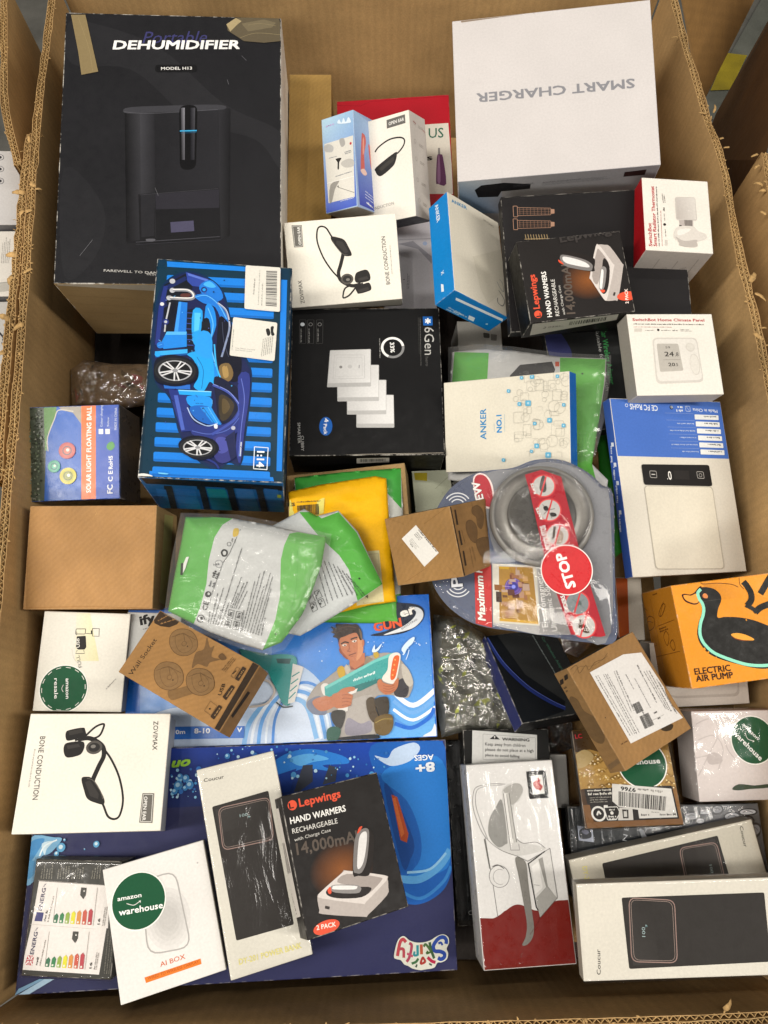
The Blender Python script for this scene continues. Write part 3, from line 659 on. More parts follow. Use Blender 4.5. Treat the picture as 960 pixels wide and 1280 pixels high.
# carton floor far below the goods
def quadpx(name, q, Hs, col, mat, parent, th=.003):
    V = [at(x, y, h) for (x, y), h in zip(q, Hs)]; me = rawmesh(name, V, [(3, 2, 1, 0)], cols=[C(col)] * 4); o = link(name, me, parent, mat)
    md = o.modifiers.new('t', 'SOLIDIFY'); md.thickness = th; md.offset = -1; return o
_b = [at(x, y, RH) for x, y in ((74, -16), (830, -16), (1010, 1262), (-36, 1280))]
me = rawmesh('carton_base', [(q.x, q.y, CZ - 1.0) for q in _b], [(3, 2, 1, 0)], cols=[C(KR)] * 4); link('carton_base', me, root, kraftmat)
# outer flap bent down towards the upper right, seen past the rim
me = rawmesh('flap', [at(*q) for q in ((846, -30, .78), (958, -30, 1.02), (906, 66, 1.02), (880, 126, 1.0), (874, 128, .80))], [(4, 3, 2, 1, 0)], cols=[C('a27a45')] * 5); link('flap', me, root, kraftmat)
# ------------------------------------------------------------------ neighbouring cartons
nl = tag(bpy.data.objects.new('neighbour_carton', None), 'next brown carton at the left with frayed rim and white boxes inside', 'carton', 'cartons beside the main one'); COL.objects.link(nl)
carton_wall(nl, [(2, 600), (5, 550), (9, 500), (18, 400), (28, 300), (36, 215), (42, 172)], .745, .45, 1, 12, 110, [(32, 240, -12, 2, .018, .005), (30, 262, -10, 8, .016, .004), (22, 318, -9, 2, .014, .005), (16, 345, -8, 6, .014, .004), (12, 400, -8, -4, .016, .005), (6, 440, -8, 4, .014, .004), (36, 178, 3, -8, .012, .003)])
carton_wall(nl, [(27, 204), (17, 178), (14, 160), (10, 120), (9, 60), (9, -20)], .755, .45, 1, 14, 30)
nr = tag(bpy.data.objects.new('neighbour_carton', None), 'next brown carton at the right with curled torn strips on its rim', 'carton', 'cartons beside the main one'); COL.objects.link(nr)
carton_wall(nr, [(952, 190), (956, 215), (962, 250), (975, 320), (992, 430)], .745, .3, 1, 17, 22, [(948, 192, -12, 5, .010, .0020), (950, 206, -14, 4, .011, .0022), (954, 232, -20, -8, .017, .0026), (958, 238, -14, -2, .011, .0022), (958, 268, -10, -6, .012, .0024)])
me = rawmesh('flap', [at(*q) for q in ((1020, -60, .86), (990, 60, .84), (956, 200, .80), (958, 420, .80), (961, 24, 1.12), (895, 142, 1.16), (872, 200, 1.2), (880, 420, 1.2))], [(0, 4, 5, 1), (1, 5, 6, 2), (2, 6, 7, 3)], cols=[C('664521')] * 8); link('flap', me, nr, kraftmat)  # board colour darkened to carry the shade between the cartons
# =================================================================== SHARED ARTWORK
def headphones(a):
    """neckband earphones as on the lower left box, photo zoom units"""
    a.zoom(0, 740, 2.667); D = '2a2827'; G = '55514c'
    a.curve([(344, 520), (372, 560), (398, 620), (410, 690), (400, 742), (382, 757), (360, 748), (346, 715), (335, 690)], 1.9, D)
    a.curve([(285, 480), (318, 450), (345, 440), (344, 455), (330, 480), (300, 490), (262, 492), (250, 495)], 1.9, D)
    a.blob([(220, 468), (232, 460), (276, 452), (284, 460), (286, 480), (262, 488), (228, 496), (219, 486)], D)
    a.poly([(228, 464), (272, 456), (278, 468), (232, 478)], '3c3936')
    a.curve([(260, 492), (300, 488), (340, 512), (346, 545), (330, 580), (312, 620), (306, 640)], 4.2, D)
    a.blob([(214, 512), (228, 502), (272, 498), (282, 510), (276, 532), (262, 545), (225, 552), (213, 536)], D)
    a.poly([(222, 512), (262, 506), (268, 516), (226, 524)], '3d3a38')
    a.disc((314, 518), (7.6, 6.4), G, n=20); a.disc((314, 518), (5.4, 4.2), '2f2d2c', n=20); a.disc((311, 515), (2.4, 1.7), '7c7872', n=12)
    a.blob([(272, 622), (290, 616), (308, 622), (328, 650), (347, 690), (345, 708), (322, 704), (292, 690), (280, 660)], D)
    a.poly([(284, 634), (300, 628), (330, 674), (326, 690), (300, 680)], '3b3836')
    a.curve([(290, 622), (310, 628), (334, 664), (343, 690)], .5, '6b665f')
def zovi_texts(a, where):
    a.zoom(0, 740, 2.667)
    if 'z' in where: a.text('ZOVIMAX', (512, 431), (508, 528), '3a3835', h=.162)
    if 'b' in where:
        a.text('BONE CONDUCTION', (134, 482), (108, 693), '4b4845', h=.083)
        a.greek((114, 524), (94, 650), 1.1, 'b0aca4')
    if 'o' in where:
        a.rr([(475, 671), (514, 671), (508, 770), (464, 769)], .4, '6b6862'); a.rrline([(478, 675), (510, 675), (504, 766), (468, 765)], .3, .5, 'dedbd2')
        a.text('OPEN EAR', (481, 682), (474, 762), 'f3f1ea', h=.145, bold=.02)
def zovi(key, label, sides, group='bone conduction earphone boxes'):
    c = Carton(key, 'earphone_box', label, 'box', 'ece7da', sides, 'satin', .25, group=group); return c
def amazon_sticker(a, c, r, d, second, col='175234'):
    """round green sticker; d px direction vector of the baseline"""
    a.disc(c, r * 1.0, 'f4f2ea', n=44); a.disc(c, r * .955, col, n=44)
    u = math.hypot(*d); dx, dy = d[0] / u, d[1] / u; k = a.z[2] if a.z else 1
    mmpx = a.mm(c, (c[0] + dx * 10, c[1] + dy * 10)) / 10; R = r / mmpx
    P = lambda x, y: (c[0] + (dx * x - dy * y) * R, c[1] + (dy * x + dx * y) * R)   # x along the baseline, y downwards in text sense
    return P
def warehouse(a, c, r, d):
    P = amazon_sticker(a, c, r, d, 1)
    a.text('amazon', P(-.74, -.12), P(.12, -.12), 'fbfaf6', h=.17, bold=.02)
    a.curve([P(-.44, .02), P(-.2, .12), P(.02, .03)], .55, 'e8e6df'); a.poly([P(.0, .0), P(.08, .0), P(.05, .08)], 'e8e6df')
    a.text('warehouse', P(-.78, .40), P(.80, .40), 'fbfaf6', h=.135, bold=.025)
def bodyart_lep(a):
    a.zoom(200, 920, 2.4615); O = 'e2563a'
    # warm glow behind the warmer
    a.disc((560, 410), (31, 24), '8a5228', n=36, col2='211e1d')
    a.disc((407, 213), 4.4, O, n=26); a.text('L', (399, 224), (411, 221), '1f1c1b', h=1.25, bold=.05)
    a.text('Lepwings', (430, 218), (556, 188), O, h=.175, bold=.035)
    a.text('HAND WARMERS', (402, 271), (572, 231), 'f6f4ee', h=.1, bold=.03)
    a.text('RECHARGEABLE', (408, 301), (547, 268), 'e6e3dc', h=.10)
    a.text('with Charge Case', (414, 325), (526, 293), 'd6d3cc', h=.08)
    a.text('14,000mAh', (422, 366), (622, 322), '5d534b', h=.155, bold=.03)
    # charge case
    a.blob([(484, 492), (500, 478), (560, 420), (575, 414), (690, 428), (700, 440), (702, 465), (698, 490), (640, 550), (625, 556), (500, 548), (490, 535)], 'b9b0aa', 3)
    a.blob([(487, 490), (500, 474), (562, 420), (580, 416), (688, 428), (697, 440), (690, 452), (634, 510), (620, 516), (500, 500)], 'd9d1cb', 3)
    a.blob([(545, 450), (575, 424), (672, 434), (680, 446), (640, 486), (620, 480), (600, 462)], 'a69c96', 3)
    a.blob([(510, 480), (528, 462), (560, 466), (640, 464), (648, 476), (620, 496), (560, 500), (522, 494)], '2a2523', 3)
    a.blob([(524, 470), (536, 458), (600, 458), (616, 464), (618, 474), (604, 484), (540, 482)], '8e8a88', 3); a.blob([(530, 466), (540, 460), (600, 461), (606, 466), (596, 472), (536, 472)], 'e9e7e4', 3)
    a.blob([(515, 474), (524, 464), (527, 482), (520, 486)], O, 3); a.rr([(508, 522), (522, 525), (521, 534), (507, 531)], .4, '3a3431')
    a.blob([(593, 425), (597, 330), (606, 300), (622, 284), (640, 284), (658, 310), (656, 370), (648, 410), (640, 430), (610, 430)], '25201e', 3)
    a.blob([(594, 410), (597, 330), (606, 300), (622, 286), (636, 284), (643, 296), (641, 340), (634, 390), (620, 420), (604, 422)], '7f7b79', 3)
    a.blob([(606, 400), (610, 330), (616, 304), (628, 294), (636, 300), (634, 340), (626, 386), (614, 408)], 'e4e2e0', 3); a.blob([(606, 300), (612, 282), (622, 278), (614, 294)], O, 3)
    a.disc((512, 588), (12.2, 5.4), O, n=30); a.text('2 PACK', (482, 597), (541, 585), 'ffece0', h=.2, bold=.03)
def bodyart_coucur(a, txt=True, tint='353230'):
    a.zoom(200, 920, 2.4615)
    a.text('Coucur', (135, 142), (197, 130), '35322f', h=.17, bold=.01)
    a.rr([(160, 218), (333, 168), (412, 580), (235, 630)], 1.6, '35322f'); a.rr([(165, 222), (332, 174), (406, 578), (238, 624)], 1.4, tint)
    a.grad([(170, 228), (330, 180), (344, 250), (184, 300)], ['403d3b', '373432', '322f2d', '3a3735'], 2)
    a.rrline([(179, 222), (336, 188), (350, 318), (194, 352)], 6, .8, '9a8078'); a.rrline([(184, 228), (332, 194), (345, 312), (198, 345)], 5, .3, 'a9958c')
    a.text('100', (246, 250), (270, 245), '9fb4b4', h=.36, bold=.0); a.disc((275, 247), .5, '9fb4b4', n=8); a.text('%', (271, 252), (276, 251), '7da9ad')
def coucur_foot(a):
    a.zoom(200, 920, 2.4615); a.text('DY-201 POWER BANK', (244, 704), (436, 652), 'e6dc86', h=.082, bold=.02)

# =================================================================== THE GOODS
# --- large black appliance box
c = Carton('dehumidifier', 'dehumidifier_box', 'large black box printed DEHUMIDIFIER with a dark tower machine on its lid', 'box', '202023', {'F': 'b09468', 'R': 'e8e2d6', 'L': '3a3632'}, 'dark', .9, 1.2)
a = c.art(); a.zoom(0, 0, 2)
a.blob([(180, 160), (330, 175), (480, 300), (640, 350), (700, 420), (700, 330), (560, 260), (400, 120), (240, 60), (170, 60)], '27272a'); a.blob([(160, 420), (260, 520), (240, 640), (160, 690)], '252528')
a.text('Portable', (356, 108), (518, 106), '3d3d6c', h=.2, shear=.3)
a.text('DEHUMIDIFIER', (283, 123), (598, 122), 'f2f1ee', h=.075, bold=.045, shear=.12)
a.rr([(388, 162), (493, 162), (493, 181), (388, 181)], 4, '151517'); a.text('MODEL H13', (403, 175), (480, 174), 'e5e3df', h=.1, bold=.02)
a.grad([(312, 272), (545, 262), (552, 600), (318, 608)], ['1d1d20', '28282c', '252529', '19191c'], 6)
a.grad([(312, 282), (350, 278), (354, 600), (316, 604)], ['111113', '37373b', '2c2c30', '111113'], 6); a.grad([(350, 278), (386, 276), (390, 600), (354, 602)], ['3e3e43', '26262a', '1f1f22', '303034'], 6)
a.grad([(546, 264), (576, 272), (574, 590), (550, 600)], ['2c2c30', '1a1a1d', '151517', '28282b'], 4)
a.blob([(308, 276), (330, 268), (440, 264), (540, 262), (566, 268), (540, 276), (380, 282), (320, 284)], '3d3d42', 3); a.curve([(310, 280), (380, 284), (545, 274)], .5, '58585e')
a.rr([(448, 264), (494, 262), (490, 424), (450, 426)], 9, '0f0f11'); a.grad([(452, 270), (462, 270), (462, 400), (454, 400)], ['2c2c30', '8a8a92', '5a5a60', '1a1a1c'], 4); a.grad([(476, 270), (488, 270), (486, 400), (476, 400)], ['15151a', '4a4a50', '303035', '15151a'], 4)
a.line([(450, 328), (492, 327)], 1.6, '3aa6d8'); a.line([(452, 333), (491, 332)], .5, '1e5d80')
a.poly([(346, 486), (548, 470), (552, 598), (350, 610)], '1a1a1d'); a.poly([(388, 486), (548, 474), (548, 520), (390, 524)], '2b2a31'); a.poly([(352, 488), (386, 486), (386, 590), (354, 594)], '26262a')
a.poly([(426, 556), (484, 552), (486, 578), (428, 582)], '4b4960'); a.line([(340, 606), (550, 592)], .7, '4a4a50'); a.line([(340, 612), (552, 600)], .9, '323237'); a.line([(350, 488), (546, 472)], .4, '4a4a50'); a.line([(386, 480), (390, 596)], .4, '303034')
a.blob([(366, 598), (388, 598), (384, 604), (368, 604)], '5a5a60', 3)
for q in ([(388, 470), (396, 490)], [(604, 140), (616, 152)], [(568, 200), (572, 212)], [(200, 640), (232, 600)]): a.line(q, .35, '77777c')
a.zoom(0, 310, 2.526); a.text('FAREWELL TO DAMPSTUFF', (328, 75), (560, 86), 'b9b7b2', h=.033, bold=.02); a.text('WITH', (462, 87), (492, 89), 'b9b7b2', h=.25)
t = c.art('T', 'packing_tape', 'label', 40); t.zoom(0, 0, 2); t.poly([(178, 38), (214, 38), (246, 180), (204, 188), (196, 130)], '84734f'); t.curve([(196, 44), (222, 120), (232, 178)], .3, '9a8860')
t = c.art('T', 'packing_tape', 'label', 40); t.zoom(0, 0, 2); t.poly([(566, 62), (590, 46), (640, 42), (696, 42), (701, 60), (702, 104), (660, 108), (610, 104), (592, 92), (570, 78)], '5a503c'); t.poly([(566, 62), (590, 46), (604, 54), (592, 64), (576, 80)], 'a5946e'); t.poly([(604, 60), (660, 50), (690, 58), (680, 70), (620, 80)], '6e634b'); t.curve([(600, 96), (640, 84), (700, 88)], .5, '8b7d5c'); t.curve([(620, 64), (650, 60), (690, 66)], .4, '8b7d5c')
a = c.art('F', 'side_print'); a.zoom(0, 310, 2.526); a.poly([(175, 102), (500, 118), (500, 136), (182, 118)], 'd2c7b2')
for k in range(6): a.line([(215 + k * 22, 150 + k * 26), (520, 166 + k * 24)], .3, '8f7448')
c.done()
# --- tan tall carton
c = Carton('tan', 'tall_carton', 'tall narrow plain tan carton between the large black box and the red box', 'box', 'b18d4e', None, 'kraft', .3); c.done()
# --- red and white box
c = Carton('red', 'beauty_box', 'red box with white front showing green US lettering, half hidden behind other boxes', 'box', 'b81c2a', {'F': 'd9d2c6'}, 'satin', .2)
a = c.art(); a.zoom(360, 80, 3.2); a.line([(190, 166), (290, 168), (330, 150), (650, 128)], .5, '8f1420')
a.poly([(540, 243), (641, 236), (664, 520), (520, 520)], 'e3ddcf'); a.text('US', (563, 296), (622, 294), '2e6b55', h=.72, bold=.01); a.text('s', (556, 386), (577, 384), '26221f', h=1.1, bold=.03)
a.poly([(600, 336), (608, 336), (609, 364), (600, 364)], '8f8a86'); a.blob([(596, 372), (604, 362), (612, 362), (620, 374), (633, 480), (600, 480), (592, 470)], '6d3f63', 3); a.blob([(600, 378), (606, 370), (610, 470), (598, 468)], '9c7296', 3)
c.done()
# --- charger
c = Carton('charger', 'charger_box', 'large white box printed SMART CHARGER upside down, at the far right of the carton', 'box', 'cfcac8', {'F': 'c4c4c9', 'L': 'd5d3d4'}, 'matte', .2, 1.0)
a = c.art(); a.zoom(560, 0, 2.4); a.text('SMART CHARGER', (558, 236), (86, 281), '86868b', h=.062, bold=.035)
a.poly([(38, 60), (258, 30), (258, 38), (40, 68)], '8d7b68'); a.poly([(354, 22), (600, -6), (600, 0), (354, 28)], '6f7484'); a.line([(258, 32), (258, 42)], .5, 'a09a94')
for q in ([(60, 250), (110, 246)], [(150, 400), (200, 380)], [(380, 120), (430, 100)]): a.line(q, .3, 'cfcaca')
a = c.art('F', 'side_print'); a.zoom(560, 0, 2.4); a.grad([(33, 545), (160, 538), (165, 640), (38, 640)], ['c8d8e6', 'd2d4da', 'aab4c8', '2c8fc8'], 5)
a.poly([(80, 570), (100, 556), (168, 548), (248, 552), (246, 566), (160, 574), (150, 590), (90, 592)], '1b1d22')
a.greek((284, 548), (500, 528), 1.1, '8f9096', 4, 1.8); a.greek((284, 548), (400, 537), 1.6, '7b7c82'); a.poly([(530, 516), (596, 508), (590, 524), (526, 530)], '3d2326'); a.greek((196, 556), (262, 548), 1.2, '55565c', 3)
c.done()
# --- slim blue and white box
c = Carton('bluewhite', 'pet_tool_box', 'small upright pale blue box with white photo panels and pink tool on its side', 'box', 'a9c4dc', {'R': '9fb4da', 'F': 'cfc8bd'}, 'satin', .2)
a = c.art(); a.zoom(395, 120, 5.486)
a.grad([(30, 170), (252, 88), (300, 745), (72, 805)], ['b7d6e6', '9bbfe0', '4a62c2', '5266c6'], 10)
a.poly([(58, 330), (254, 270), (266, 690), (86, 735)], 'dcd9d0')
a.blob([(56, 345), (90, 330), (120, 350), (110, 385), (60, 380)], 'b6b6b4', 3); a.blob([(160, 300), (190, 290), (200, 330), (175, 350)], 'aaa8a4', 3); a.disc((238, 325), 1.6, 'c03540', n=10)
a.blob([(135, 432), (175, 425), (160, 455), (158, 500), (148, 500), (148, 455)], '2a2826', 3); a.blob([(170, 460), (220, 430), (258, 440), (258, 480), (200, 490)], 'bdbab4', 3)
a.blob([(100, 610), (160, 580), (130, 640), (110, 725), (92, 725)], '9b9892', 3); a.line([(150, 625), (262, 662)], .5, '55524e'); a.line([(76, 600), (262, 550)], .6, 'f2f0ea'); a.disc((152, 620), 1, '4a4845', n=8)
for p, q in (((90, 430), (145, 415)), ((135, 555), (245, 520)), ((195, 390), (242, 376)), ((200, 400), (242, 386)), ((70, 212), (90, 205)), ((168, 725), (262, 700))): a.greek(p, q, 1.1, '6f7684' if q[1] < 700 else 'e8ecf6')
a.greek((70, 215), (125, 198), 2.2, 'c5aedb'); a.blob([(150, 190), (160, 160), (175, 185), (190, 150), (205, 180), (222, 145), (240, 170), (230, 185)], 'dceaf6', 3)
a = c.art('R', 'side_print'); a.zoom(395, 120, 5.486)
a.grad([(254, 92), (398, 215), (426, 800), (300, 745)], ['a6c8ea', 'a9bfe2', '3c47ad', '3f4db6'], 10)
a.blob([(312, 275), (322, 258), (336, 275), (342, 320), (330, 400), (334, 500), (322, 520), (306, 500)], 'd06a62', 3); a.blob([(320, 300), (328, 290), (330, 380), (320, 400)], 'e8a090', 3); a.blob([(358, 345), (366, 338), (378, 400), (394, 500), (384, 515), (372, 470)], 'cf6f66', 3); a.blob([(304, 510), (330, 500), (350, 535), (330, 545)], 'efc9bd', 3)
for k in range(3): a.greek((336, 655 + 20 * k), (410, 715 + 18 * k), 1.3, 'dfe6f6')
a.greek((345, 735), (420, 800), 3.0, 'eef1fa')
c.done()
# --- grey box with a flat print
c = Carton('grey', 'cleaner_box', 'pale lilac grey box with tiny print, right of the upper earphone box', 'box', 'b6b4ba', None, 'satin', .2)
a = c.art(); a.zoom(360, 80, 3.2); a.poly([(430, 620), (570, 620), (575, 696), (440, 700)], 'cbc9d0'); a.poly([(440, 720), (500, 708), (575, 770), (575, 800), (520, 740)], '8f8e96'); a.disc((548, 718), 3, '97a6c4', n=12); a.line([(440, 704), (575, 698)], .5, '8a8890')
a.greek((478, 900), (480, 830), 1.2, '6f6e74', 2); a.disc((464, 862), .8, '333333', n=8)
c.done()
# --- earphone boxes
c = zovi('zovi_bl', 'white earphone box with ZOVIMAX reading downwards, under the resale sticker box', {'R': 'aeb0b4', 'F': 'd5d0c4'}); ZB = c  # grey right side holds its shade in the colour
a = c.art(); headphones(a); zovi_texts(a, 'zbo'); c.done()
c = zovi('zovi_mid', 'white earphone box lying flat above the black box with four white switches', {'F': 'cbc6ba'}); a = c.art(); a.using(ZB.faces['T'], (-1, 0, 0, -1), .99, (0, 0)); headphones(a); zovi_texts(a, 'zbo'); c.done()
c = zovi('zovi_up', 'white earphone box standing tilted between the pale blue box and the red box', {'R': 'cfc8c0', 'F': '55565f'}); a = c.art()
a.zoom(395, 120, 5.486); a.poly([(484, 165), (610, 125), (614, 185), (486, 224)], '66645f'); a.text('OPEN EAR', (500, 202), (604, 168), 'f1efe8', h=.17, bold=.02)
a.curve([(405, 385), (430, 350), (500, 300), (570, 284), (604, 296), (604, 330), (580, 370), (555, 395)], 1.8, '22201f'); a.blob([(412, 490), (540, 388), (555, 400), (545, 450), (525, 485), (455, 545), (425, 545), (410, 520)], '22201f', 3); a.poly([(430, 500), (530, 415), (538, 440), (450, 515)], '37342f')
a.text('BONE CONDUCTION', (300, 812), (536, 744), '8f8c86', h=.07)
a = c.art('R', 'side_print'); a.zoom(395, 120, 5.486)
for x, y in ((675, 185), (680, 310), (688, 430), (697, 575), (708, 715)): a.disc((x, y), (2.3, 2.6), '9a8f86', ring=.4, n=10); a.greek((x + 26, y + 22), (x + 58, y + 44), 1.1, '9b948c', 2)
for x, y in ((672, 180), (735, 240)): a.line([(x - 8, y - 10), (x + 12, y + 12)], .7, 'b04038')
c.done()
# --- blue and white charger box
c = Carton('anker_blue', 'speaker_box', 'white box with bright blue sides tilted on edge, left of the upper hand warmer box', 'box', 'dcd6c6', {'L': '0a86d2', 'F': '0d7cc8', 'R': '0a86d2', 'K': 'c3cdd8'}, 'satin', .35)
a = c.art(); a.zoom(360, 80, 3.2); a.line([(640, 508), (664, 905)], .8, 'f0ece0'); a.text('ANKER', (655, 553), (716, 583), '2f86b8', h=.2, bold=.03)
a.poly([(740, 770), (860, 740), (874, 900), (800, 960), (770, 900)], 'd3cdbc'); a.curve([(842, 905), (858, 930), (866, 950), (858, 968), (840, 955), (838, 935)], 1.0, '5f6468'); a.curve([(835, 870), (850, 900), (862, 910), (858, 880), (846, 862)], .9, '8a8f92'); a.greek((780, 620), (826, 655), 1.0, '8d8a80', 2)
a = c.art('L', 'side_print'); a.zoom(360, 80, 3.2); a.text('ANKER', (588, 568), (596, 636), 'e9f4fb', h=.2, bold=.03); a.poly([(612, 880), (622, 882), (624, 910), (614, 912)], 'e9f4fb'); a.text('+', (606, 850), (618, 852), 'd8ecf8')
a = c.art('F', 'side_print'); a.zoom(360, 80, 3.2); a.poly([(672, 934), (860, 1020), (858, 1030), (670, 944)], 'e8f2f8'); a.greek((640, 975), (700, 1005), 2, 'bfe0f2', 2); a.rr([(724, 1005), (748, 1015), (742, 1030), (720, 1020)], .5, 'e4f1f8'); a.greek((660, 990), (710, 1012), 2.2, 'cfe6f4'); a.disc((795, 1040), 1.6, '9fd0ea', n=10)
c.done()
# --- black styler box
c = Carton('styler', 'hair_styler_box', 'wide black box with rose gold styling brushes printed on it, beneath the hand warmer box', 'box', '1d1b1c', {'F': '151415'}, 'dark', .5)
a = c.art(); a.zoom(600, 210, 2.667); RG = 'a5806a'
for y in (145, 188):
    a.rrline([(110, y - 18), (124, y - 18), (126, y + 18), (112, y + 18)], .8, .6, RG)
    a.rrline([(124, y - 13), (236, y - 11), (236, y + 11), (126, y + 14)], .8, .5, RG)
    for k in range(9): a.line([(132 + k * 12, y - 11), (133 + k * 12, y + 11)], .5, '7d5f4e')
    for k in range(3): a.line([(128, y - 6 + 6 * k), (234, y - 6 + 6 * k)], .4, '7d5f4e')
    a.rr([(236, y - 8), (248, y - 7), (248, y + 7), (236, y + 8)], .6, RG)
for k in range(9): a.line([(150 + k * 9, 222), (154 + k * 9, 240)], .7, 'b09a72')
a.line([(148, 238), (232, 236)], .9, 'a08a66'); a.line([(68, 96), (500, 62)], .3, '4a4748')
c.done()
# --- hand warmer boxes
c = Carton('lep_low', 'hand_warmer_box', 'black hand warmer box at the bottom, laid over the slim white power bank box', 'box', '211e1d', {'L': '2a2725', 'F': '1a1817', 'R': '1d1a19'}, 'satin', .5, group='hand warmer boxes'); LP = c
a = c.art(); bodyart_lep(a)
a = c.art('L', 'side_print'); a.zoom(200, 920, 2.4615)
L_ = c.art('L', 'barcode_label', 'label', 20); L_.zoom(200, 920, 2.4615); L_.poly([(352, 226), (366, 222), (434, 555), (418, 560)], 'cfc9c0'); L_.greek((358, 236), (368, 300), 1.6, '4a4640', 1); L_.bars([(374, 330), (384, 328), (404, 420), (394, 424)], '55504a', 8); L_.greek((392, 430), (420, 545), 2.4, '2a2724')
c.done()
c = Carton('lep_up', 'hand_warmer_box', 'black hand warmer box lying sideways on the black styler box', 'box', '221f1e', {'L': '171615', 'F': '1b1918'}, 'satin', .5, group='hand warmer boxes')
a = c.art(); a.using(LP.faces['T'], (0, -1, 1, 0), .97, (0, 0)); bodyart_lep(a)
b = c.art('T', 'cover_print', level=60); b.zoom(600, 210, 2.667); b.text('Lepwings', (268, 250), (455, 216), '3c3836', h=.14, bold=.04)
a = c.art('F', 'barcode_label', 'label'); a.zoom(600, 210, 2.667); a.poly([(176, 520), (462, 487), (455, 506), (166, 558)], 'c9c4bb'); a.bars([(300, 512), (424, 496), (420, 508), (296, 524)], '3a3733', 22); a.text('2', (208, 536), (218, 535), '2a2725'); a.greek((228, 530), (280, 524), 1.6, '4a4640', 2)
a = c.art('L', 'side_print'); a.zoom(600, 210, 2.667); a.line([(116, 250), (94, 312), (138, 560)], .5, '8b8884')
c.done()
# --- thermostat
c = Carton('thermostat', 'thermostat_box', 'white cube box with a deep red side, radiator valve pictured on its lid', 'box', 'e9e4da', {'L': 'a8161e', 'F': 'cfc6be', 'K': 'b8161e'}, 'satin', .15)  # front side toned below the lid, shade put into its colour
a = c.art(); a.zoom(765, 210, 7.111); Rr = 'b3202c'
a.text('SwitchBot', (358, 697), (348, 490), Rr, h=.13, bold=.035); a.text('Smart Radiator Thermostat', (400, 697), (372, 163), Rr, h=.05, bold=.03)
a.greek((424, 697), (398, 168), 1.5, '4a4644'); a.greek((450, 695), (436, 380), 1.0, 'b4766f'); a.rr([(470, 640), (494, 640), (494, 690), (470, 690)], .6, 'ccc6bd'); a.disc((468, 503), 1.7, '2a2725', n=12)
a.greek((482, 610), (476, 545), 1.2, '8f8a84'); a.greek((472, 470), (466, 405), 1.2, '8f8a84'); a.greek((470, 385), (464, 345), 2.2, '55524f'); a.greek((460, 310), (446, 215), 1.2, '77736e', 2)
a.rr([(558, 258), (738, 262), (756, 470), (570, 462)], 3, 'c7c1ba'); a.grad([(566, 266), (734, 270), (748, 460), (578, 454)], ['c4bdb7', 'd9d4cd', 'd6d0c9', 'b7afa8'], 6); a.disc((680, 380), 1, 'd8d2cc', n=10)
a.poly([(594, 462), (720, 468), (720, 520), (602, 520)], 'b8afaa'); a.poly([(640, 464), (712, 466), (712, 524), (646, 516)], '8f8782'); [a.line([(648 + 13 * k, 466), (650 + 13 * k, 520)], .5, '6d6662') for k in range(5)]; a.poly([(596, 508), (618, 510), (616, 524), (600, 522)], '55504d')
a.blob([(556, 560), (600, 520), (720, 522), (760, 560), (830, 590), (838, 628), (790, 648), (752, 660), (756, 700), (690, 706), (600, 690), (590, 655), (552, 620)], 'd6d0c8', 4); a.blob([(560, 610), (640, 650), (750, 640), (752, 662), (756, 696), (690, 704), (604, 690), (592, 655)], 'b9b1aa', 4); a.blob([(580, 560), (640, 540), (700, 545), (660, 580), (590, 600)], 'e6e1da', 4)
a = c.art('F', 'side_print'); a.zoom(765, 210, 7.111)
for p, q in (((424, 808), (282, 995)), ((586, 828), (446, 1000)), ((770, 812), (600, 1020))): a.line([p, q], .45, '8b827b')
for x, y in ((290, 895), (455, 890), (630, 890)): a.greek((x - 30, y + 10), (x + 40, y - 10), 1.4, 'a49b94', 2); a.greek((x - 60, y + 50), (x + 10, y + 26), 1.1, 'b3aaa2', 2)
for x, y in ((412, 915), (440, 935), (575, 928), (600, 944), (220, 957), (375, 970), (538, 975)): a.disc((x, y), .8, '3f3936', n=8)
a = c.art('L', 'side_print'); a.zoom(765, 210, 7.111); a.text('SwitchBot', (150, 700), (132, 410), 'e6c9c0', h=.09, bold=.03)
c.done()
# --- climate panel
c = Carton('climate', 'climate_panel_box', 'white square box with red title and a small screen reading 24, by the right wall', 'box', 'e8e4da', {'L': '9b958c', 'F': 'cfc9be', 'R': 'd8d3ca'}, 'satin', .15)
a = c.art(); a.zoom(600, 210, 2.667)
a.text('SwitchBot Home Climate Panel', (509, 510), (748, 512), Rr, h=.038, bold=.03); a.greek((512, 522), (745, 524), 1.5, '3f3b38'); a.greek((512, 531), (640, 532), .9, 'b4766f')
a.rr([(514, 535), (540, 535), (540, 546), (514, 546)], .8, 'cdc7bd'); a.greek((550, 543), (580, 543), 1.2, '8b8680'); a.disc((594, 540), 1.5, '2a2725', n=10); a.greek((604, 543), (634, 543), 1.1, '8b8680'); a.greek((642, 544), (658, 544), 1.8, '5f5b57'); a.greek((668, 540), (705, 541), .9, '77736e', 2)
a.rr([(574, 566), (722, 566), (746, 714), (588, 720)], 6, 'cfcac2'); a.rr([(578, 570), (719, 570), (742, 706), (592, 712)], 6, 'e0dcd4'); a.rr([(588, 586), (660, 586), (678, 676), (600, 680)], 2, 'b9b4ab')
a.text('59', (618, 602), (634, 602), '4a4744', h=.45); a.text('24', (616, 628), (646, 628), '3a3734', h=.5, bold=.02); a.text('.8', (650, 628), (662, 628), '3a3734'); a.line([(610, 640), (668, 639)], .3, '77736c'); a.text('20', (628, 661), (650, 661), '3a3734', h=.5, bold=.02); a.text('.5', (651, 661), (660, 661), '4a4744')
a.disc((700, 598), 5.2, 'd0cbc2', n=20); a.disc((700, 597), 4.4, 'd8d4cb', n=20); a.disc((716, 655), (5.8, 12.5), 'cec9c0', n=26); a.disc((715, 655), (5.2, 11.6), 'dcd8cf', n=26)
c.done()
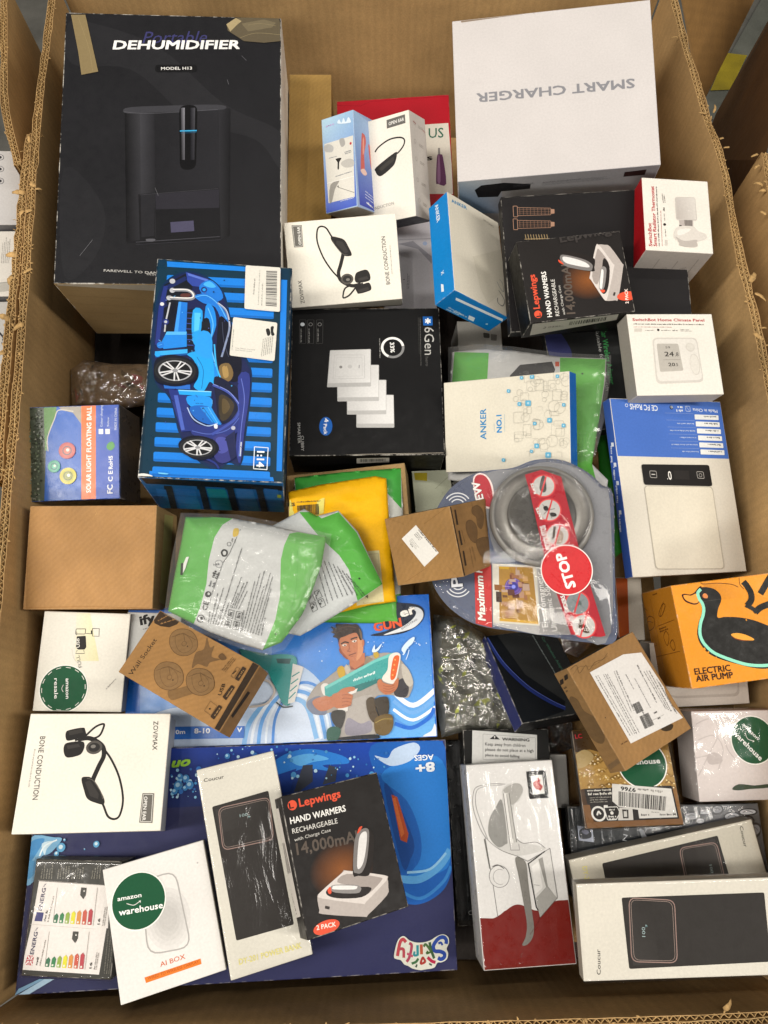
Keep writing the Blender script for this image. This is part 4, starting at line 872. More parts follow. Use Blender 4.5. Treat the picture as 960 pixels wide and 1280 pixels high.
# --- wireless adapter boxes
def adapter(key, label, flip=False):
    c = Carton(key, 'adapter_box', label, 'box', '2b2c2c' if not flip else '2d2f30', {'F': '1b1b1c', 'L': '2a2f5c' if flip else '222223'}, 'dark', .35, group='black car adapter boxes'); return c
c = adapter('cwa1', 'black box with green lettering reading Car Wireless Adapter, left of the climate panel box')
a = c.art(); a.zoom(600, 210, 2.667); a.blob([(216, 545), (250, 530), (300, 600), (300, 640), (240, 640)], '3b3e6a', 4); a.text('Car Wireless Adapter', (402, 536), (432, 722), '46a05a', h=.085, bold=.02); a.text('Suitable for Car with', (384, 540), (420, 742), 'c3c4c0', h=.05); a.greek((372, 640), (398, 760), 1.2, '8c8d8a')
c.done()
c = adapter('cwa2', 'dark box with a blue curved stripe, leaning below the pest repeller pack', True)
a = c.art(); a.zoom(540, 760, 4.8); a.poly([(300, 175), (380, 150), (560, 400), (800, 560), (790, 620), (560, 700), (500, 640)], '15181c'); a.curve([(330, 180), (420, 330), (560, 470), (700, 560), (800, 605)], 3.5, '22306e'); a.curve([(334, 178), (430, 325), (570, 462), (704, 548), (800, 594)], .7, '5a6cc0')
a.text('Car Wireless Adapter', (655, 175), (790, 395), '4d7a66', h=.07, bold=.01); a.greek((600, 165), (740, 400), 1.6, '8f9a9a'); a.disc((540, 270), .8, '111', n=8)
c.done()
# --- silver box with sensor window
c = Carton('silver', 'camera_box', 'pale grey white box with a dark oval window, partly under the green bag', 'box', 'bdbbb5', {'L': '8f8e8a', 'F': 'a3a19b'}, 'satin', .2)
a = c.art(); a.zoom(540, 380, 3.692); a.poly([(118, 80), (240, 95), (260, 260), (110, 262)], 'b3b1aa'); a.rr([(236, 132), (266, 136), (266, 158), (238, 156)], 2, '55534f'); a.rr([(270, 138), (300, 142), (298, 170), (272, 168)], 1, '7d7b76'); c.done()
# --- green bag at the right
S1 = Sheet([(565, 440), (600, 436), (640, 438), (700, 446), (758, 448), (757, 475), (748, 530), (740, 580), (760, 600), (755, 640), (700, 640), (640, 610), (560, 600), (560, 520)], .785, 6, 2.0, (40, 30), 3, 16, slope=(-.0003, 0))
rt = empty('product_bag', Matrix.Translation(at(660, 520, .85)), 'green and clear plastic pouch under the white box reading NO.1', 'bag', 'green product bags')
def adopt(o, parent):
    o.parent = parent; o.matrix_parent_inverse = Matrix.Translation(parent.matrix_world.to_translation()).inverted()
bagm = finish('bag')
adopt(S1.build('pouch', bagm, [([(568, 440), (611, 441), (609, 476), (565, 478)], '55a53c'), ([(700, 447), (757, 449), (755, 480), (748, 530), (740, 580), (755, 640), (700, 640), (690, 560), (700, 470)], '58a63e'), ([(637, 470), (650, 456), (690, 452), (694, 462), (690, 475), (640, 478)], '2c2a2c'), ([(694, 452), (699, 452), (699, 458), (694, 458)], 'c04a2a')], 'c3c2bf'), rt)
a = Art(S1, 'pouch_print', None, bagm, 10); a.zoom(0, 0, 1); a.disc((728, 467), 1.0, '1c2a18', n=10); a.greek((726, 570), (727, 545), 2.2, '6cc048', 2); o = a.done(); adopt(o, rt)
S1f = Sheet([(560, 434), (600, 430), (640, 433), (700, 441), (764, 444), (763, 475), (754, 530), (744, 570), (700, 590), (600, 560), (560, 500)], .781, 6, 2.0, (40, 30), 3, 16, slope=(-.0003, 0)); o = S1f.build('clear_margin', MATS['bag_film'], [], 'ffffff', thick=0); adopt(o, rt)
S1b = Sheet([(745, 520), (768, 510), (776, 600), (778, 690), (765, 700), (750, 610)], .85, 4, 2, (20, 40), 8, 8)
o = S1b.build('green_bag', bagm, [], '2f8f2c'); tag(o, 'strip of darker green bag tucked between the pest repeller and the scale box', 'bag', 'green product bags')
# --- white box NO.1
c = Carton('anker1', 'power_adapter_box', 'white box with blue edge printed NO.1 among small device icons, on the green bag', 'box', 'd9d3c2', {'R': '1467c0', 'F': '2a4fa0', 'L': '1c4f9e'}, 'satin', .3)
a = c.art(); a.zoom(540, 380, 3.692); BL = '2a82b8'
a.text('ANKER', (250, 624), (249, 483), BL, h=.2, bold=.03); a.text('NO.1', (322, 592), (320, 512), '1f86c4', h=.3, bold=.05); a.line([(336, 590), (335, 508)], .3, '77a8c0'); a.line([(288, 590), (287, 552)], .3, '77a8c0')
random.seed(11); GR = 'b7b4a8'
for k in range(62):
    v = random.random(); x = 385 + random.random() * 235; y = 330 + random.random() * 360; u = (y - 520) * .02
    if x > 620 or (x < 430 and y < 340): continue
    kd = random.random(); w, hh = random.uniform(8, 24), random.uniform(8, 26)
    q = [(x - w, y - hh), (x + w, y - hh - 1), (x + w, y + hh), (x - w, y + hh)]
    if kd < .5: a.rrline(q, 1.2, .28, GR)
    elif kd < .8: a.disc((x, y), w * .27, GR, ring=.28, n=16)
    else: a.line([(x - w, y), (x + w * .2, y), (x + w * .2, y + hh)], .28, GR)
for x, y, w in ((445, 458, 13), (405, 462, 9), (463, 336, 10), (415, 341, 8), (355, 402, 8), (580, 334, 8), (544, 537, 11), (476, 552, 8), (485, 655, 11), (461, 680, 7), (538, 697, 13), (609, 561, 9), (610, 466, 8), (332, 720, 8)):
    a.rr([(x - w, y - w), (x + w, y - w), (x + w, y + w), (x - w, y + w)], 1.2, '5aa9cc'); a.disc((x, y), w * .1, 'a9cfdc', n=8)
c.done()
# --- kitchen scale
c = Carton('scale', 'kitchen_scale_box', 'flat blue and white box picturing a kitchen scale with black display, along the right wall', 'box', 'ddd7c9', {'L': '3a5cae', 'F': 'c9c0ac', 'K': '35559f'}, 'satin', .4)
a = c.art(); a.zoom(740, 470, 4.364); Bk = '4a72c4'
a.poly([(90, 100), (705, 130), (756, 452), (136, 436)], Bk)
a.text('CE FC RoHS', (356, 162), (205, 152), 'e6ecf6', h=.17, bold=.03); a.disc((188, 160), 1.7, 'e6ecf6', ring=.5, n=12); a.text('Made in China', (682, 185), (548, 176), 'e6ecf6', h=.11, bold=.01)
a.disc((432, 172), 2.4, '16223e', n=14); a.disc((434, 170), 1.2, 'e6ecf6', ring=.5, n=10); a.greek((494, 184), (458, 182), 3, 'e6ecf6', 2, 1.3); a.rrline([(508, 165), (532, 166), (536, 194), (512, 192)], .6, .5, 'c8d4ea'); a.line([(512, 166), (532, 192)], .4, 'c8d4ea')
for k in range(6):
    y = 210 + k * 38.2; x = 558 + k * 6.2; a.rr([(x, y), (x + 130, y + 5), (x + 132, y + 31), (x + 2, y + 27)], .8, 'e9ebea'); a.greek((x + 118, y + 10), (x + 46, y + 7), 2, '3d4658'); a.greek((x - 10, y + 12 - (2 if k else 0)), (x - (100 if k % 2 else 150), y + 8), 1.6, 'b9c8e6') if k else None
    a.line([(x - 6, y - 4), (x - 160, y - 8)], .2, 'a7b9de')
a.rr([(266, 482), (636, 486), (655, 602), (282, 594)], 3, '1f1d1d'); a.rr([(282, 598), (655, 604), (722, 1054), (346, 1056)], 5, 'b9b2a2'); a.rr([(285, 602), (652, 608), (717, 1049), (350, 1051)], 4.6, 'dfd8c6')
a.rrline([(312, 518), (348, 520), (352, 556), (316, 554)], 1.4, .6, 'b0aca6'); a.line([(322, 537), (342, 538)], .9, 'd8d4ce'); a.rrline([(568, 522), (604, 524), (610, 560), (574, 558)], 1.4, .6, 'b0aca6'); a.disc((589, 542), 2, 'b0aca6', ring=.5, n=10)
a.text('0', (416, 566), (434, 566), 'e9e6e0', h=2.2, bold=.02); a.disc((410, 562), .6, 'e9e6e0', n=8); a.poly([(440, 516), (524, 518), (530, 566), (444, 564)], '2a2726')
a.zoom(740, 470, 4.364)
b = c.art('L', 'side_print'); b.zoom(740, 470, 4.364)
for k, (y0, y1) in enumerate(((385, 470), (495, 565), (595, 690), (755, 850))): b.greek((112 + k * 16, y1), (108 + k * 15, y0), 3.2, 'dfe7f5'); b.rr([(104 + k * 14, y0 - 22), (118 + k * 14, y0 - 22), (120 + k * 14, y0), (106 + k * 14, y0)], .5, 'e6ecf6')
b.greek((96, 560), (88, 380), 1.6, 'b7c6e4', 1)
c.done()
# --- solar ball box
c = Carton('solar', 'floating_light_box', 'box with an orange stripe and pool photo, printed SOLAR LIGHT FLOATING BALL', 'box', '2a55a8', {'R': '6d7078', 'F': '1a2a50', 'L': '3a4a40'}, 'gloss', .5)
a = c.art(); a.zoom(0, 310, 2.526); random.seed(3)
a.poly([(78, 495), (260, 490), (256, 800), (78, 806)], '2f62b8'); a.poly([(78, 495), (150, 492), (140, 800), (78, 806)], '4d5548'); a.poly([(176, 492), (262, 490), (260, 560), (230, 520), (196, 512)], '9c958a'); a.poly([(138, 494), (180, 492), (176, 530), (150, 590), (148, 640), (142, 640)], '5d8a4a'); a.curve([(232, 516), (186, 512), (172, 540), (150, 600), (152, 642)], 1.2, 'c3bdb2')
for k in range(240):
    x, y = 82 + random.random() * 50, 500 + random.random() * 300; r = random.uniform(1.0, 3); cc = random.choice(('23291f', '3a4334', '5d6a52', '6f7a66', '2c3326', '8a8c80')); an = random.random() * 6
    a.poly([(x + math.cos(an + i * 1.57) * r * random.uniform(.7, 2.2), y + math.sin(an + i * 1.57) * r * random.uniform(.7, 2.2)) for i in range(4)], cc)
a.lv = 60
for x, y, c1, c2 in ((213, 640, 'b44a4a', 'd88070'), (172, 690, '2a9a78', '6cc8a8'), (216, 720, 'd6c83a', '5d7a4a')):
    r = 9.4 if x > 200 else 7; a.disc((x, y), r, c1, n=24, col2=c2) if False else a.disc((x, y), r, c2, n=24, col2=c1); a.disc((x, y), r * .5, '3b5f6a' if x < 215 else '4a5a30', ring=1.0, n=14); a.disc((x + 2, y - 2), r * .2, 'e8e8d8', n=8)
a.poly([(258, 490), (304, 489), (304, 800), (258, 796)], 'e2702e'); a.poly([(304, 489), (384, 488), (384, 800), (304, 800)], '2450b4'); a.text('SOLAR LIGHT FLOATING BALL', (288, 773), (290, 502), 'f6f2ec', h=.052, bold=.03)
a.rr([(313, 572), (327, 572), (327, 588), (313, 588)], .3, 'f2f0ea'); a.rr([(334, 572), (348, 572), (348, 588), (334, 588)], .3, 'f2f0ea'); a.text('Colour changing', (325, 565), (325, 497), 'd3dcef', h=.1); a.text('Yellow', (346, 565), (346, 535), 'd3dcef', h=.22); a.text('MADE IN CHINA', (370, 575), (371, 505), 'd3dcef', h=.11)
a.blob([(342, 618), (356, 612), (364, 626), (352, 640), (338, 632)], '4a9a3c', 3); a.text('RoHS', (357, 698), (357, 657), 'eef1f6', h=.3, bold=.04); a.text('C E', (357, 737), (357, 704), 'eef1f6', h=.4, bold=.04); a.text('FC', (357, 775), (357, 748), 'eef1f6', h=.6, bold=.04)
a = c.art('R', 'side_print'); a.zoom(0, 310, 2.526); a.line([(384, 492), (450, 640), (386, 760)], .5, '3a3c42'); a.line([(386, 740), (455, 800)], .6, '2a3c6e')
c.done()
# --- toy car box
c = Carton('car', 'toy_car_box', 'tall blue box picturing a brick built sports car against a container, with white labels', 'box', '0b2a3c', {'F': '1c6cb0', 'R': '123a58', 'L': '0a2030'}, 'blackgloss', .8, 1.1)
a = c.art(); a.zoom(175, 320, 5.053); CB, DK = '1a7fe0', '0b2c42'
z2 = lambda x, y: (x, y + (460 - 320) * 5.053)
a.poly([(118, 18), (946, 70), (930, 1420), (10, 1390)], '0c3246'); a.poly([(170, 34), (890, 84), (888, 110), (172, 68)], CB); a.poly([(892, 150), (930, 152), (896, 1360), (862, 1358)], CB)
a.poly(list(map(lambda p: z2(*p), [(60, 650), (840, 690), (846, 716), (55, 684)])), CB)
a.hold = True
for k in range(14):
    y = 120 + k * 93; xr = 850 - k * 2.2; xl = 170 - k * 7
    a.rr([(xl, y), (xr, y + 34), (xr - 2, y + 34 + 58), (xl - 2, y + 60)], 2, CB)
a.lv += 1
for k in range(14):
    y = 120 + k * 93; xr = 850 - k * 2.2; xl = 170 - k * 7
    a.poly([(xl, y + 44), (xr, y + 78), (xr - 2, y + 90), (xl - 2, y + 58)], '1268c0')
a.hold = False; a.up()
a.poly([(120, 20), (168, 24), (150, 66), (116, 62)], '083048'); a.poly([(890, 84), (938, 90), (936, 150), (892, 148)], '083048')
NV, MB, LB, BK, GY, SK = '26357e', '1f78d8', '25a0ee', '141a24', 'b9bcc4', '3a56b0'
# shadow on the panel, then the dark chassis silhouette
a.blob([(70, 560), (100, 300), (160, 160), (300, 95), (440, 140), (530, 230), (575, 400), (600, 520), (660, 620), (705, 720), (705, 850), z2(692, 260), z2(670, 430), z2(640, 610), z2(560, 600), z2(500, 640), z2(380, 600), z2(255, 440), z2(190, 200), (96, 800)], '0c2a50', 4)
a.blob([(90, 560), (115, 330), (165, 180), (300, 105), (430, 148), (515, 235), (560, 390), (590, 500), (650, 640), (695, 720), (692, 850), z2(680, 250), z2(655, 420), z2(636, 600), z2(560, 585), z2(500, 625), z2(380, 575), z2(262, 430), z2(210, 200), (110, 800)], '1a2350', 4)
# rear end: wing, lights, exhaust (top left)
a.poly([(150, 185), (290, 112), (345, 155), (330, 205), (300, 290), (170, 310)], BK); a.poly([(160, 190), (285, 128), (300, 150), (175, 215)], '1c2a5c'); a.poly([(118, 330), (150, 190), (176, 190), (150, 330), (120, 560), (96, 560)], NV); a.poly([(150, 330), (200, 300), (240, 300), (205, 520), (160, 500)], '101522')
a.poly([(290, 102), (435, 148), (415, 200), (330, 190), (300, 160)], '31479e'); a.poly([(300, 108), (430, 150), (426, 162), (306, 124)], '5a74cc'); a.blob([(375, 190), (440, 152), (500, 200), (525, 265), (470, 290), (400, 250)], MB, 3); a.blob([(400, 180), (440, 160), (480, 195), (440, 200)], '49aef0', 3); a.disc((405, 214), 3.4, NV, n=14); a.disc((405, 214), 1.8, LB, n=10)
a.hold = True
for (x0, y0) in ((205, 160), (205, 218), (185, 265)): a.disc((x0, y0), 3, GY, n=14)
a.hold = False; a.up()
a.curve([(208, 216), (300, 218), (338, 245), (320, 272), (188, 266)], 3.6, '8d9098'); a.curve([(208, 213), (300, 215), (336, 243), (318, 266), (190, 262)], 1.2, 'f0ece8'); a.blob([(262, 240), (310, 238), (322, 250), (300, 262), (258, 258)], '5a3430', 3)
a.line([(190, 295), (162, 420), (156, 480)], 1.6, GY); a.disc((163, 417), 3.4, NV, n=14); a.disc((163, 417), 1.7, GY, n=10); a.disc((140, 305), 2.2, 'd8dade', n=10)
# engine deck and rear quarter
a.poly([(245, 290), (300, 296), (288, 560), (205, 560)], MB); a.poly([(245, 290), (262, 292), (232, 558), (205, 560)], '3f9af0'); a.poly([(300, 340), (345, 335), (335, 600), (285, 600)], '12182a'); [a.line([(292, 360 + 34 * k), (338, 362 + 34 * k)], .7, '3a56b0') for k in range(7)]
a.blob([(335, 345), (395, 348), (384, 480), (362, 572), (330, 520)], LB, 3); a.poly([(345, 360), (384, 362), (372, 470), (342, 480)], '55c4f4')
a.blob([(345, 255), (420, 242), (500, 300), (560, 400), (556, 440), (520, 420), (475, 325), (400, 300)], MB, 3); a.curve([(350, 262), (420, 252), (495, 308), (548, 400)], .8, '6cbcf4')
a.blob([(415, 320), (465, 330), (482, 440), (450, 560), (500, 745), (450, 765), (405, 600)], '1f8ae6', 3); a.blob([(390, 420), (436, 400), (446, 520), (400, 580)], BK, 3); a.curve([(430, 330), (462, 430), (448, 560), (480, 700)], .9, '6cc0f6')
a.poly([(130, 560), (170, 480), (296, 480), (296, 575), (150, 590)], '1f84e0'); a.poly([(170, 480), (296, 480), (292, 500), (160, 500)], '54b0f4'); a.poly([(95, 605), (300, 590), (300, 625), (100, 640)], '38a8f0'); a.poly([(95, 632), (300, 616), (300, 628), (100, 644)], '14549c'); a.disc((130, 565), 3.8, MB, n=14); a.disc((112, 622), 3, LB, n=12)
a.blob([(300, 620), (400, 600), (455, 620), (470, 800), z2(440, 90), z2(400, 150), z2(340, 120), (370, 760), (340, 660)], '22a2ee', 4); a.blob([(380, 480), (450, 500), (452, 640), (390, 640), (345, 590)], '2b9cf0', 3); a.curve([(360, 640), (400, 720), (390, 840)], .6, '0f5ea8')
# windscreen, cabin
a.blob([(500, 395), (556, 420), (580, 470), (570, 600), (640, 650), (620, 790), (530, 770), (486, 640)], '0f1324', 4); a.curve([(520, 420), (530, 540), (560, 640)], .5, '4a5068'); a.blob([(500, 700), (560, 680), (590, 740), (570, 790), (520, 790)], '7a6440', 3); a.blob([(520, 705), (550, 700), (560, 760), (530, 770)], 'a88a54', 3)
a.curve([(490, 300), (545, 350), (566, 450), (540, 560), (516, 640)], 2.0, '8794b4'); a.curve([(494, 298), (548, 348), (570, 450)], .6, 'd0d8e8'); a.curve([(470, 560), (484, 700), (520, 800)], 1.6, '3fb4f4')
# door, sill, bonnet
a.blob([z2(470, 60), z2(560, 90), z2(640, 160), z2(620, 290), z2(560, 350), z2(500, 330), z2(480, 200)], '141a34', 4); a.blob([z2(500, 180), z2(556, 186), z2(596, 240), z2(560, 318), z2(508, 326)], '3a3226', 3); a.blob([z2(520, 200), z2(548, 205), z2(570, 250), z2(540, 290), z2(520, 280)], '57492f', 3)
a.poly([z2(150, 108), z2(318, 108), z2(318, 138), z2(156, 132)], '2c6cc8'); a.poly([z2(180, 135), z2(240, 140), z2(300, 180), z2(330, 400), z2(262, 405), z2(205, 220)], NV); a.poly([z2(215, 175), z2(240, 175), z2(284, 392), z2(262, 396)], '4a62bc'); a.poly([z2(240, 140), z2(452, 150), z2(450, 182), z2(250, 170)], LB); a.poly([z2(244, 140), z2(452, 150), z2(452, 156), z2(246, 147)], '8ad2fa')
a.blob([z2(300, 180), z2(440, 185), z2(456, 240), z2(430, 250), z2(320, 245)], '2292ea', 3); a.greek(z2(352, 228), z2(400, 232), 1.2, '0f4c90'); a.blob([z2(315, 250), z2(430, 245), z2(500, 330), z2(512, 362), z2(430, 358), z2(350, 320)], '1b62bc', 3); a.poly([z2(380, 250), z2(450, 248), z2(512, 360), z2(455, 345)], '2390e6'); a.line([z2(400, 252), z2(470, 350)], .5, '0f4c90'); a.line([z2(430, 250), z2(492, 352)], .5, '6cc0f6')
a.blob([z2(290, 270), z2(350, 350), z2(440, 372), z2(560, 345), z2(630, 262), z2(668, 262), z2(640, 380), z2(560, 440), z2(470, 452), z2(330, 420)], '28357c', 4); a.curve([z2(300, 252), z2(340, 325), z2(425, 368), z2(490, 352)], 1.1, 'a9c0e8'); a.curve([z2(330, 400), z2(440, 420), z2(560, 390), z2(640, 300)], .8, '5468b8')
a.curve([z2(460, 110), z2(560, 158), z2(624, 235), z2(612, 312), z2(540, 372), z2(455, 422)], 2.6, '3d4fa4'); a.curve([z2(462, 104), z2(562, 152), z2(630, 235)], .6, '8c9cdc')
a.blob([z2(620, 60), z2(690, 40), z2(692, 180), z2(665, 360), z2(634, 605), z2(606, 500), z2(628, 300)], '2e3a86', 3); a.curve([z2(640, 70), z2(660, 200), z2(640, 380), z2(625, 560)], .8, '6474c4'); a.blob([z2(465, 440), z2(560, 430), z2(596, 560), z2(520, 604), z2(468, 560)], '35397c', 3); a.blob([z2(480, 450), z2(540, 445), z2(560, 520), z2(500, 540)], '4a50a0', 3); a.poly([z2(540, 440), z2(600, 400), z2(610, 560), z2(575, 590)], '1d244e')
a.disc(z2(590, 382), 2.2, 'b4b8c8', n=10); a.curve([z2(640, 470), z2(634, 560)], 1.2, 'c4c8d4'); a.curve([z2(380, 560), z2(470, 600), z2(500, 640)], 2.0, NV); a.blob([z2(470, 360), z2(490, 362), z2(488, 385), z2(470, 382)], 'dfe4ec', 3)
random.seed(21); a.hold = True
for i in range(70):
    x, y = random.uniform(130, 640), random.uniform(150, 1270); an = random.random() * 6; L_ = random.uniform(8, 26)
    if x > 600 and y < 700: continue
    if i % 3: a.disc((x, y), random.uniform(.4, .9), random.choice((SK, '111726', '4aa6ec', '5668b8', '0d1530')), n=7)
    else: a.line([(x, y), (x + math.cos(an) * L_, y + math.sin(an) * L_)], .5, random.choice(('0e1838', '6cb8f0', '3a4ea0')))
a.hold = False; a.up()
a.blob([(88, 730), (110, 650), (224, 628), (340, 670), (372, 740), (340, 800), (224, 828), (110, 800)], '0c1224', 4); a.blob([z2(245, 500), z2(280, 445), z2(370, 430), z2(470, 460), z2(500, 520), z2(440, 575), z2(340, 580)], '0c1224', 4)
def wheel(a, c, rx, ry):
    ux = a.mm(c, (c[0] + 10, c[1])) / 10; x, y = rx * ux, ry * ux
    a.disc(c, (x, y), '1e2024', n=36); a.disc(c, (x * .93, y * .93), '2c2f34', ring=.5, n=36); a.disc(c, (x * .80, y * .78), 'a9abb0', n=32); a.disc(c, (x * .72, y * .70), '15171a', n=32)
    u = a.loc(c)
    for k in range(10):
        an = math.radians(k * 36 + 8); b1 = an + .22
        P1 = lambda t, an: (u[0] + math.cos(an) * x * .001 * t, u[1] + math.sin(an) * y * .001 * t)
        a.stroke([P1(.12, an), P1(.78, an + (.16 if k % 2 else -.16))], 1.5, 'd8d9dc')
    a.disc(c, (x * .14, y * .14), '8a8c90', n=12)
wheel(a, (224, 728), 134, 92); wheel(a, z2(366, 506), 116, 68)
a.rrline([z2(724, 502), z2(810, 508), z2(802, 646), z2(718, 640)], .3, .9, 'dfe9f2'); a.text('1:14', z2(742, 530), z2(738, 628), 'f4f7fa', h=.42, bold=.05)
l = c.art('T', 'barcode_label', 'label', 130, 'white barcode label at the top right corner'); l.zoom(175, 320, 5.053); l.rr([(668, 66), (888, 80), (884, 360), (660, 340)], 2.2, 'dfdcd2'); l.bars([(866, 102), (864, 330), (794, 324), (798, 100)], '4a4a4a', 34); l.greek((772, 320), (778, 180), 1.2, '8b8982'); l.greek((750, 316), (760, 100), 1.1, 'a5a39c'); l.greek((722, 250), (730, 150), 1.6, '8b8982')
l = c.art('T', 'shipping_label', 'label', 130, 'white label with black marks below the barcode label'); l.zoom(175, 320, 5.053); l.rr([(590, 392), (868, 428), (850, 670), (566, 634)], 2.2, 'dfdcd2'); l.greek((604, 590), (740, 604), 1.3, 'a9a7a0', 2); l.blob([(796, 470), (816, 466), (824, 500), (806, 510)], '1c1c1c', 3); l.blob([(826, 456), (846, 452), (842, 480), (850, 505), (830, 506)], '1c1c1c', 3)
for k in range(6): l.greek((770 + k * 12, 640 - k * 4), (782 + k * 12, 530 - k * 4), 1.0, '77756e')
l.greek((590, 470), (580, 600), 1.0, '9a9890')
a = c.art('F', 'side_print'); a.zoom(175, 460, 5.053); a.poly([(0, 690), (900, 745), (900, 775), (40, 730)], '14202a')
for x, w, cc in ((100, 60, '2f7cc8'), (215, 130, '2a74c0'), (420, 120, '1f8f9a'), (600, 110, '3a7cc4'), (780, 90, '2f74c0')): a.grad([(x, 760), (x + w, 768), (x + w + 60, 940), (x + 50, 940)], [cc, cc, '2a8f9a', '2f7fb8'], 4)
for x in (160, 368, 545, 728): a.poly([(x, 750), (x + 44, 752), (x + 90, 945), (x + 50, 945)], '26323c'); a.poly([(x - 10, 742), (x + 40, 744), (x + 40, 768), (x - 6, 766)], '1b2a34')
a.line([(60, 790), (860, 850)], .5, '1a2c38'); a.poly([(866, 798), (892, 800), (892, 820), (868, 818)], 'a8b83a'); a.line([(120, 850), (880, 885)], .5, '1a3c50')
for k in range(2): a.greek((630, 905 + k * 22), (735, 912 + k * 22), 2, 'b7d2e8')
a = c.art('T', 'edge_wear', 'label', 132); a.zoom(175, 460, 5.053); a.blob([(-20, 676), (30, 670), (80, 684), (70, 694), (20, 696), (-20, 692)], 'e4e2dc', 3); a.line([(70, 690), (300, 704), (560, 722), (850, 738)], .5, 'cfcac0'); a.blob([(120, 664), (180, 670), (170, 676), (124, 672)], '6cc4f0', 3)
c.done()
# --- 6Gen
c = Carton('sixgen', 'switch_set_box', 'square black box picturing four stacked white switches and a 33% ring', 'box', '151516', {'F': '121213', 'L': '2a4468', 'R': '0f0f10'}, 'dark', .7)
a = c.art(); a.zoom(360, 380, 4.8); Wt = 'e6e5e2'
for q in ([(410, 545), (634, 545), (638, 742), (410, 742)], [(352, 455), (590, 455), (590, 662), (354, 664)], [(294, 365), (546, 365), (546, 582), (296, 585)], [(252, 278), (497, 270), (498, 495), (234, 500)]):
    a.rr(q, 1.2, 'b9b8b6'); k = [(q[0][0] + 3, q[0][1] + 3), (q[1][0] - 3, q[1][1] + 3), (q[2][0] - 3, q[2][1] - 24), (q[3][0] + 5, q[3][1] - 24)]; a.grad(k, ['c9c8c6', 'dddcda', 'e3e2e0', 'd0cfcd'], 4)
a.rrline([(278, 306), (458, 306), (460, 446), (270, 450)], .6, .35, 'b3b2b0'); a.rrline([(292, 322), (444, 322), (446, 432), (284, 436)], .6, .3, 'c0bfbd'); a.disc((317, 379), 1.9, '8a8987', n=12); a.disc((371, 376), 2.6, 'c4c3c1', n=14); a.line([(428, 366), (426, 386)], .7, '77767a')
a.disc((628, 262), 12.6, 'f2f1ee', ring=3.0, n=40); a.disc((628, 262), 12.6, '8a8a8a', ring=3.0, n=20, a0=-115, a1=10); a.text('33%', (612, 232), (616, 292), 'f2f1ee', h=.36, bold=.04); a.greek((548, 208), (550, 322), 1.1, 'b5b4b0')
a.rr([(808, 76), (866, 76), (868, 130), (812, 130)], .6, '1b5fae')
for k in range(3): a.stroke([(lambda u: (u[0] + .0038 * math.cos(an), u[1] + .0038 * math.sin(an)))(a.loc((839, 103))) for an in (k * 1.047 + .5, k * 1.047 + .5 + math.pi)], 1.8, 'f0f2f4')
a.text('6Gen', (818, 140), (820, 306), 'b9b8b4', h=.31, bold=.0); a.text('hero', (824, 318), (826, 374), '5d5c5a', h=.3); a.greek((790, 84), (796, 372), 1.0, '6a6966'); a.greek((780, 84), (786, 300), .8, '4a4946')
for x in (70, 118, 172): a.rrline([(x, 97), (x + 38, 97), (x + 36, 238), (x - 2, 240)], .4, .3, '5d5c5a'); a.greek((x + 6, 150), (x + 5, 232), 1.4, '9a9996'); a.disc((x + 18, 124), 2.2, 'c9d0d8' if x == 70 else '8a8988', ring=.7, n=10)
a.disc((86, 124), 2.4, 'd8dde2', n=10); a.disc((227, 735), (7.6, 11.6), '1f62b8', n=32); a.text('4', (216, 688), (220, 712), 'f0f2f6', h=.9, bold=.03); a.text('Pack', (214, 722), (216, 784), 'f0f2f6', h=.3, bold=.03)
a.text('CUBBY', (78, 792), (80, 884), 'c9c8c4', h=.17); a.text('SMARTER', (58, 714), (60, 838), 'c9c8c4', h=.12)
a = c.art('F', 'barcode_label', 'label'); a.zoom(360, 380, 4.8); a.poly([(412, 926), (608, 922), (608, 950), (412, 956)], 'cfcac0'); a.bars([(432, 930), (590, 927), (590, 943), (432, 948)], '3a3834', 26)
a = c.art('T', 'edge_wear', 'label', 60); a.zoom(360, 380, 4.8); a.line([(20, 916), (200, 910), (420, 904), (932, 895)], .45, 'b9b0a0')
c.done()
# --- plain brown carton
c = Carton('brown', 'plain_carton', 'plain unmarked brown cardboard box below the solar light box', 'box', 'b88c5a', {'R': 'a98a58', 'F': 'a87a42'}, 'kraft', .4)  # right side darker than the lid, with shade in the board colour
a = c.art('T', 'cover_scuffs'); a.zoom(0, 590, 3.692); a.grad([(132, 160), (210, 160), (205, 630), (120, 632)], ['a98050', 'b88c5a', 'b88c5a', 'a67c4a'], 6); a.curve([(440, 178), (446, 190), (438, 200)], .5, 'd2a468'); a.curve([(120, 626), (400, 622), (690, 628)], .5, 'a3733c'); a.curve([(708, 170), (706, 400), (700, 600)], .4, 'cfa065'); a.curve([(620, 205), (690, 240)], .3, 'a87a42')
a = c.art('R', 'packing_tape', 'bag'); a.zoom(0, 590, 3.692); a.poly([(760, 195), (800, 205), (770, 620), (735, 600)], 'a09a5e')
c.done()
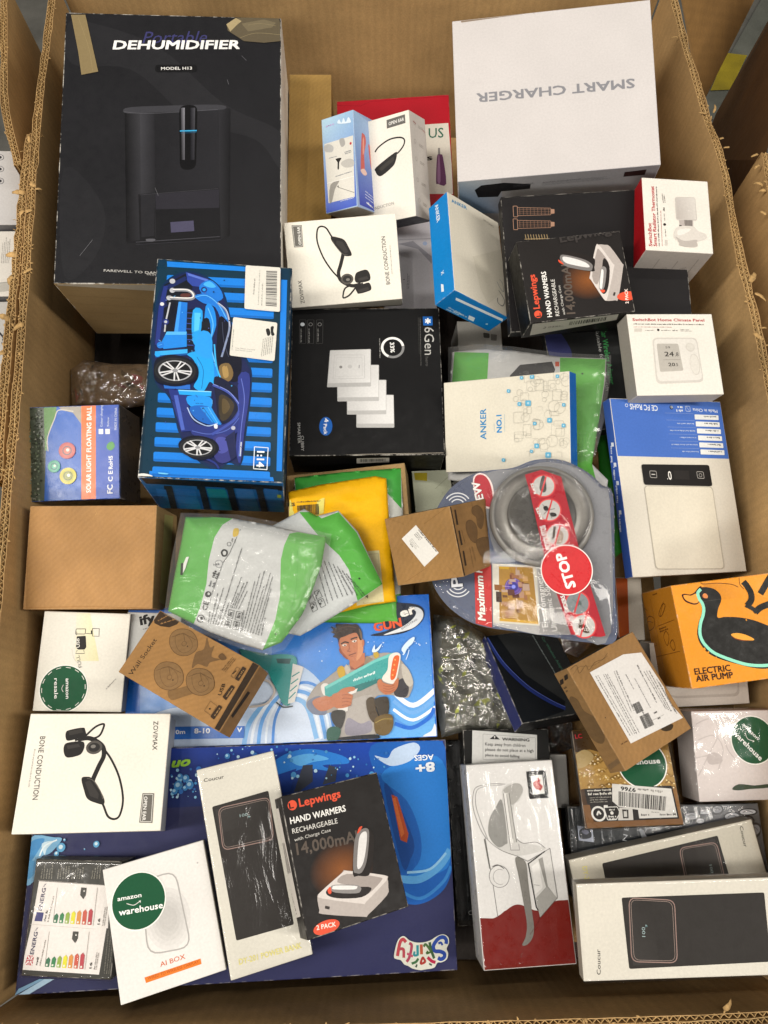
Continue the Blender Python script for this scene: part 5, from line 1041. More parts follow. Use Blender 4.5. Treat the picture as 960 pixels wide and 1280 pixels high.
def stuffbag(name, label, pts, H, base, specks, seed, pillow=14, wr=7, wf=(16, 16), filmname='crinkle_film', cat='bag', group=None, bulk=None, fin='bag'):
    """clear crinkled bag with loose coloured goods showing through"""
    cx = sum(p[0] for p in pts) / len(pts); cy = sum(p[1] for p in pts) / len(pts)
    rt = empty(name, Matrix.Translation(at(cx, cy, H)), label, cat, group)
    S = Sheet(pts, H + .006, pillow * .8, wr * .8, wf, seed, 12, 3.0); o = S.build('contents', finish(fin), [], base, thick=3); adopt(o, rt)
    rnd = random.Random(seed); a = Art(S, 'contents_detail', None, finish(fin), 10); a.zoom(0, 0, 1); b = bulk or pts
    x0, x1 = min(p[0] for p in b), max(p[0] for p in b); y0, y1 = min(p[1] for p in b), max(p[1] for p in b)
    for cc, n, r0, r1 in specks:
        for _ in range(n):
            x, y = rnd.uniform(x0, x1), rnd.uniform(y0, y1)
            if not inside(x, y, b): continue
            an = rnd.uniform(0, 6.3); r = rnd.uniform(r0, r1); k = rnd.uniform(.2, .6)
            P4 = [(x + math.cos(an + t) * r * (1 if i % 2 == 0 else k), y + math.sin(an + t) * r * (1 if i % 2 == 0 else k)) for i, t in enumerate((0, 1.4, 3.1, 4.9))]
            if all(inside(*q, b) for q in P4): a.poly(P4, C(cc, rnd.uniform(.6, 1.3))); a.lv = min(a.lv, 60)
    o = a.done(); o and adopt(o, rt)
    F2 = Sheet(pts, H, pillow, wr, wf, seed + .3, 12, 2.4); o = F2.build('clear_film', MATS[filmname], [], 'ffffff', thick=0); adopt(o, rt)
    return rt
# --- open kraft carton with pouches
c = Carton('kraftopen', 'kraft_carton', 'brown carton under the yellow envelope, below the black box with four switches', 'box', 'a98a5c', {'R': '9a8358', 'K': '8f7648'}, 'kraft', .4); c.done()
SG = Sheet([(368, 597), (430, 590), (501, 585), (504, 640), (500, 780), (400, 778), (372, 700)], .800, 5, 1.6, (36, 30), 21, 12)
rt = empty('product_bag', Matrix.Translation(at(436, 680, .80)), 'green edged pouch sticking out behind and below the yellow envelope', 'bag', 'green product bags')
o = SG.build('pouch', bagm, [([(368, 597), (430, 590), (501, 585), (502, 636), (480, 612), (430, 606), (372, 640)], '3f9d3e'), ([(390, 760), (502, 742), (500, 780), (400, 779)], '54a43a')], 'c7c9c2'); adopt(o, rt)
SY = Sheet([(360, 615), (400, 606), (469, 595), (483, 598), (487, 660), (495, 752), (460, 757), (400, 772), (372, 700)], .786, 4, 1.8, (40, 26), 5, 10)
rt = empty('yellow_envelope', Matrix.Translation(at(430, 680, .786)), 'bright yellow padded envelope with barcode label lying on the brown carton', 'envelope')
o = SY.build('envelope', finish('satin'), [([(440, 690), (474, 688), (480, 752), (446, 757)], 'd9cf9f')], 'e9b010'); adopt(o, rt)
a = Art(SY, 'barcode_label', None, finish('label'), 10); a.zoom(190, 570, 2.743)
a.poly([(472, 150), (592, 144), (588, 196), (560, 206), (470, 206)], 'd9cf6a'); a.text('SES', (492, 155), (462, 156), '2a2820', h=.36, bold=.04) if False else a.text('SES', (460, 172), (490, 171), '2a2820', h=.36, bold=.04); a.greek((496, 160), (580, 156), 1.4, '4a4630'); a.bars([(498, 170), (574, 164), (574, 200), (500, 206)], '2a2820', 24); a.rrline([(720, 340), (776, 334), (786, 500), (726, 506)], .5, .3, 'a59a70'); a.text('.4', (730, 488), (742, 487), '4a4630'); o = a.done(); adopt(o, rt)
# --- green product bags, middle and left
def bagprint(a, ox, oy, k, ang, sc, full=True):
    """regulatory print block of the pouch; (u, v) in units rotated by ang, v across lines"""
    ca, sa = math.cos(ang), math.sin(ang)
    P = lambda u, v: (ox + (ca * u - sa * v) * sc, oy + (sa * u + ca * v) * sc)
    a.zoom(0, 0, 1)
    return P
SM = Sheet([(341, 657), (380, 636), (396, 645), (423, 638), (447, 664), (462, 696), (478, 730), (447, 752), (410, 775), (375, 795), (352, 790), (345, 720)], .768, 6, 1.5, (40, 30), 9, 14)
rt = empty('product_bag', Matrix.Translation(at(415, 710, .77)), 'clear pouch with a curved green band, half under the larger striped green pouch', 'bag', 'green product bags')
o = SM.build('pouch', bagm, [([(374, 640), (392, 640), (402, 648), (423, 640), (446, 666), (478, 730), (447, 751), (441, 730), (436, 712), (424, 694), (400, 672), (386, 655)], '54a542')], 'bfc3c2'); adopt(o, rt)
a = Art(SM, 'pouch_print', None, bagm, 12); a.zoom(190, 570, 2.743)
for k in range(9):
    x, y = 560 + k * 15, 398 - k * 9 + (k * k) * 1.2; a.line([(x - 20, y + 100 - k * 2), (x + 6, y - 20)], .01, 'c4c4c0'); a.greek((x + 44 + k * 2, y + 108 - k * 3), (x + 2, y - 40 + k * 7), 1.1, '3d3f40')
for q in ([(530, 480), (548, 472), (560, 496), (542, 506)], [(556, 466), (572, 458), (584, 482), (566, 492)], [(542, 510), (560, 502), (568, 526), (552, 536)], [(568, 496), (586, 488), (596, 512), (580, 520)]): a.line(q + [q[0]], .55, '222'); m = (sum(p[0] for p in q) / 4, sum(p[1] for p in q) / 4); a.greek((m[0] - 3, m[1] + 6), (m[0] + 3, m[1] - 8), 2.2, '333')
a.disc((711, 420), 1.0, '1f2a1c', n=8); a.greek((690, 470), (650, 410), 1.2, '77797a'); o = a.done(); adopt(o, rt)
SLf = Sheet([(232, 646), (262, 646), (292, 648), (330, 655), (372, 664), (408, 671), (402, 706), (390, 740), (378, 768), (352, 803), (328, 813), (296, 803), (262, 790), (210, 764), (218, 720), (226, 680)], .748, 9, 1.3, (56, 38), 31, 18)
rt = empty('product_bag', Matrix.Translation(at(305, 725, .75)), 'large clear pouch with broad green ends and rows of recycling marks', 'bag', 'green product bags')
o = SLf.build('pouch', bagm, [([(232, 646), (262, 646), (291, 648), (278, 656), (268, 672), (261, 700), (258, 730), (250, 760), (242, 780), (210, 764), (218, 720), (226, 680)], '58aa46'), ([(362, 667), (372, 665), (408, 671), (402, 706), (390, 740), (378, 768), (352, 803), (328, 813), (334, 800), (344, 775), (350, 745), (351, 700), (355, 682)], '60b04a')], 'c6c8c6'); adopt(o, rt)
a = Art(SLf, 'pouch_print', None, bagm, 12); a.zoom(215, 640, 5.189)
a.line([(444, 112), (372, 270), (330, 330), (262, 520), (220, 700)], .5, '333'); a.blob([(400, 110), (432, 108), (428, 150), (396, 160)], 'c7a93a', 3)
a.disc((370, 208), 2.0, '333', ring=.5, n=12); a.greek((394, 195), (398, 172), 1.6, '333', 2); a.curve([(322, 262), (336, 246), (356, 256), (352, 280), (332, 284)], 1.8, '222', True, 4); a.disc((304, 336), 3.8, '77797a', ring=.5, n=18); a.text('i', (308, 344), (306, 330), '77797a', h=3)
a.greek((272, 428), (290, 385), 3.2, '222', 2, 1.2); a.greek((250, 484), (258, 452), 2.2, '55585a', 2); a.disc((234, 534), 3.2, '222', n=16); a.disc((238, 530), 1.3, 'c6c8c6', n=10); a.text('CE', (226, 640), (238, 584), '222', h=.55, bold=.02); a.disc((186, 692), 3.6, '222', ring=.6, n=16); a.disc((190, 690), 1.6, '222', n=10)
for (x0, y0, x1, y1) in ((240, 720, 250, 640), (252, 724, 300, 530), (268, 728, 336, 495), (284, 730, 320, 640), (300, 736, 456, 235), (318, 740, 372, 590), (380, 620, 454, 424), (392, 624, 430, 530), (404, 626, 470, 460), (416, 628, 492, 455), (434, 632, 492, 510), (448, 780, 470, 640), (458, 770, 540, 450), (474, 772, 575, 395), (492, 778, 602, 385), (510, 786, 600, 480), (528, 790, 640, 400), (546, 795, 656, 420), (562, 800, 645, 500), (582, 802, 606, 690)): a.greek((x0, y0), (x1, y1), 1.25, '26282a')
for q in ([(370, 632), (404, 640), (392, 692), (358, 684)], [(420, 644), (458, 652), (446, 706), (408, 698)], [(352, 696), (388, 704), (374, 752), (338, 744)], [(404, 708), (440, 716), (428, 766), (392, 758)]): a.line(q + [q[0]], .6, '222'); m = (sum(p[0] for p in q) / 4, sum(p[1] for p in q) / 4); a.greek((m[0] - 2, m[1] + 14), (m[0] + 8, m[1] - 16), 2.4, '333'); a.greek((m[0] + 6, m[1] + 16), (m[0] + 14, m[1] - 12), 2.0, '333')
a.poly([(57, 332), (74, 330), (68, 410), (54, 408)], '1d2a18'); a.poly([(74, 334), (92, 292), (110, 290), (84, 372), (70, 398)], 'e6e8e0'); a.line([(812, 175), (814, 330), (808, 470), (770, 660)], .25, '3f9a2a'); a.disc((673, 792), .9, '2a3a24', n=8)
o = a.done(); adopt(o, rt)
SLe = Sheet([(226, 641), (296, 643), (376, 658), (414, 668), (409, 710), (388, 765), (356, 812), (328, 820), (258, 795), (205, 768), (214, 700)], .7452, 9, 1.3, (56, 38), 31, 18); o = SLe.build('clear_margin', MATS['bag_film'], [], 'ffffff', thick=0); adopt(o, rt)
# --- kraft box with tilted label
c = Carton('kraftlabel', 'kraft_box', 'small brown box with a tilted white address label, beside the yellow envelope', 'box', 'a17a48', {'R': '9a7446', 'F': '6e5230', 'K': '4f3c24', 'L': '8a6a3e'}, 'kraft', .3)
a = c.art(); a.zoom(480, 600, 6); a.line([(484, 205), (170, 770)], .01, 'a17a48'); a.line([(470, 205), (300, 330)], .35, '8a6234'); a.line([(160, 765), (320, 660)], .35, '8a6234'); a.line([(30, 290), (150, 330)], .3, '8f6a3c'); a.line([(560, 730), (470, 640)], .3, '8f6a3c'); a.poly([(18, 258), (480, 188), (482, 194), (18, 266)], '4a3420')
a = c.art('T', 'address_label', 'label', 10); a.zoom(480, 600, 6); a.poly([(240, 338), (412, 546), (304, 650), (134, 440)], 'dedbd4'); a.text('X003 NEW', (262, 372), (392, 528), '33312e', h=.1) if False else a.greek((256, 376), (388, 534), 1.8, '2a2826'); a.greek((244, 392), (290, 446), 1.1, '66635e', 3); a.greek((206, 440), (262, 510), 1.0, '99968f', 3); a.greek((196, 480), (214, 504), 1.8, '77746e')
a = c.art('R', 'side_print'); a.zoom(480, 600, 6); a.poly([(484, 185), (500, 192), (608, 715), (590, 722)], '2f2418')
for q in ([(526, 224), (538, 222), (558, 335), (544, 338)], [(556, 380), (568, 378), (590, 486), (576, 490)], [(588, 532), (600, 530), (620, 640), (606, 645)]): a.poly(q, '3a2a1a')
for pt in ([(660, 210), (700, 190), (740, 230), (748, 300), (730, 365), (700, 340), (690, 280), (660, 250)], [(615, 320), (650, 300), (690, 340), (700, 400), (690, 470), (650, 450), (620, 390)], [(690, 460), (740, 430), (790, 440), (808, 520), (800, 590), (750, 590), (710, 540)]): a.blob(pt, '745736', 4); a.curve(pt, .4, '5a422a', True, 4)
a.line([(655, 160), (662, 210)], .6, '5a422a'); a.line([(745, 590), (748, 630)], .6, '5a422a'); a.greek((640, 510), (668, 660), 1.2, '5a422a', 1); a.greek((660, 500), (690, 620), 1.0, '6b5134', 2); a.greek((580, 380), (606, 480), 1.2, '5a422a'); a.greek((775, 170), (830, 420), 2.0, '5a422a')
c.done()
# --- pale box and yellow card between
c = Carton('pale', 'pale_box', 'small pale green grey box corner behind the blister pack', 'box', 'b9bda6', {'F': '3c6a4a', 'R': '8f927f', 'L': '2e4a38'}, 'satin', .2)
a = c.art(); a.zoom(500, 570, 8); a.poly([(140, 168), (272, 168), (270, 250), (150, 240)], 'b0a02c'); a.poly([(100, 120), (430, 100), (440, 140), (130, 160)], 'd8d4c4'); a.line([(500, 190), (350, 330)], .5, '8f927f'); c.done()
# --- blister pack
v = P['blister']; BM = Matrix(((v[3], v[4], v[5], v[0]), (v[6], v[7], v[8], v[1]), (v[9], v[10], v[11], v[2] + CZ), (0, 0, 0, 1)))
BF = Face(BM, (0, 0, 0), (1, 0, 0), (0, 1, 0), (0, 0, 1), None); BR = empty('pest_repeller_pack', BM, 'clear blister pack with round silver pest repeller and red STOP sign', 'blister pack')
def rimpath(pts, closed=True, n=5): return [BF.loc(x, y) for x, y in catmull(pts, closed, n)]
OUT = [(533, 700), (536, 665), (548, 632), (568, 606), (600, 590), (640, 585), (668, 575), (702, 575), (734, 590), (752, 606), (766, 618), (768, 680), (769, 740), (770, 800), (735, 803), (690, 796), (650, 790), (600, 782), (568, 765), (545, 738)]
def flatsolid(name, uv, z0, z1, col, mat, parent, cols=None):
    n = len(uv); V = [(u, v, z1) for u, v in uv] + [(u, v, z0) for u, v in uv]
    Fc = [tuple(reversed(range(n, 2 * n))), tuple(range(n))]; Fc += [(i, (i + 1) % n, n + (i + 1) % n, n + i) for i in range(n)]
    ar = sum(uv[i][0] * uv[(i + 1) % n][1] - uv[(i + 1) % n][0] * uv[i][1] for i in range(n))
    if ar < 0: Fc = [tuple(reversed(f)) for f in Fc]
    else: Fc = Fc[:2] + [tuple(reversed(f)) for f in Fc[2:]]
    return link(name, rawmesh(name, V, Fc, cols=[C(col)] * 2 * n), parent, mat)
flatsolid('backing_card', rimpath(OUT), -.0012, 0, '596075', finish('gloss'), BR)
a = Art(BF, 'card_print', BR, finish('gloss'), 3, clip=False)
a.zoom(0, 0, 1); a.grad([(590, 592), (700, 580), (760, 700), (640, 790)], ['6a6f80', '7a7d86', '8a8c92', '666b7a'], 8) if False else None
a.zoom(520, 560, 3.429)
a.blob([(250, 150), (330, 100), (440, 90), (560, 60), (700, 90), (790, 170), (830, 230), (835, 790), (700, 790), (560, 480), (360, 470), (300, 300)], '85868a', 4)
a.blob([(245, 130), (268, 108), (300, 116), (325, 150), (335, 200), (335, 250), (310, 260), (270, 240), (250, 190)], 'f0dcd8', 4); a.blob([(250, 134), (270, 114), (298, 122), (318, 154), (328, 200), (328, 244), (308, 252), (276, 232), (256, 190)], 'b2303a', 4)
a.text('NEW', (300, 260), (270, 142), 'f4f0ec', h=.26, bold=.04, shadow='3a1a1c')
for k, r in enumerate((7.5, 11, 14.5)): a.disc((178, 250), r, 'e4e6ea', ring=1.2, n=20, a0=35, a1=145)
for k, r in enumerate((6.5, 10.5, 14.0)): a.disc((180, 580), r, 'e4e6ea', ring=1.1, n=20, a0=215, a1=325)
a.text('PEST', (200, 592), (180, 400), 'e8eaee', h=.24, bold=.03, shadow='1c2030')
a.poly([(250, 490), (322, 500), (326, 770), (256, 752)], 'c23a38'); a.text('Maximum', (298, 740), (286, 548), 'f6f2ea', h=.16, bold=.04, shear=.2, shadow='2a1414'); a.text('Power', (284, 535), (276, 420), 'f6f2ea', h=.25, bold=.04, shear=.2, shadow='2a1414')
a.poly([(326, 494), (556, 506), (640, 800), (520, 800), (330, 760)], 'b6b4b2'); a.poly([(526, 500), (560, 500), (664, 800), (528, 796)], 'a09e9c')
a.poly([(328, 496), (516, 508), (530, 762), (330, 748)], 'd8d3c6'); a.poly([(355, 508), (500, 512), (524, 755), (358, 742)], 'a9803a'); random.seed(5)
for k in range(34):
    x, y = random.uniform(362, 470), random.uniform(516, 700); w, hh = random.uniform(10, 34), random.uniform(8, 36); a.poly([(x, y), (x + w, y + 2), (x + w + 3, y + hh), (x + 2, y + hh)], random.choice(('7a4a38', 'b08a70', '5e3a34', '9a6a4a', 'c49a66', 'b59a88', '6a4630')))
a.lv = 60
a.poly([(335, 585), (368, 588), (368, 612), (337, 610)], '8a5a30'); a.poly([(342, 615), (366, 617), (368, 662), (344, 660)], '4a3a34'); a.poly([(355, 508), (400, 510), (398, 520), (357, 518)], 'c9a02c'); a.poly([(358, 730), (522, 744), (524, 755), (358, 742)], 'd0a43a')
for r, cc in ((9, '5a4070'), (7, '6a50a0'), (4.6, '3c3a8c'), (2.0, '8a90e8')): a.disc((418, 595), r, cc, n=20)
a.disc((418, 595), 8, '9a88d8', ring=.5, n=20); a.line([(430, 510), (426, 570)], .4, 'b9a6d0'); a.line([(370, 592), (408, 596)], .4, 'b9a6d0')
a.text('Electromagnetic &', (566, 768), (536, 498), 'f4f2ee', h=.095, bold=.03, shadow='17151c'); a.text('Ultrasonic Sound', (606, 784), (562, 552), 'f4f2ee', h=.1, bold=.03, shadow='17151c')
a.done()
# device: turned silver dish
def lathe(name, prof, center, parent, mat, cols, n=72):
    V = []; Fc = []; K = []
    for (r, z), cc in zip(prof, cols):
        for k in range(n): t = 2 * math.pi * k / n; V.append((center[0] + r * math.cos(t), center[1] + r * math.sin(t), z)); K.append(C(cc))
    for i in range(len(prof) - 1):
        for k in range(n): Fc.append((i * n + k, i * n + (k + 1) % n, (i + 1) * n + (k + 1) % n, (i + 1) * n + k))
    Fc.append(tuple(range((len(prof) - 1) * n, len(prof) * n)))
    me = rawmesh(name, V, Fc, cols=K, smooth=True)
    return link(name, me, parent, mat)
dc = BF.loc(676, 646)
dev = lathe('device', [(.052, .001), (.054, .004), (.053, .008), (.050, .011), (.048, .0105), (.044, .009), (.036, .0085), (.0345, .012), (.033, .0135)], dc, BR, finish('metal'), ['4a4948', '6a6967', '9a9893', '8a8884', '5a5856', '787570', '9c9993', '72706d', '5a5856'])
lathe('grille', [(.031, .0136), (.0305, .0150), (.028, .0156), (.020, .016)], (dc[0] - .004, dc[1]), dev, finish('plastic'), ['3e3d3c', '6f6d6a', '55534f', '4c4a47'], 48)
# printed band over the blister
SB = Face(BM, (0, 0, .0185), (1, 0, 0), (0, 1, 0), (0, 0, 1), None)
a = Art(SB, 'warning_strip', BR, finish('gloss'), 2, clip=False); a.zoom(610, 575, 5.6875)
RD, RB = 'a82430', 'c92f33'
a.poly([(262, 105), (380, 70), (520, 120), (650, 640), (720, 870), (836, 1250), (800, 1258), (590, 1240), (480, 930), (400, 680), (300, 240)], RD)
for (x, y), pic in (((395, 185), 0), ((436, 356), 1), ((495, 535), 2), ((635, 1020), 3), ((680, 1180), 4)):
    a.disc((x, y), 12.2, 'd84a4c', n=34); a.disc((x, y), 10.8, 'bdbab6' if pic != 3 else '7f8688', n=34); c0 = (x, y)
    if pic == 0: a.blob([(x - 30, y + 10), (x - 10, y - 70), (x + 12, y - 60), (x + 20, y + 30), (x - 10, y + 44)], '4a4644', 4)
    if pic == 1: a.blob([(x - 44, y - 20), (x - 20, y - 30), (x - 6, y - 6), (x - 30, y + 6)], '2a2828', 3); a.blob([(x + 6, y + 20), (x + 40, y + 20), (x + 52, y + 40), (x + 20, y + 48)], '33302f', 3); [a.line([(x - 10, y), (x + dx, y + dy)], .5, '2a2828') for dx, dy in ((-40, 30), (10, -40), (40, -10), (-50, -40), (20, 60))]
    if pic == 2: a.blob([(x + 10, y - 40), (x + 40, y - 10), (x + 30, y + 50), (x - 10, y + 60), (x - 4, y)], 'a08f80', 3); a.poly([(x - 30, y - 60), (x - 10, y - 66), (x - 20, y + 10), (x - 44, y + 40)], '5a524c')
    if pic == 3: a.blob([(x - 10, y - 8), (x + 20, y - 20), (x + 30, y + 10), (x, y + 16)], '55615f', 3); [a.line([(x + 8, y), (x + dx, y + dy)], .4, '5d6a68') for dx, dy in ((-40, -30), (50, -30), (-30, 40), (50, 34))]
    if pic == 4: a.blob([(x - 30, y - 50), (x, y - 20), (x + 44, y + 40), (x + 10, y + 50), (x - 36, y + 10)], '4c3c30', 3)
    a.line([(x + 22, y - 82), (x - 26, y + 84)], 1.5, 'd23c40')
for t, p0, p1 in (('RATS', (345, 238), (318, 165)), ('ANTS', (392, 424), (358, 338)), ('MOSQUITOS', (452, 632), (404, 465)), ('SPIDERS', (578, 1082), (540, 962)), ('ROACHES', (650, 1235), (598, 1108))): a.text(t, p0, p1, 'f0ece8', h=.22, bold=.04, shadow='3a2020')
a.disc((558, 782), 25.6, 'f2e9e4', n=56); a.disc((558, 782), 24.6, RB, n=56)
a.text('STOP', (622, 900), (544, 658), 'f6f3ee', h=.265, bold=.055)
a.done()
# clear shell: flange rim plus raised dome and well
def shell(name, pts, hts, parent, mat, n=5):
    """stack of rings shrinking inwards: (scale about centroid, z)"""
    base = rimpath(pts, True, n); cx = sum(p[0] for p in base) / len(base); cy = sum(p[1] for p in base) / len(base); m = len(base); V = []; Fc = []
    for sc_, z in hts:
        for i, (x, y) in enumerate(base): j = noise.noise(Vector((x * 150, y * 150, sc_ * 5))) * .0006; V.append((cx + (x - cx) * sc_, cy + (y - cy) * sc_, z + j))
    for r in range(len(hts) - 1):
        for i in range(m): a_ = r * m + i; b_ = r * m + (i + 1) % m; Fc.append((a_, b_, b_ + m, a_ + m))
    Fc.append(tuple(range((len(hts) - 1) * m, len(hts) * m)))
    me = bpy.data.meshes.new(name); me.from_pydata(V, [], Fc); me.polygons.foreach_set('use_smooth', [True] * len(me.polygons)); return link(name, me, parent, mat)
shell('clear_shell', [(x * 1.0, y) for x, y in OUT], [(1.04, -.001), (1.035, .0008), (1.0, .001), (.99, .004), (.96, .0042), (.945, .003), (.93, .016), (.90, .0195)], BR, MATS['shell_plastic'])
shell('dome', [(676 + 62 * math.cos(t * math.pi / 8), 646 + 62 * math.sin(t * math.pi / 8)) for t in range(16)], [(1.0, .0193), (.98, .023), (.93, .025), (.9, .0245)], BR, MATS['shell_plastic'])
V = []; Fc = []; cc = rimpath(OUT, True, 8)
for i, (x, y) in enumerate(cc):
    if 95 < i < 160 or i % 2: continue
    if not (50 < i < 92 or i > 120): continue
    b = len(V); s_ = .0016
    for dx, dy in ((-1, -1), (1, -1), (1, 1), (-1, 1)): V.append((x * .985 + dx * s_, y * .985 + dy * s_, .0012))
    V.append((x * .985, y * .985, .0034)); Fc += [(b, b + 1, b + 4), (b + 1, b + 2, b + 4), (b + 2, b + 3, b + 4), (b + 3, b, b + 4)]
me = bpy.data.meshes.new('crimped_edge'); me.from_pydata(V, [], Fc); o = link('crimped_edge', me, BR, MATS['crinkle_film']); o['kind'] = 'stuff'
# --- pump
c = Carton('pump', 'air_pump_box', 'orange box with black duck ring drawing, printed ELECTRIC AIR PUMP', 'box', 'e39226', {'L': 'b87822', 'F': 'c07a1e', 'K': 'c98528'}, 'satin', .3, 1.2)
a = c.art(); a.zoom(790, 690, 5.647); Bk = '1d1c1a'
a.poly([(270, 228), (480, 205), (490, 215), (280, 240)], 'c07a20'); a.grad([(490, 225), (740, 215), (770, 320), (620, 340)], ['c67e22', 'e09430', 'dd9028', 'd78a24'], 4); a.curve([(480, 205), (500, 225), (600, 220), (700, 228), (750, 248)], .8, '6d4010'); a.poly([(755, 178), (960, 150), (960, 330), (880, 300), (800, 260), (760, 230)], 'e69a34'); a.curve([(755, 178), (762, 230), (790, 262)], .7, '7a4814')
a.line([(500, 165), (740, 138), (770, 128)], 1.2, '5a4630')
a.blob([(350, 305), (370, 295), (410, 300), (440, 285), (470, 250), (490, 245), (500, 300), (470, 360), (440, 372), (400, 362), (370, 345)], '3a120c', 4); a.blob([(362, 308), (380, 303), (415, 308), (445, 295), (455, 300), (470, 350), (440, 362), (405, 352), (376, 336)], 'e39a3c', 4)
a.blob([(462, 290), (480, 255), (520, 248), (580, 262), (622, 300), (628, 345), (608, 400), (604, 462), (660, 458), (760, 462), (860, 482), (960, 520), (1100, 580), (1150, 700), (1100, 790), (960, 822), (860, 818), (740, 790), (620, 755), (540, 715), (490, 660), (466, 610), (460, 560), (470, 500), (490, 440), (494, 390), (480, 350), (468, 320)], Bk, 6)
a.curve([(485, 262), (464, 290), (474, 330), (494, 360), (506, 400), (500, 450), (484, 500), (478, 560), (488, 610), (520, 660), (580, 712), (680, 755), (800, 792), (900, 802), (1000, 796)], 3.0, '8fdcc0'); a.curve([(560, 712), (680, 762), (800, 800), (900, 810)], .01, Bk)
a.disc((515, 310), (2.6, 2.4), 'c8703a', n=16); a.blob([(500, 300), (516, 292), (534, 310), (530, 326), (510, 322)], 'd8864a', 3); a.blob([(698, 582), (740, 572), (800, 584), (858, 612), (850, 624), (790, 626), (730, 608)], 'e8a038', 5); a.blob([(700, 590), (730, 608), (790, 622), (850, 622), (790, 628), (726, 614)], '7a3a14', 3)
for q in ([(500, 680), (512, 674), (520, 690), (508, 696)], [(530, 706), (540, 698), (546, 708), (534, 716)], [(584, 748), (592, 738), (598, 744), (590, 752)]): a.poly(q, 'e39226')
a.line([(498, 350), (630, 332)], .3, '4a4540'); a.poly([(800, 472), (808, 472), (812, 486), (802, 486)], 'c98528')
a.curve([(785, 210), (810, 240), (838, 290), (840, 340), (812, 380)], 6, Bk); a.curve([(800, 375), (850, 400), (878, 428)], 4, Bk); a.curve([(868, 426), (910, 390), (990, 360)], 6, Bk); a.line([(905, 296), (960, 200), (985, 160)], 6, Bk)
a.text('ELECTRIC', (444, 866), (696, 838), '2e120a', h=.165, bold=.03); a.text('AIR PUMP', (454, 916), (714, 888), '2e120a', h=.16, bold=.03)
b = c.art('L', 'side_print'); b.zoom(790, 690, 5.647); Bn = '5e3010'
b.line([(130, 330), (250, 960)], .4, Bn); b.line([(180, 525), (300, 478)], .5, Bn); b.line([(110, 755), (340, 700)], .5, Bn)
b.curve([(95, 500), (120, 455), (155, 470), (155, 530), (120, 555), (92, 530)], .8, Bn, True); b.curve([(95, 510), (120, 490), (150, 500)], .6, Bn); b.curve([(90, 600), (110, 560), (100, 640)], .7, Bn); b.curve([(190, 440), (215, 370), (235, 380), (210, 450)], .9, Bn, True); b.line([(200, 450), (222, 350)], .5, Bn)
b.curve([(225, 600), (240, 560), (262, 600), (250, 660)], .8, Bn, True); b.curve([(270, 650), (290, 620), (306, 670), (295, 695)], .8, Bn, True); b.curve([(75, 430), (90, 400), (110, 415)], .8, Bn); b.line([(130, 670), (175, 660), (178, 640)], .5, Bn); b.greek((195, 550), (258, 525), 1.6, Bn, 2); b.text('MAN', (148, 308), (178, 296), Bn, h=.3) if False else b.greek((148, 308), (178, 296), 1.8, Bn); b.greek((140, 800), (180, 780), 1.4, Bn, 3)
c.done()
c = Carton('tray', 'white_box', 'flat white box with rounded inset panel, mostly under the orange pump box', 'box', 'd8d0c6', {'F': 'b3aaa0', 'L': '99928a'}, 'satin', .2)
a = c.art(); a.zoom(680, 690, 3.429); a.rr([(420, 560), (836, 545), (838, 618), (560, 628)], 6, 'bfb6ac'); a.rr([(420, 555), (828, 542), (830, 606), (556, 618)], 6, 'd3cbc1'); c.done()
c = Carton('orange', 'thin_box', 'thin orange and white box standing between the scale box and the blister pack', 'box', 'd8cfc0', {'L': 'b8541c', 'F': 'cfc7ba'}, 'satin', .2)
a = c.art(); a.zoom(0, 0, 1); a.poly([(760, 715), (784, 715), (787, 810), (760, 810)], 'b8541c'); c.done()
# --- kraft with shipping label
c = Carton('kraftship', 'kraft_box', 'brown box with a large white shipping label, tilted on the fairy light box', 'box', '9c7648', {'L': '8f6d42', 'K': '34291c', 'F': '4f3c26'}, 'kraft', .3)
a = c.art(); a.zoom(695, 820, 5.12)
a.curve([(90, 90), (130, 60), (150, 110), (190, 60), (210, 90), (250, 40), (300, 20), (330, -20)], .4, '5d4426'); a.curve([(110, 120), (150, 70), (240, 60), (330, 0)], .3, '6d5230'); a.disc((316, 395), .6, '4a3620', n=8); a.blob([(672, 470), (700, 440), (748, 438), (740, 470), (705, 482)], '3c2e1c', 4); a.greek((418, 570), (462, 545), 1.6, '5a3c24')
s_ = c.art('T', 'shipping_label', 'label', 10); s_.zoom(695, 820, 5.12); s_.poly([(216, 105), (430, -10), (545, -22), (690, 200), (700, 235), (745, 320), (812, 395), (478, 560)], 'd9d6d2')
for k, (x0, y0, x1, y1) in enumerate(((250, 130, 470, 510), (265, 125, 490, 510), (300, 120, 500, 500), (312, 118, 512, 500), (325, 116, 530, 492), (368, 100, 480, 360), (380, 96, 494, 350), (442, 118, 494, 212), (500, 145, 600, 330), (515, 60, 640, 300), (560, 100, 700, 340), (575, 96, 715, 345), (592, 96, 735, 360), (640, 150, 760, 360), (655, 170, 770, 370), (540, 340, 560, 380))): s_.greek((x0, y0), (x1, y1), 1.1 if k % 3 else 1.5, '5a5856')
s_.bars([(488, 310), (530, 290), (560, 350), (516, 372)], '3a3836', 14); s_.bars([(532, 388), (590, 362), (628, 440), (568, 468)], '3a3836', 20); s_.greek((628, 372), (648, 360), 2, '3a3836'); s_.greek((652, 408), (666, 400), 2, '3a3836'); s_.line([(600, 420), (690, 375)], .2, '77746f')
b = c.art('L', 'side_print'); b.zoom(695, 820, 5.12)
for x, y in ((5, 195), (36, 165), (64, 135)): b.rr([(x - 12, y - 8), (x + 10, y - 22), (x + 14, y + 10), (x - 8, y + 24)], .6, '2a1f14')
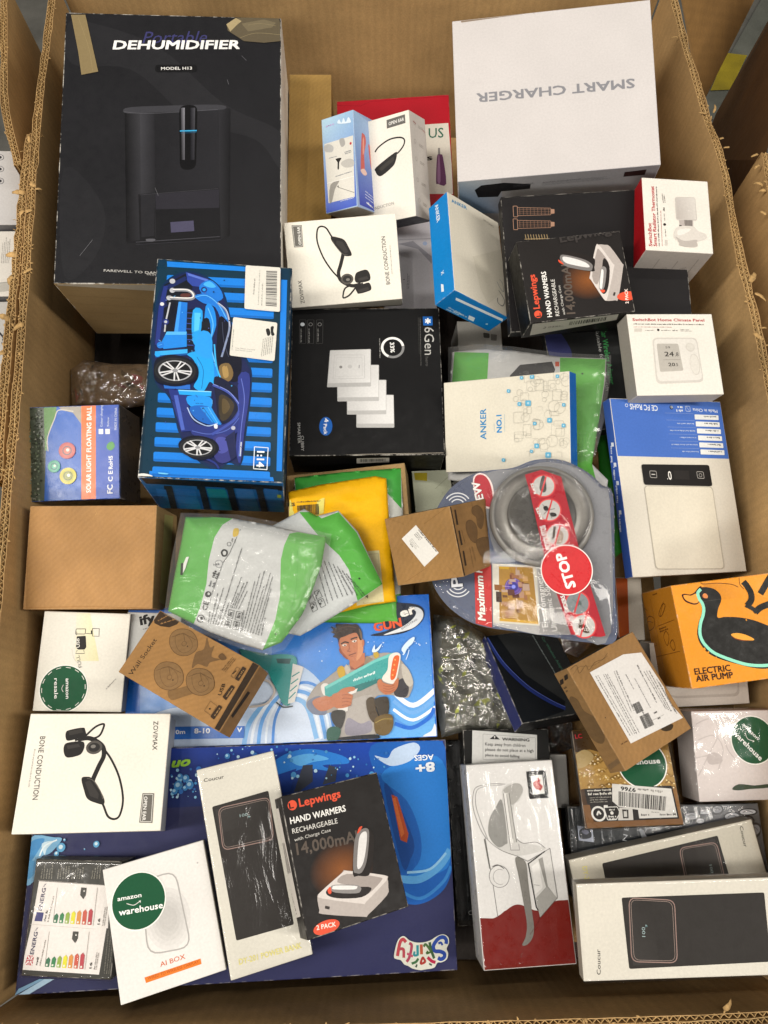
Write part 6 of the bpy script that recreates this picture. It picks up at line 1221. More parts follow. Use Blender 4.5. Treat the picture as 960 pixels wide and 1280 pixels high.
b.blob([(90, 260), (140, 280), (180, 350), (260, 400), (310, 500), (300, 560), (240, 540), (180, 460), (120, 400), (90, 330)], '6e5433', 4); b.poly([(330, 700), (400, 650), (416, 680), (348, 730)], '7a6040'); b.blob([(238, 700), (258, 686), (290, 700), (348, 780), (330, 778), (270, 736), (244, 728)], '1d1710', 4)
for x, y in ((22, 240), (55, 212), (80, 350)): b.greek((x, y), (x + 14, y - 8), 2, '4a3824', 2)
c.done()
# --- resale box
c = Carton('resale', 'cable_box', 'white box with a round green sticker reading resale and a USB drawing', 'box', 'e6e2d6', {'R': '8d8e90', 'F': 'c7c2b6'}, 'satin', .25)  # right side greyed to carry its shade
a = c.art(); a.zoom(0, 740, 2.667); a.grad([(255, 70), (300, 70), (330, 230), (250, 230)], ['e8e4cf', 'e9e4c0', 'e2dcae', 'e6e0c4'], 5)
a.rrline([(254, 123), (286, 123), (284, 140), (252, 140)], .8, .7, '4a4743'); a.line([(252, 140), (256, 144), (256, 132)], .5, '4a4743'); a.line([(286, 138), (310, 140)], .6, '4a4743'); a.line([(308, 122), (331, 122), (330, 148), (308, 147), (308, 122)], .7, '3a3835'); a.poly([(303, 128), (308, 128), (308, 140), (303, 140)], '3a3835')
a.rr([(256, 148), (286, 146), (288, 184), (282, 192), (260, 192), (253, 184)], 1, '2d2b2a'); a.text('USB', (266, 184), (264, 154), 'e6e3da', h=.36, bold=.03); a.line([(258, 194), (252, 205), (282, 205), (279, 194)], .6, '3a3835'); a.text('FULL', (274, 250), (264, 210), '55524c', h=.26); a.curve([(240, 190), (246, 220), (262, 240)], .3, 'c9c4b4'); a.greek((355, 325), (388, 290), 1.2, '8b8882')
b = c.art('T', 'green_sticker', 'satin', 10); b.zoom(0, 740, 2.667); Pp = amazon_sticker(b, (212, 322), 24.5, (0, 1), 0); b.disc((212, 322), 22.0, '2c5a3c', ring=.3, n=44)
for k in range(14): an = k * 25.7; b.disc((212, 322), 21.6, 'e8e8e0', ring=.6, n=4, a0=an, a1=an + 13)
b.text('amazon', Pp(-.42, -.10), Pp(.42, -.10), 'fbfaf6', h=.17, bold=.02); b.curve([Pp(-.16, .0), Pp(0, .07), Pp(.14, .01)], .5, 'e8e6df'); b.text('resale', Pp(-.42, .38), Pp(.42, .38), 'fbfaf6', h=.18, bold=.01)
c.done()
c = Carton('ify', 'mailer_box', 'pale box with bold black letters ify, peeking out above the wall socket box', 'box', 'bfc0bd', None, 'satin', .2); a = c.art(); a.zoom(0, 590, 3.692); a.text('ify', (650, 706), (715, 690), '1c1b1a', h=.62, bold=.06); a.greek((660, 728), (700, 718), 1.2, '55534f'); c.done()
# --- wall socket
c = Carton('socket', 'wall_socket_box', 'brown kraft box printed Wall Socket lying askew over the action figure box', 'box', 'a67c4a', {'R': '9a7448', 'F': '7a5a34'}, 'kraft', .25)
a = c.art(); a.zoom(0, 740, 2.667)
a.fill([a.loc(p) for p in [(530, 60), (600, 96), (590, 108), (565, 118), (535, 114), (515, 104), (512, 88)]], '3b2c1e'); a.greek((528, 98), (560, 80), 1.5, 'a67c4a', 1); a.greek((536, 108), (592, 90), 1.5, 'a67c4a', 1)
a.text('Wall Socket', (440, 280), (524, 160), '2c2118', h=.118, bold=.0)
def plug(cx, cy, s):
    Q = lambda x, y: (cx + x * s, cy + y * s)
    a.blob([Q(-1, -.5), Q(-.4, -1), Q(.5, -.9), Q(1, -.3), Q(1, .5), Q(.3, 1), Q(-.5, .9), Q(-1, .3)], '8a6a44', 4); a.curve([Q(-1, -.5), Q(-.4, -1), Q(.5, -.9), Q(1, -.3), Q(1, .5), Q(.3, 1), Q(-.5, .9), Q(-1, .3)], .5, '5e4428', True, 4)
    a.curve([Q(-.6, -.5), Q(.1, -.6), Q(.6, -.1), Q(.6, .5), Q(0, .8), Q(-.5, .4)], .4, '6a5032', True, 4); a.disc(Q(.05, .1), 2.4, '6a5032', ring=.5, n=14); a.disc(Q(.3, .3), .8, '4a3622', n=8)
    a.line([Q(-.9, -.4), Q(.0, -.7), Q(.9, -.2)], .4, '5e4428'); a.line([Q(.0, -.7), Q(.1, -.1)], .4, '5e4428')
a.blob([(690, 150), (700, 185), (715, 180), (705, 215), (735, 225), (700, 235), (690, 250), (660, 240), (640, 255), (645, 225), (655, 200), (680, 190)], '7a5c3a', 3); a.blob([(560, 330), (600, 320), (660, 300), (700, 280), (690, 320), (610, 350), (570, 360)], '80613c', 3)
plug(612, 168, 44); plug(563, 280, 46); plug(668, 300, 44)
a.blob([(728, 215), (742, 204), (756, 222), (740, 228)], '6a4e30', 3); [a.greek((742 + 5 * k, 262 + 3 * k), (776 + 5 * k, 220 + 3 * k), 1.2, '6a4e30') for k in range(3)]
a.text('USB', (737, 346), (752, 308), '2c2118', h=.3, bold=.01); a.rr([(742, 350), (772, 310), (784, 318), (754, 362)], 1, '3a2a1c'); a.rrline([(770, 280), (790, 250), (800, 256), (780, 288)], .5, .4, '6a4e30'); a.line([(776, 274), (788, 262)], .8, '2c2118'); a.rr([(783, 290), (810, 248), (822, 256), (796, 298)], 1, '3a2a1c'); a.rr([(702, 416), (730, 376), (742, 384), (714, 426)], 1, '3a2a1c'); a.rrline([(682, 396), (702, 364), (724, 380), (704, 412)], .4, .35, '6a4e30'); a.disc((700, 390), .9, '2c2118', n=8)
for p, q in (((758, 350), (776, 324)), ((798, 286), (814, 262)), ((718, 414), (734, 390))): a.greek(p, q, 1.6, 'b08a58')
a.poly([(848, 228), (870, 240), (736, 478), (712, 462)], '33261a')
b = c.art('R', 'side_print'); b.zoom(0, 740, 2.667); b.poly([(826, 330), (834, 336), (776, 420), (770, 412)], '33261a')
c.done()
# --- water toy box
c = Carton('watergun', 'water_blaster_box', 'blue box picturing a man holding a teal water blaster, in the middle', 'box', '1c6cd0', {'F': '2a3a78', 'R': 'b9c4d4', 'K': '1a4e98'}, 'gloss', .5)
a = c.art(); a.zoom(380, 745, 5.647)
zg = lambda x, y: ((200 + x / 2.4 - 380) * 5.647, (740 + y / 2.4 - 745) * 5.647)
a.grad([zg(330, 0), zg(800, 0), zg(828, 440), zg(330, 460)], ['1f6fd0', '1260c4', '6ab0ea', '4a94e0'], 14)
a.grad([zg(-60, 60), zg(335, 40), zg(335, 470), zg(-60, 480)], ['2a6cc8', '2f7ed8', '9cc0ea', '5a9ae0'], 10)
a.blob([zg(250, 260), zg(340, 215), zg(430, 225), zg(500, 300), zg(540, 440), zg(260, 462), zg(240, 380)], 'b3c9e4', 5); a.blob([zg(270, 300), zg(350, 250), zg(420, 270), zg(470, 350), zg(480, 445), zg(300, 456)], 'c8d6ea', 5); a.blob([zg(-40, 380), zg(80, 340), zg(200, 330), zg(300, 370), zg(330, 462), zg(-40, 480)], 'b9cbe4', 5)
for k, (cc, w) in enumerate((('7ab0e2', 5), ('dfe8f2', 3), ('5f9fe0', 4), ('dbe6f2', 2.4), ('3f86d6', 3))): a.curve([zg(250 + k * 22, 470), zg(270 + k * 20, 390 - k * 6), zg(330 + k * 22, 330 - k * 14), zg(430 + k * 16, 330 - k * 6), zg(470 + k * 14, 440)], w, cc)
for k, cc in enumerate(('e6edf4', '6fa8e4', 'eef3f8', '4e8fdc')): a.curve([zg(700, 300 + k * 26), zg(760, 340 + k * 22), zg(830, 290 + k * 26)], 5 - k, cc)
a.blob([(840, 990), (900, 950), (925, 900), (932, 1000)], 'dfe6ee', 4); a.curve([(640, 900), (760, 930), (880, 860), (920, 790)], 4, '1f68cc')
random.seed(9); [a.disc((random.uniform(20, 900), random.uniform(320, 560)), random.uniform(.3, .9), 'dbe9f6', n=8) for _ in range(26)]
a.lv = 50
a.text('8-10m', zg(103, 424), zg(190, 420), 'e6edf6', h=.2, bold=.04) if False else None
a.poly([zg(40, 404), zg(255, 402), zg(252, 438), zg(40, 442)], '2c6cc4'); a.text('8-10', zg(104, 424), zg(150, 423), 'f0f3f8', h=.3, bold=.04); a.text('V', zg(232, 420), zg(246, 420), 'f0f3f8', h=.9, bold=.04); a.text('0m', zg(48, 426), zg(76, 425), 'f0f3f8', h=.4, bold=.04)
# letters of the title, partly covered
OR = 'd8542c'; a.blob([(600, 60), (700, 50), (790, 60), (840, 90), (846, 150), (800, 210), (700, 262), (560, 282), (470, 276), (600, 240), (560, 200)], '1c2436', 4); a.blob([(740, 80), (800, 80), (838, 110), (836, 160), (780, 220), (690, 252), (560, 276), (690, 220), (770, 160), (790, 110)], 'd6d9dc', 4)
a.text('GUN', (500, 250), (690, 214), OR, h=.3, bold=.06, shadow='241a16'); a.text('Blaster', (430, 200), (690, 150), 'e6e3de', h=.26, bold=.05, shadow='1c2436') if False else a.text('er', (690, 150), (790, 118), 'ece6de', h=.55, bold=.06, shadow='2a1c18'); a.text('SHOOTING', (690, 240), (800, 170), '3a3c44', h=.1)
# man
SKN, SKD = 'b5714f', '8a4c38'
a.blob([(150, 590), (240, 520), (330, 480), (440, 430), (600, 400), (700, 470), (770, 600), (750, 690), (720, 720), (620, 700), (500, 720), (490, 900), (500, 1010), (250, 1015), (290, 800), (200, 820), (100, 830), (30, 800), (20, 740), (80, 640)], '9d968e', 4)
a.blob([(290, 760), (480, 700), (500, 860), (490, 980), (260, 990), (280, 860)], 'a8a29c', 4); a.blob([(310, 860), (400, 900), (470, 880), (470, 960), (300, 980)], '8c8894', 4); a.blob([(20, 760), (60, 720), (120, 710), (160, 800), (150, 838), (60, 830)], '6d7488', 4); a.blob([(650, 620), (700, 580), (740, 640), (720, 712), (640, 700)], '3c3a3e', 4); a.blob([(690, 480), (740, 520), (772, 610), (740, 640), (700, 580)], 'b9b3a8', 3)
a.blob([(240, 1000), (500, 975), (510, 1012), (240, 1020)], '22242a', 3); a.poly([(320, 470), (440, 430), (420, 500), (370, 520), (330, 520)], SKD); a.poly([(320, 440), (430, 400), (430, 470), (360, 515), (325, 490)], SKN); a.poly([(440, 420), (490, 445), (440, 480), (420, 500)], '8a7866'); a.poly([(300, 480), (330, 520), (310, 560), (280, 520)], 'b8b0a4')
a.blob([(244, 300), (300, 280), (370, 255), (410, 290), (420, 360), (410, 420), (370, 460), (340, 462), (300, 440), (262, 400)], SKN, 4); a.blob([(380, 280), (412, 300), (420, 380), (400, 430), (370, 455), (380, 380)], 'c98a62', 3); a.blob([(250, 330), (270, 390), (310, 440), (300, 445), (262, 405)], SKD, 3); a.blob([(410, 320), (424, 310), (426, 345), (412, 360)], SKN, 3); a.blob([(248, 372), (262, 380), (268, 410), (254, 400)], SKD, 3)
HR = '2c2019'; a.blob([(190, 215), (230, 230), (225, 200), (270, 200), (300, 196), (340, 200), (365, 198), (385, 210), (408, 250), (412, 300), (395, 310), (372, 262), (330, 268), (290, 285), (255, 300), (250, 340), (236, 300), (205, 290), (218, 270), (190, 255), (210, 245)], HR, 3); a.curve([(250, 230), (310, 215), (370, 225)], .8, '5a4030'); a.curve([(230, 260), (290, 240), (360, 240)], .7, '4a3428'); a.blob([(388, 230), (410, 260), (412, 310), (402, 300)], '6a5a4c', 3)
a.curve([(262, 340), (290, 325), (318, 332)], 1.5, HR); a.curve([(330, 308), (352, 298), (378, 292)], 1.5, HR); a.blob([(268, 348), (290, 340), (304, 346), (288, 356)], 'd8d0c6', 3); a.disc((290, 349), .9, '2a2220', n=8); a.blob([(338, 322), (356, 312), (374, 314), (360, 328)], 'd8d0c6', 3); a.disc((358, 320), .9, '2a2220', n=8); a.curve([(318, 340), (320, 376), (308, 390), (330, 392)], .8, SKD); a.curve([(318, 420), (340, 412), (368, 402)], 1.0, '6a3428'); a.curve([(330, 430), (350, 424)], .5, SKD)
a.blob([(60, 750), (110, 715), (200, 710), (230, 760), (180, 800), (110, 810)], SKN, 4); a.lv += 2
a.blob([(235, 515), (270, 492), (292, 530), (285, 570), (250, 575)], 'c09a2a', 3); a.blob([(490, 400), (520, 395), (530, 425), (500, 440)], 'b89a3a', 3)
TL = '3f9c98'; a.blob([(120, 640), (145, 615), (180, 630), (170, 690), (140, 700)], 'd9d5cf', 3); a.poly([(146, 640), (240, 590), (330, 540), (500, 450), (620, 402), (660, 400), (600, 560), (540, 600), (400, 668), (300, 660), (180, 712), (150, 700)], TL); a.poly([(146, 640), (330, 540), (500, 450), (620, 402), (640, 400), (620, 425), (500, 470), (330, 565), (160, 655)], '6cc0b8'); a.poly([(280, 660), (400, 620), (540, 580), (540, 602), (400, 670), (300, 690)], '2c706e')
a.greek((352, 604), (510, 545), 2.6, 'dfeae8'); [a.line([(400 + k * 24, 640 - k * 9), (412 + k * 24, 612 - k * 9)], .7, '2c706e') for k in range(5)]; a.blob([(600, 430), (640, 400), (680, 412), (676, 480), (650, 600), (620, 620), (560, 600), (556, 570), (590, 520)], 'e0d8ce', 4); a.blob([(640, 425), (668, 420), (672, 450), (650, 560), (632, 590), (612, 588), (612, 540), (625, 460)], 'd5602c', 4); [a.disc((644 - k * 6, 450 + 36 * k), 1.0, 'e8a05a', n=8) for k in range(4)]
a.poly([(240, 800), (300, 690), (380, 650), (370, 680), (320, 700), (310, 810), (280, 820)], 'd8d4ce')
a.blob([(200, 700), (240, 680), (270, 655), (330, 640), (362, 650), (355, 668), (310, 680), (345, 700), (340, 730), (330, 770), (280, 790), (230, 790), (200, 760)], SKN, 4); [a.curve([(270, 700 + 24 * k), (300, 696 + 24 * k), (335, 702 + 24 * k)], .6, SKD) for k in range(4)]
a.blob([(520, 600), (545, 585), (560, 610), (620, 625), (650, 590), (668, 580), (662, 640), (630, 680), (580, 695), (540, 670), (522, 640)], SKN, 4); [a.curve([(560, 632 + 18 * k), (600, 640 + 18 * k), (640, 628 + 16 * k)], .5, SKD) for k in range(3)]
a.blob([(440, 740), (490, 715), (510, 800), (530, 860), (500, 895), (460, 850)], '4f4334', 4); a.blob([(500, 730), (580, 710), (602, 760), (590, 840), (540, 850), (515, 800)], '3f3830', 4); a.blob([(500, 870), (560, 835), (620, 840), (632, 900), (610, 960), (560, 985), (505, 960)], '6a5632', 4); a.curve([(505, 895), (560, 868), (625, 868)], .8, 'a08a4c'); a.blob([(200, 815), (290, 810), (280, 900), (250, 940), (200, 880)], '34322e', 4); a.blob([(165, 945), (210, 920), (260, 940), (240, 1010), (170, 1020)], '2c5a4c', 4)
a.blob([(700, 400), (690, 370), (740, 310), (780, 290), (770, 330), (730, 370), (710, 410)], 'cfe2f2', 3); a.blob([(480, 390), (500, 345), (506, 380), (550, 336), (530, 380), (500, 398)], 'cfe2f2', 3); a.curve([(720, 450), (735, 410), (742, 380)], .8, 'cfe2f2')
# teal toy at the left
a.blob([zg(320, 195), zg(400, 190), zg(412, 230), zg(395, 330), zg(370, 335), zg(350, 290), zg(330, 250)], '2f8c88', 4); a.poly([zg(350, 200), zg(395, 200), zg(390, 216), zg(354, 214)], '1d4a4c'); a.poly([zg(340, 190), zg(240, 170), zg(250, 200), zg(330, 240)], '37807f'); a.poly([zg(400, 215), zg(432, 225), zg(405, 330), zg(385, 335)], 'd8d5d0'); [a.line([zg(388 + 3 * k, 320 - 22 * k), zg(408 + 4 * k, 300 - 20 * k)], 1.2, '2f8c88') for k in range(4)]; a.curve([zg(270, 345), zg(320, 335), zg(345, 300), zg(330, 270), zg(300, 262)], 2.4, 'b9b0aa'); a.curve([zg(350, 330), zg(372, 345), zg(400, 342)], 1.6, '2a3a40')
c.done()
# --- navy toy box
c = Carton('skirfy', 'toy_box', 'large navy blue box printed AGES 8+, lying under the power bank and hand warmer boxes', 'box', '33355a', {'F': '2c2e50', 'R': '20264c', 'L': '2a2d4c', 'K': '1a2c70'}, 'satin', .45)
a = c.art(); a.zoom(200, 920, 2.4615)
a.grad([(-160, 20), (870, 15), (880, 180), (-160, 230)], ['1a2a6e', '1c4fc0', '1d4490', '20244c'], 12)
a.blob([(650, 30), (870, 20), (905, 300), (890, 440), (840, 500), (770, 518), (700, 470), (690, 200)], '1d5fb4', 5); a.blob([(680, 120), (760, 200), (800, 300), (800, 380), (760, 440), (860, 420), (895, 360), (880, 100), (800, 60)], '2a7cd0', 5); a.blob([(690, 160), (720, 180), (780, 320), (770, 380), (745, 400)], '1a4a94', 4)
a.curve([(740, 440), (800, 440), (860, 400), (893, 350)], 7, '5aa2dc'); a.curve([(730, 470), (800, 500), (870, 450), (895, 400)], 3, '3a84cc'); a.curve([(760, 420), (830, 410), (880, 360)], 2.2, '8fc4e8')
a.poly([(712, 180), (730, 188), (764, 300), (760, 328), (740, 320)], 'b8502c'); a.poly([(715, 192), (724, 190), (752, 300), (742, 312)], 'd8703c')
a.blob([(660, 60), (700, 68), (720, 40), (780, 20), (800, 40), (770, 76), (720, 92), (690, 84)], 'b7cbe4', 4)
a.blob([(350, 80), (400, 50), (470, 40), (560, 60), (580, 84), (500, 90), (540, 110), (440, 100), (380, 130), (350, 112)], '2c7fd8', 4); a.blob([(400, 70), (460, 54), (520, 70), (470, 80), (430, 92)], '5fb0ee', 4)
a.poly([(440, 90), (470, 88), (470, 140), (430, 170), (412, 172)], '3a3f4c'); a.poly([(520, 90), (546, 96), (540, 140), (500, 150)], '3a3f4c'); a.poly([(360, 120), (420, 100), (400, 170), (362, 178)], '1c3f94')
random.seed(4)
for _ in range(110):
    x, y = random.choice(((random.uniform(30, 120), random.uniform(100, 190)), (random.uniform(160, 420), random.uniform(20, 90)), (random.uniform(350, 700), random.uniform(40, 130)))); r = abs(random.gauss(0, 1.1)) + .3; a.disc((x, y), r, random.choice(('4a94d0', '8fc8ea', '2f6cb8', 'b9dcf0')), n=9); a.lv = min(a.lv, 60)
for x, y, r in ((57, 152, 4.5), (80, 130, 3.6), (62, 124, 2.8), (92, 150, 4), (208, 62, 2.8), (46, 170, 3), (78, 160, 2.6)): a.disc((x, y), r, '3f86c4', n=14); a.disc((x - 2, y - 2), r * .5, 'a9d4ee', n=10)
a.lv = 62
# lettering at left edge, green
a.text('LO', (85, 68), (34, 72), '9cc43a', h=.6, bold=.06, shear=.2) if False else a.text('on', (92, 72), (38, 78), '8fc03a', h=.5, bold=.07, shear=.3, shadow='12204c')
a.text('8+', (842, 80), (786, 86), 'e9edf2', h=.46, bold=.05); a.text('AGES', (840, 57), (782, 60), 'e9edf2', h=.26, bold=.035)
# bottom left splash
a.zoom(0, 1020, 3.2); a.blob([(120, 90), (220, 85), (250, 90), (230, 120), (200, 150), (170, 160), (155, 200), (145, 250), (105, 268)], '7fb4d8', 4); a.blob([(130, 100), (180, 90), (160, 130), (125, 180), (118, 150)], '4a90c8', 4); a.blob([(170, 110), (215, 100), (190, 130), (180, 155)], 'c9e2ee', 4); a.curve([(160, 160), (180, 120), (230, 95)], 1.4, 'e6f2f6'); a.blob([(120, 180), (150, 190), (140, 230), (112, 250)], '5a9ccc', 4)
for x, y, r in ((246, 125, 4.2), (387, 112, 3), (228, 150, 2.4), (175, 175, 2.2), (340, 132, .7), (260, 95, 1.2)): a.disc((x, y), r, '5fa4d0', n=14); a.disc((x - 1, y - 2), r * .5, 'd6ecf4', n=10)
a.poly([(60, 722), (180, 650), (220, 650), (110, 716)], 'a9c6dc'); a.poly([(62, 715), (76, 690), (160, 650), (180, 650)], '7fa6c4')
# sticker style word, upside down
k_ = c.art('T', 'logo_print', level=66); k_.zoom(480, 1155, 9.6)
k_.blob([(150, 230), (190, 160), (240, 142), (300, 190), (350, 210), (400, 220), (480, 215), (560, 190), (620, 150), (700, 120), (765, 150), (778, 220), (750, 290), (768, 350), (750, 420), (690, 455), (640, 460), (600, 520), (500, 540), (430, 550), (340, 530), (290, 500), (240, 480), (200, 430), (140, 415), (118, 380)], 'd8d9cc', 4)
k_.curve([(742, 235), (745, 190), (715, 155), (660, 165), (610, 220), (590, 270), (610, 320), (670, 325), (720, 350), (720, 395), (680, 418), (645, 400)], 3.4, '2c4a9c'); k_.curve([(700, 250), (680, 220), (650, 230)], 2, '2c4a9c')
k_.line([(545, 215), (560, 300), (600, 410)], 2.6, '3a5a3a'); k_.curve([(560, 320), (500, 240), (475, 270)], 2.2, '4a6a3c'); k_.curve([(560, 330), (510, 350), (525, 320)], 1.8, '4a6a3c'); k_.line([(445, 240), (448, 360)], 2.8, 'b0563a'); k_.line([(400, 250), (402, 375)], 2.4, '2f8a94'); k_.curve([(400, 370), (360, 370), (365, 325)], 2.0, '2f8a94')
k_.curve([(300, 225), (330, 250), (320, 330), (300, 400), (270, 450)], 2.6, 'a8455c'); k_.line([(275, 350), (345, 385)], 2.0, 'b8506a'); k_.curve([(262, 215), (230, 180), (200, 200), (180, 260), (160, 380)], 3.0, 'b8464e'); k_.curve([(175, 300), (230, 300), (235, 400)], 2.6, 'b04a54')
k_.curve([(460, 400), (440, 470), (490, 450), (480, 420)], 2, 'a83c34', True); k_.curve([(520, 395), (570, 440), (615, 455)], 2.8, 'b02c4a'); k_.curve([(410, 410), (380, 450), (330, 470)], 2.2, '3f6a44'); k_.curve([(395, 480), (380, 515)], 1.6, '4a5a4a'); k_.curve([(540, 470), (570, 490)], 1.4, '4a5a4a')
c.done()
# --- white power banks
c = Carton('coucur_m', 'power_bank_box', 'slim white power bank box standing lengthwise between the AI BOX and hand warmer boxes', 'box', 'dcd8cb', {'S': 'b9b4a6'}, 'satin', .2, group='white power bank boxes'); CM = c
a = c.art(); bodyart_coucur(a); coucur_foot(a); c.done(('clear_film',))
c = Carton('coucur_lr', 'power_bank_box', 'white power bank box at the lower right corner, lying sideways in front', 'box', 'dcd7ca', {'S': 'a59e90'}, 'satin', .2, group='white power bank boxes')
a = c.art(); a.using(CM.faces['T'], (0, -1, 1, 0), 1.04, (.000, 0)); bodyart_coucur(a); coucur_foot(a); c.done(('clear_film',))
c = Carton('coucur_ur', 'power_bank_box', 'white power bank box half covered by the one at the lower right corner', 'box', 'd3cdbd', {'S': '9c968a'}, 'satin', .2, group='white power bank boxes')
a = c.art(); a.using(CM.faces['T'], (0, 1, -1, 0), 1.01, (0, 0)); bodyart_coucur(a); coucur_foot(a); c.done(('clear_film',))
# --- AI box
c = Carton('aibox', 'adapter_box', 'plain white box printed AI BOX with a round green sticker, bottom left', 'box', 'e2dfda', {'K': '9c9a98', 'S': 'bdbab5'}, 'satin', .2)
a = c.art(); a.zoom(0, 1020, 3.2)
for i, cc in enumerate(('d9d6d2', 'd3d0cc', 'ccc9c5', 'c6c3bf', 'c1beba')):
    k = 1 - i * .15; a.disc((672, 410), (20 * k, 26 * k), cc, n=28)
a.rrline([(565, 262), (700, 218), (765, 524), (592, 556)], 11, 1.2, 'aeaba7'); a.text('AI BOX', (642, 604), (742, 570), 'd3622c', h=.175, bold=.0); a.poly([(578, 646), (802, 570), (806, 592), (584, 668)], 'e07a2c'); a.text('WIRED TO WIRELESS CARPLAY', (592, 656), (796, 587), 'b85420', h=.05, bold=.02); a.disc((790, 187), .8, 'b9b6b2', n=8)
b = c.art('T', 'green_sticker', 'satin', 14); b.zoom(0, 1020, 3.2); warehouse(b, (555, 339), 24.5, (1, -.18)); c.done()
# --- bulb box
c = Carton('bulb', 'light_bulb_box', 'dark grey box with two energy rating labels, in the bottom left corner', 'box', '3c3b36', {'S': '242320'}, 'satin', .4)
a = c.art(); a.zoom(20, 1060, 7.385)
for (x0, n, h0) in ((232, 5, 140), (385, 5, 130), (515, 5, 145), (700, 4, 150)):
    for k in range(n): a.greek((x0 + k * 24 + 4, 285), (x0 + k * 24 + 16, h0 + random.uniform(0, 70)), 1.2, '8b877b', 1)
for k in range(5): a.greek((820 + 22 * k, 1160), (860 + 22 * k, 760 + 30 * k), 1.0, '77746a')
a.lv = 10
l = c.art('T', 'energy_label', 'label', 14); l.zoom(20, 1060, 7.385); l.poly([(215, 305), (800, 345), (870, 350), (850, 740), (836, 740), (768, 1168), (50, 1122), (140, 735)], 'e2dcd6'); l.lv = 15
def energy(ox, oy, dx, flag):
    Q = lambda x, y: (ox + x + (oy - y - oy) * 0 + dx * 0, oy + y)
    E = lambda x, y: (x + ox, y + oy)
    l.line([E(-8, -8), E(598, 38)], .3, 'b9b1a8')
    l.poly([E(20 - 50 + 8, 285), E(85 - 50 + 8, 290), E(60 - 40 + 8, 372), E(-52 + 8, 368)] if flag == 'eu' else [E(-30, 278), E(30, 282), E(12, 374), E(-58, 368)], '3a3a70' if flag == 'eu' else 'b8454c')
    if flag != 'eu': l.line([E(-28, 282), E(10, 370)], 1.0, 'e8e4de'); l.line([E(28, 284), E(-54, 366)], 1.0, 'e8e4de'); l.line([E(-40, 325), E(20, 330)], 1.6, 'e8e4de'); l.line([E(2, 282), E(-24, 370)], 1.6, 'e8e4de'); l.line([E(-40, 326), E(20, 330)], .8, 'b03040'); l.line([E(1, 284), E(-23, 368)], .8, 'b03040')
    l.text('ENERG', E(24, 272), E(64, 66), '3a3452', h=.19, bold=.035); l.poly([E(34, 50), E(58, 34), E(46, 30), E(70, 22), E(50, 44), E(56, 48)], '3a3452')
    l.text('Laura', E(58, 372), E(80, 290), '4a463f', h=.2, bold=.02) if False else l.greek(E(58, 372), E(80, 285), 2.0, '3f3b35'); l.greek(E(88, 378), E(140, 145), 1.4, '8b857b'); l.line([E(170, 60), E(130, 375)], .35, '8b857b')
    cols = ('2f6a4a', '2f7a4a', '8aa43c', 'd8d22c', 'd08a3c', 'c0503c', 'b03a44')
    for k, cc in enumerate(cols):
        x = 130 + k * 53; y = 384 + k * 3; h = 84 + k * 10; l.poly([E(x, y), E(x + 36, y + 3), E(x + 36 + 14, y - h + 20), E(x + 34, y - h - 4), E(x + 12, y - h + 18)], cc); l.rr([E(x + 8, y - 8), E(x + 24, y - 8), E(x + 26, y - 26), E(x + 10, y - 26)], .2, 'dfe0d0')
    l.poly([E(390, 58), E(440, 62), E(432, 130), E(410, 166), E(380, 128)], '3a3832'); l.text('E', E(424, 96), E(425, 82), 'e6e2da', h=1.0, bold=.05); l.line([E(540, 60), E(500, 410)], .35, '8b857b'); l.text('16', E(560, 400), E(566, 345), '33302c', h=.42, bold=.03); l.greek(E(590, 410), E(618, 230), 1.0, '77716a', 2)
    l.lv = 16
energy(215, 305, 0, 'eu'); energy(140, 710, 0, 'uk')
c.done(('clear_film',))
# --- thin black boxes, warning box, holder box
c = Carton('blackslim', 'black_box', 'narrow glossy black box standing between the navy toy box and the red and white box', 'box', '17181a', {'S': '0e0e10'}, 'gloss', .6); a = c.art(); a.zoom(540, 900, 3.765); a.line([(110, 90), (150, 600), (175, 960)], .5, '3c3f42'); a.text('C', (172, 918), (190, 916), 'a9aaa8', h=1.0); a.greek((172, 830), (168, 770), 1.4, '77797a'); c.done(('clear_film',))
c = Carton('warning', 'black_box', 'black box with a white WARNING label, behind the red and white box', 'box', '1b1b1a', None, 'dark', .4)
l = c.art('T', 'warning_label', 'label'); l.zoom(540, 900, 3.765); l.poly([(190, 48), (494, 70), (494, 200), (188, 208)], 'd0d0cc'); l.rrline([(240, 66), (488, 84), (486, 192), (240, 186)], .5, .3, '77787a'); l.poly([(270, 90), (296, 70), (320, 92)], '1c1c1c'); l.poly([(292, 76), (298, 76), (296, 86), (293, 86)], 'e6e6e2'); l.text('WARNING', (330, 96), (458, 101), '1c1c1c', h=.1, bold=.05)
for k, t in enumerate(('Keep away from children', 'please do not place at a high', 'place to avoid falling')): l.text(t, (250, 120 + 25 * k), ((440, 478, 412)[k], 127 + 25 * k), '1f1f1f', h=.06 if k == 1 else .075, bold=.01)
c.done()
c = Carton('holder', 'dispenser_box', 'tall white and dark red box with line drawing of a wall mounted holder, bottom centre', 'box', 'd9d7d4', {'L': 'b9b7b4', 'F': '6a1410', 'R': 'b5b3b0'}, 'gloss', .3)
a = c.art(); a.zoom(540, 900, 3.765); G1, G2, LN = '8b8a86', 'a5a39e', '4a4846'
a.poly([(216, 932), (300, 934), (340, 900), (400, 870), (440, 876), (480, 895), (520, 900), (580, 852), (640, 846), (690, 1160), (240, 1190)], '6c1a14')
a.fill([a.loc(p) for p in catmull([(216, 934), (280, 936), (330, 910), (380, 874), (420, 870), (470, 894), (515, 902), (545, 880), (580, 852), (640, 848)], False, 4) + [(690, 1160), (240, 1190)]], '721a14')
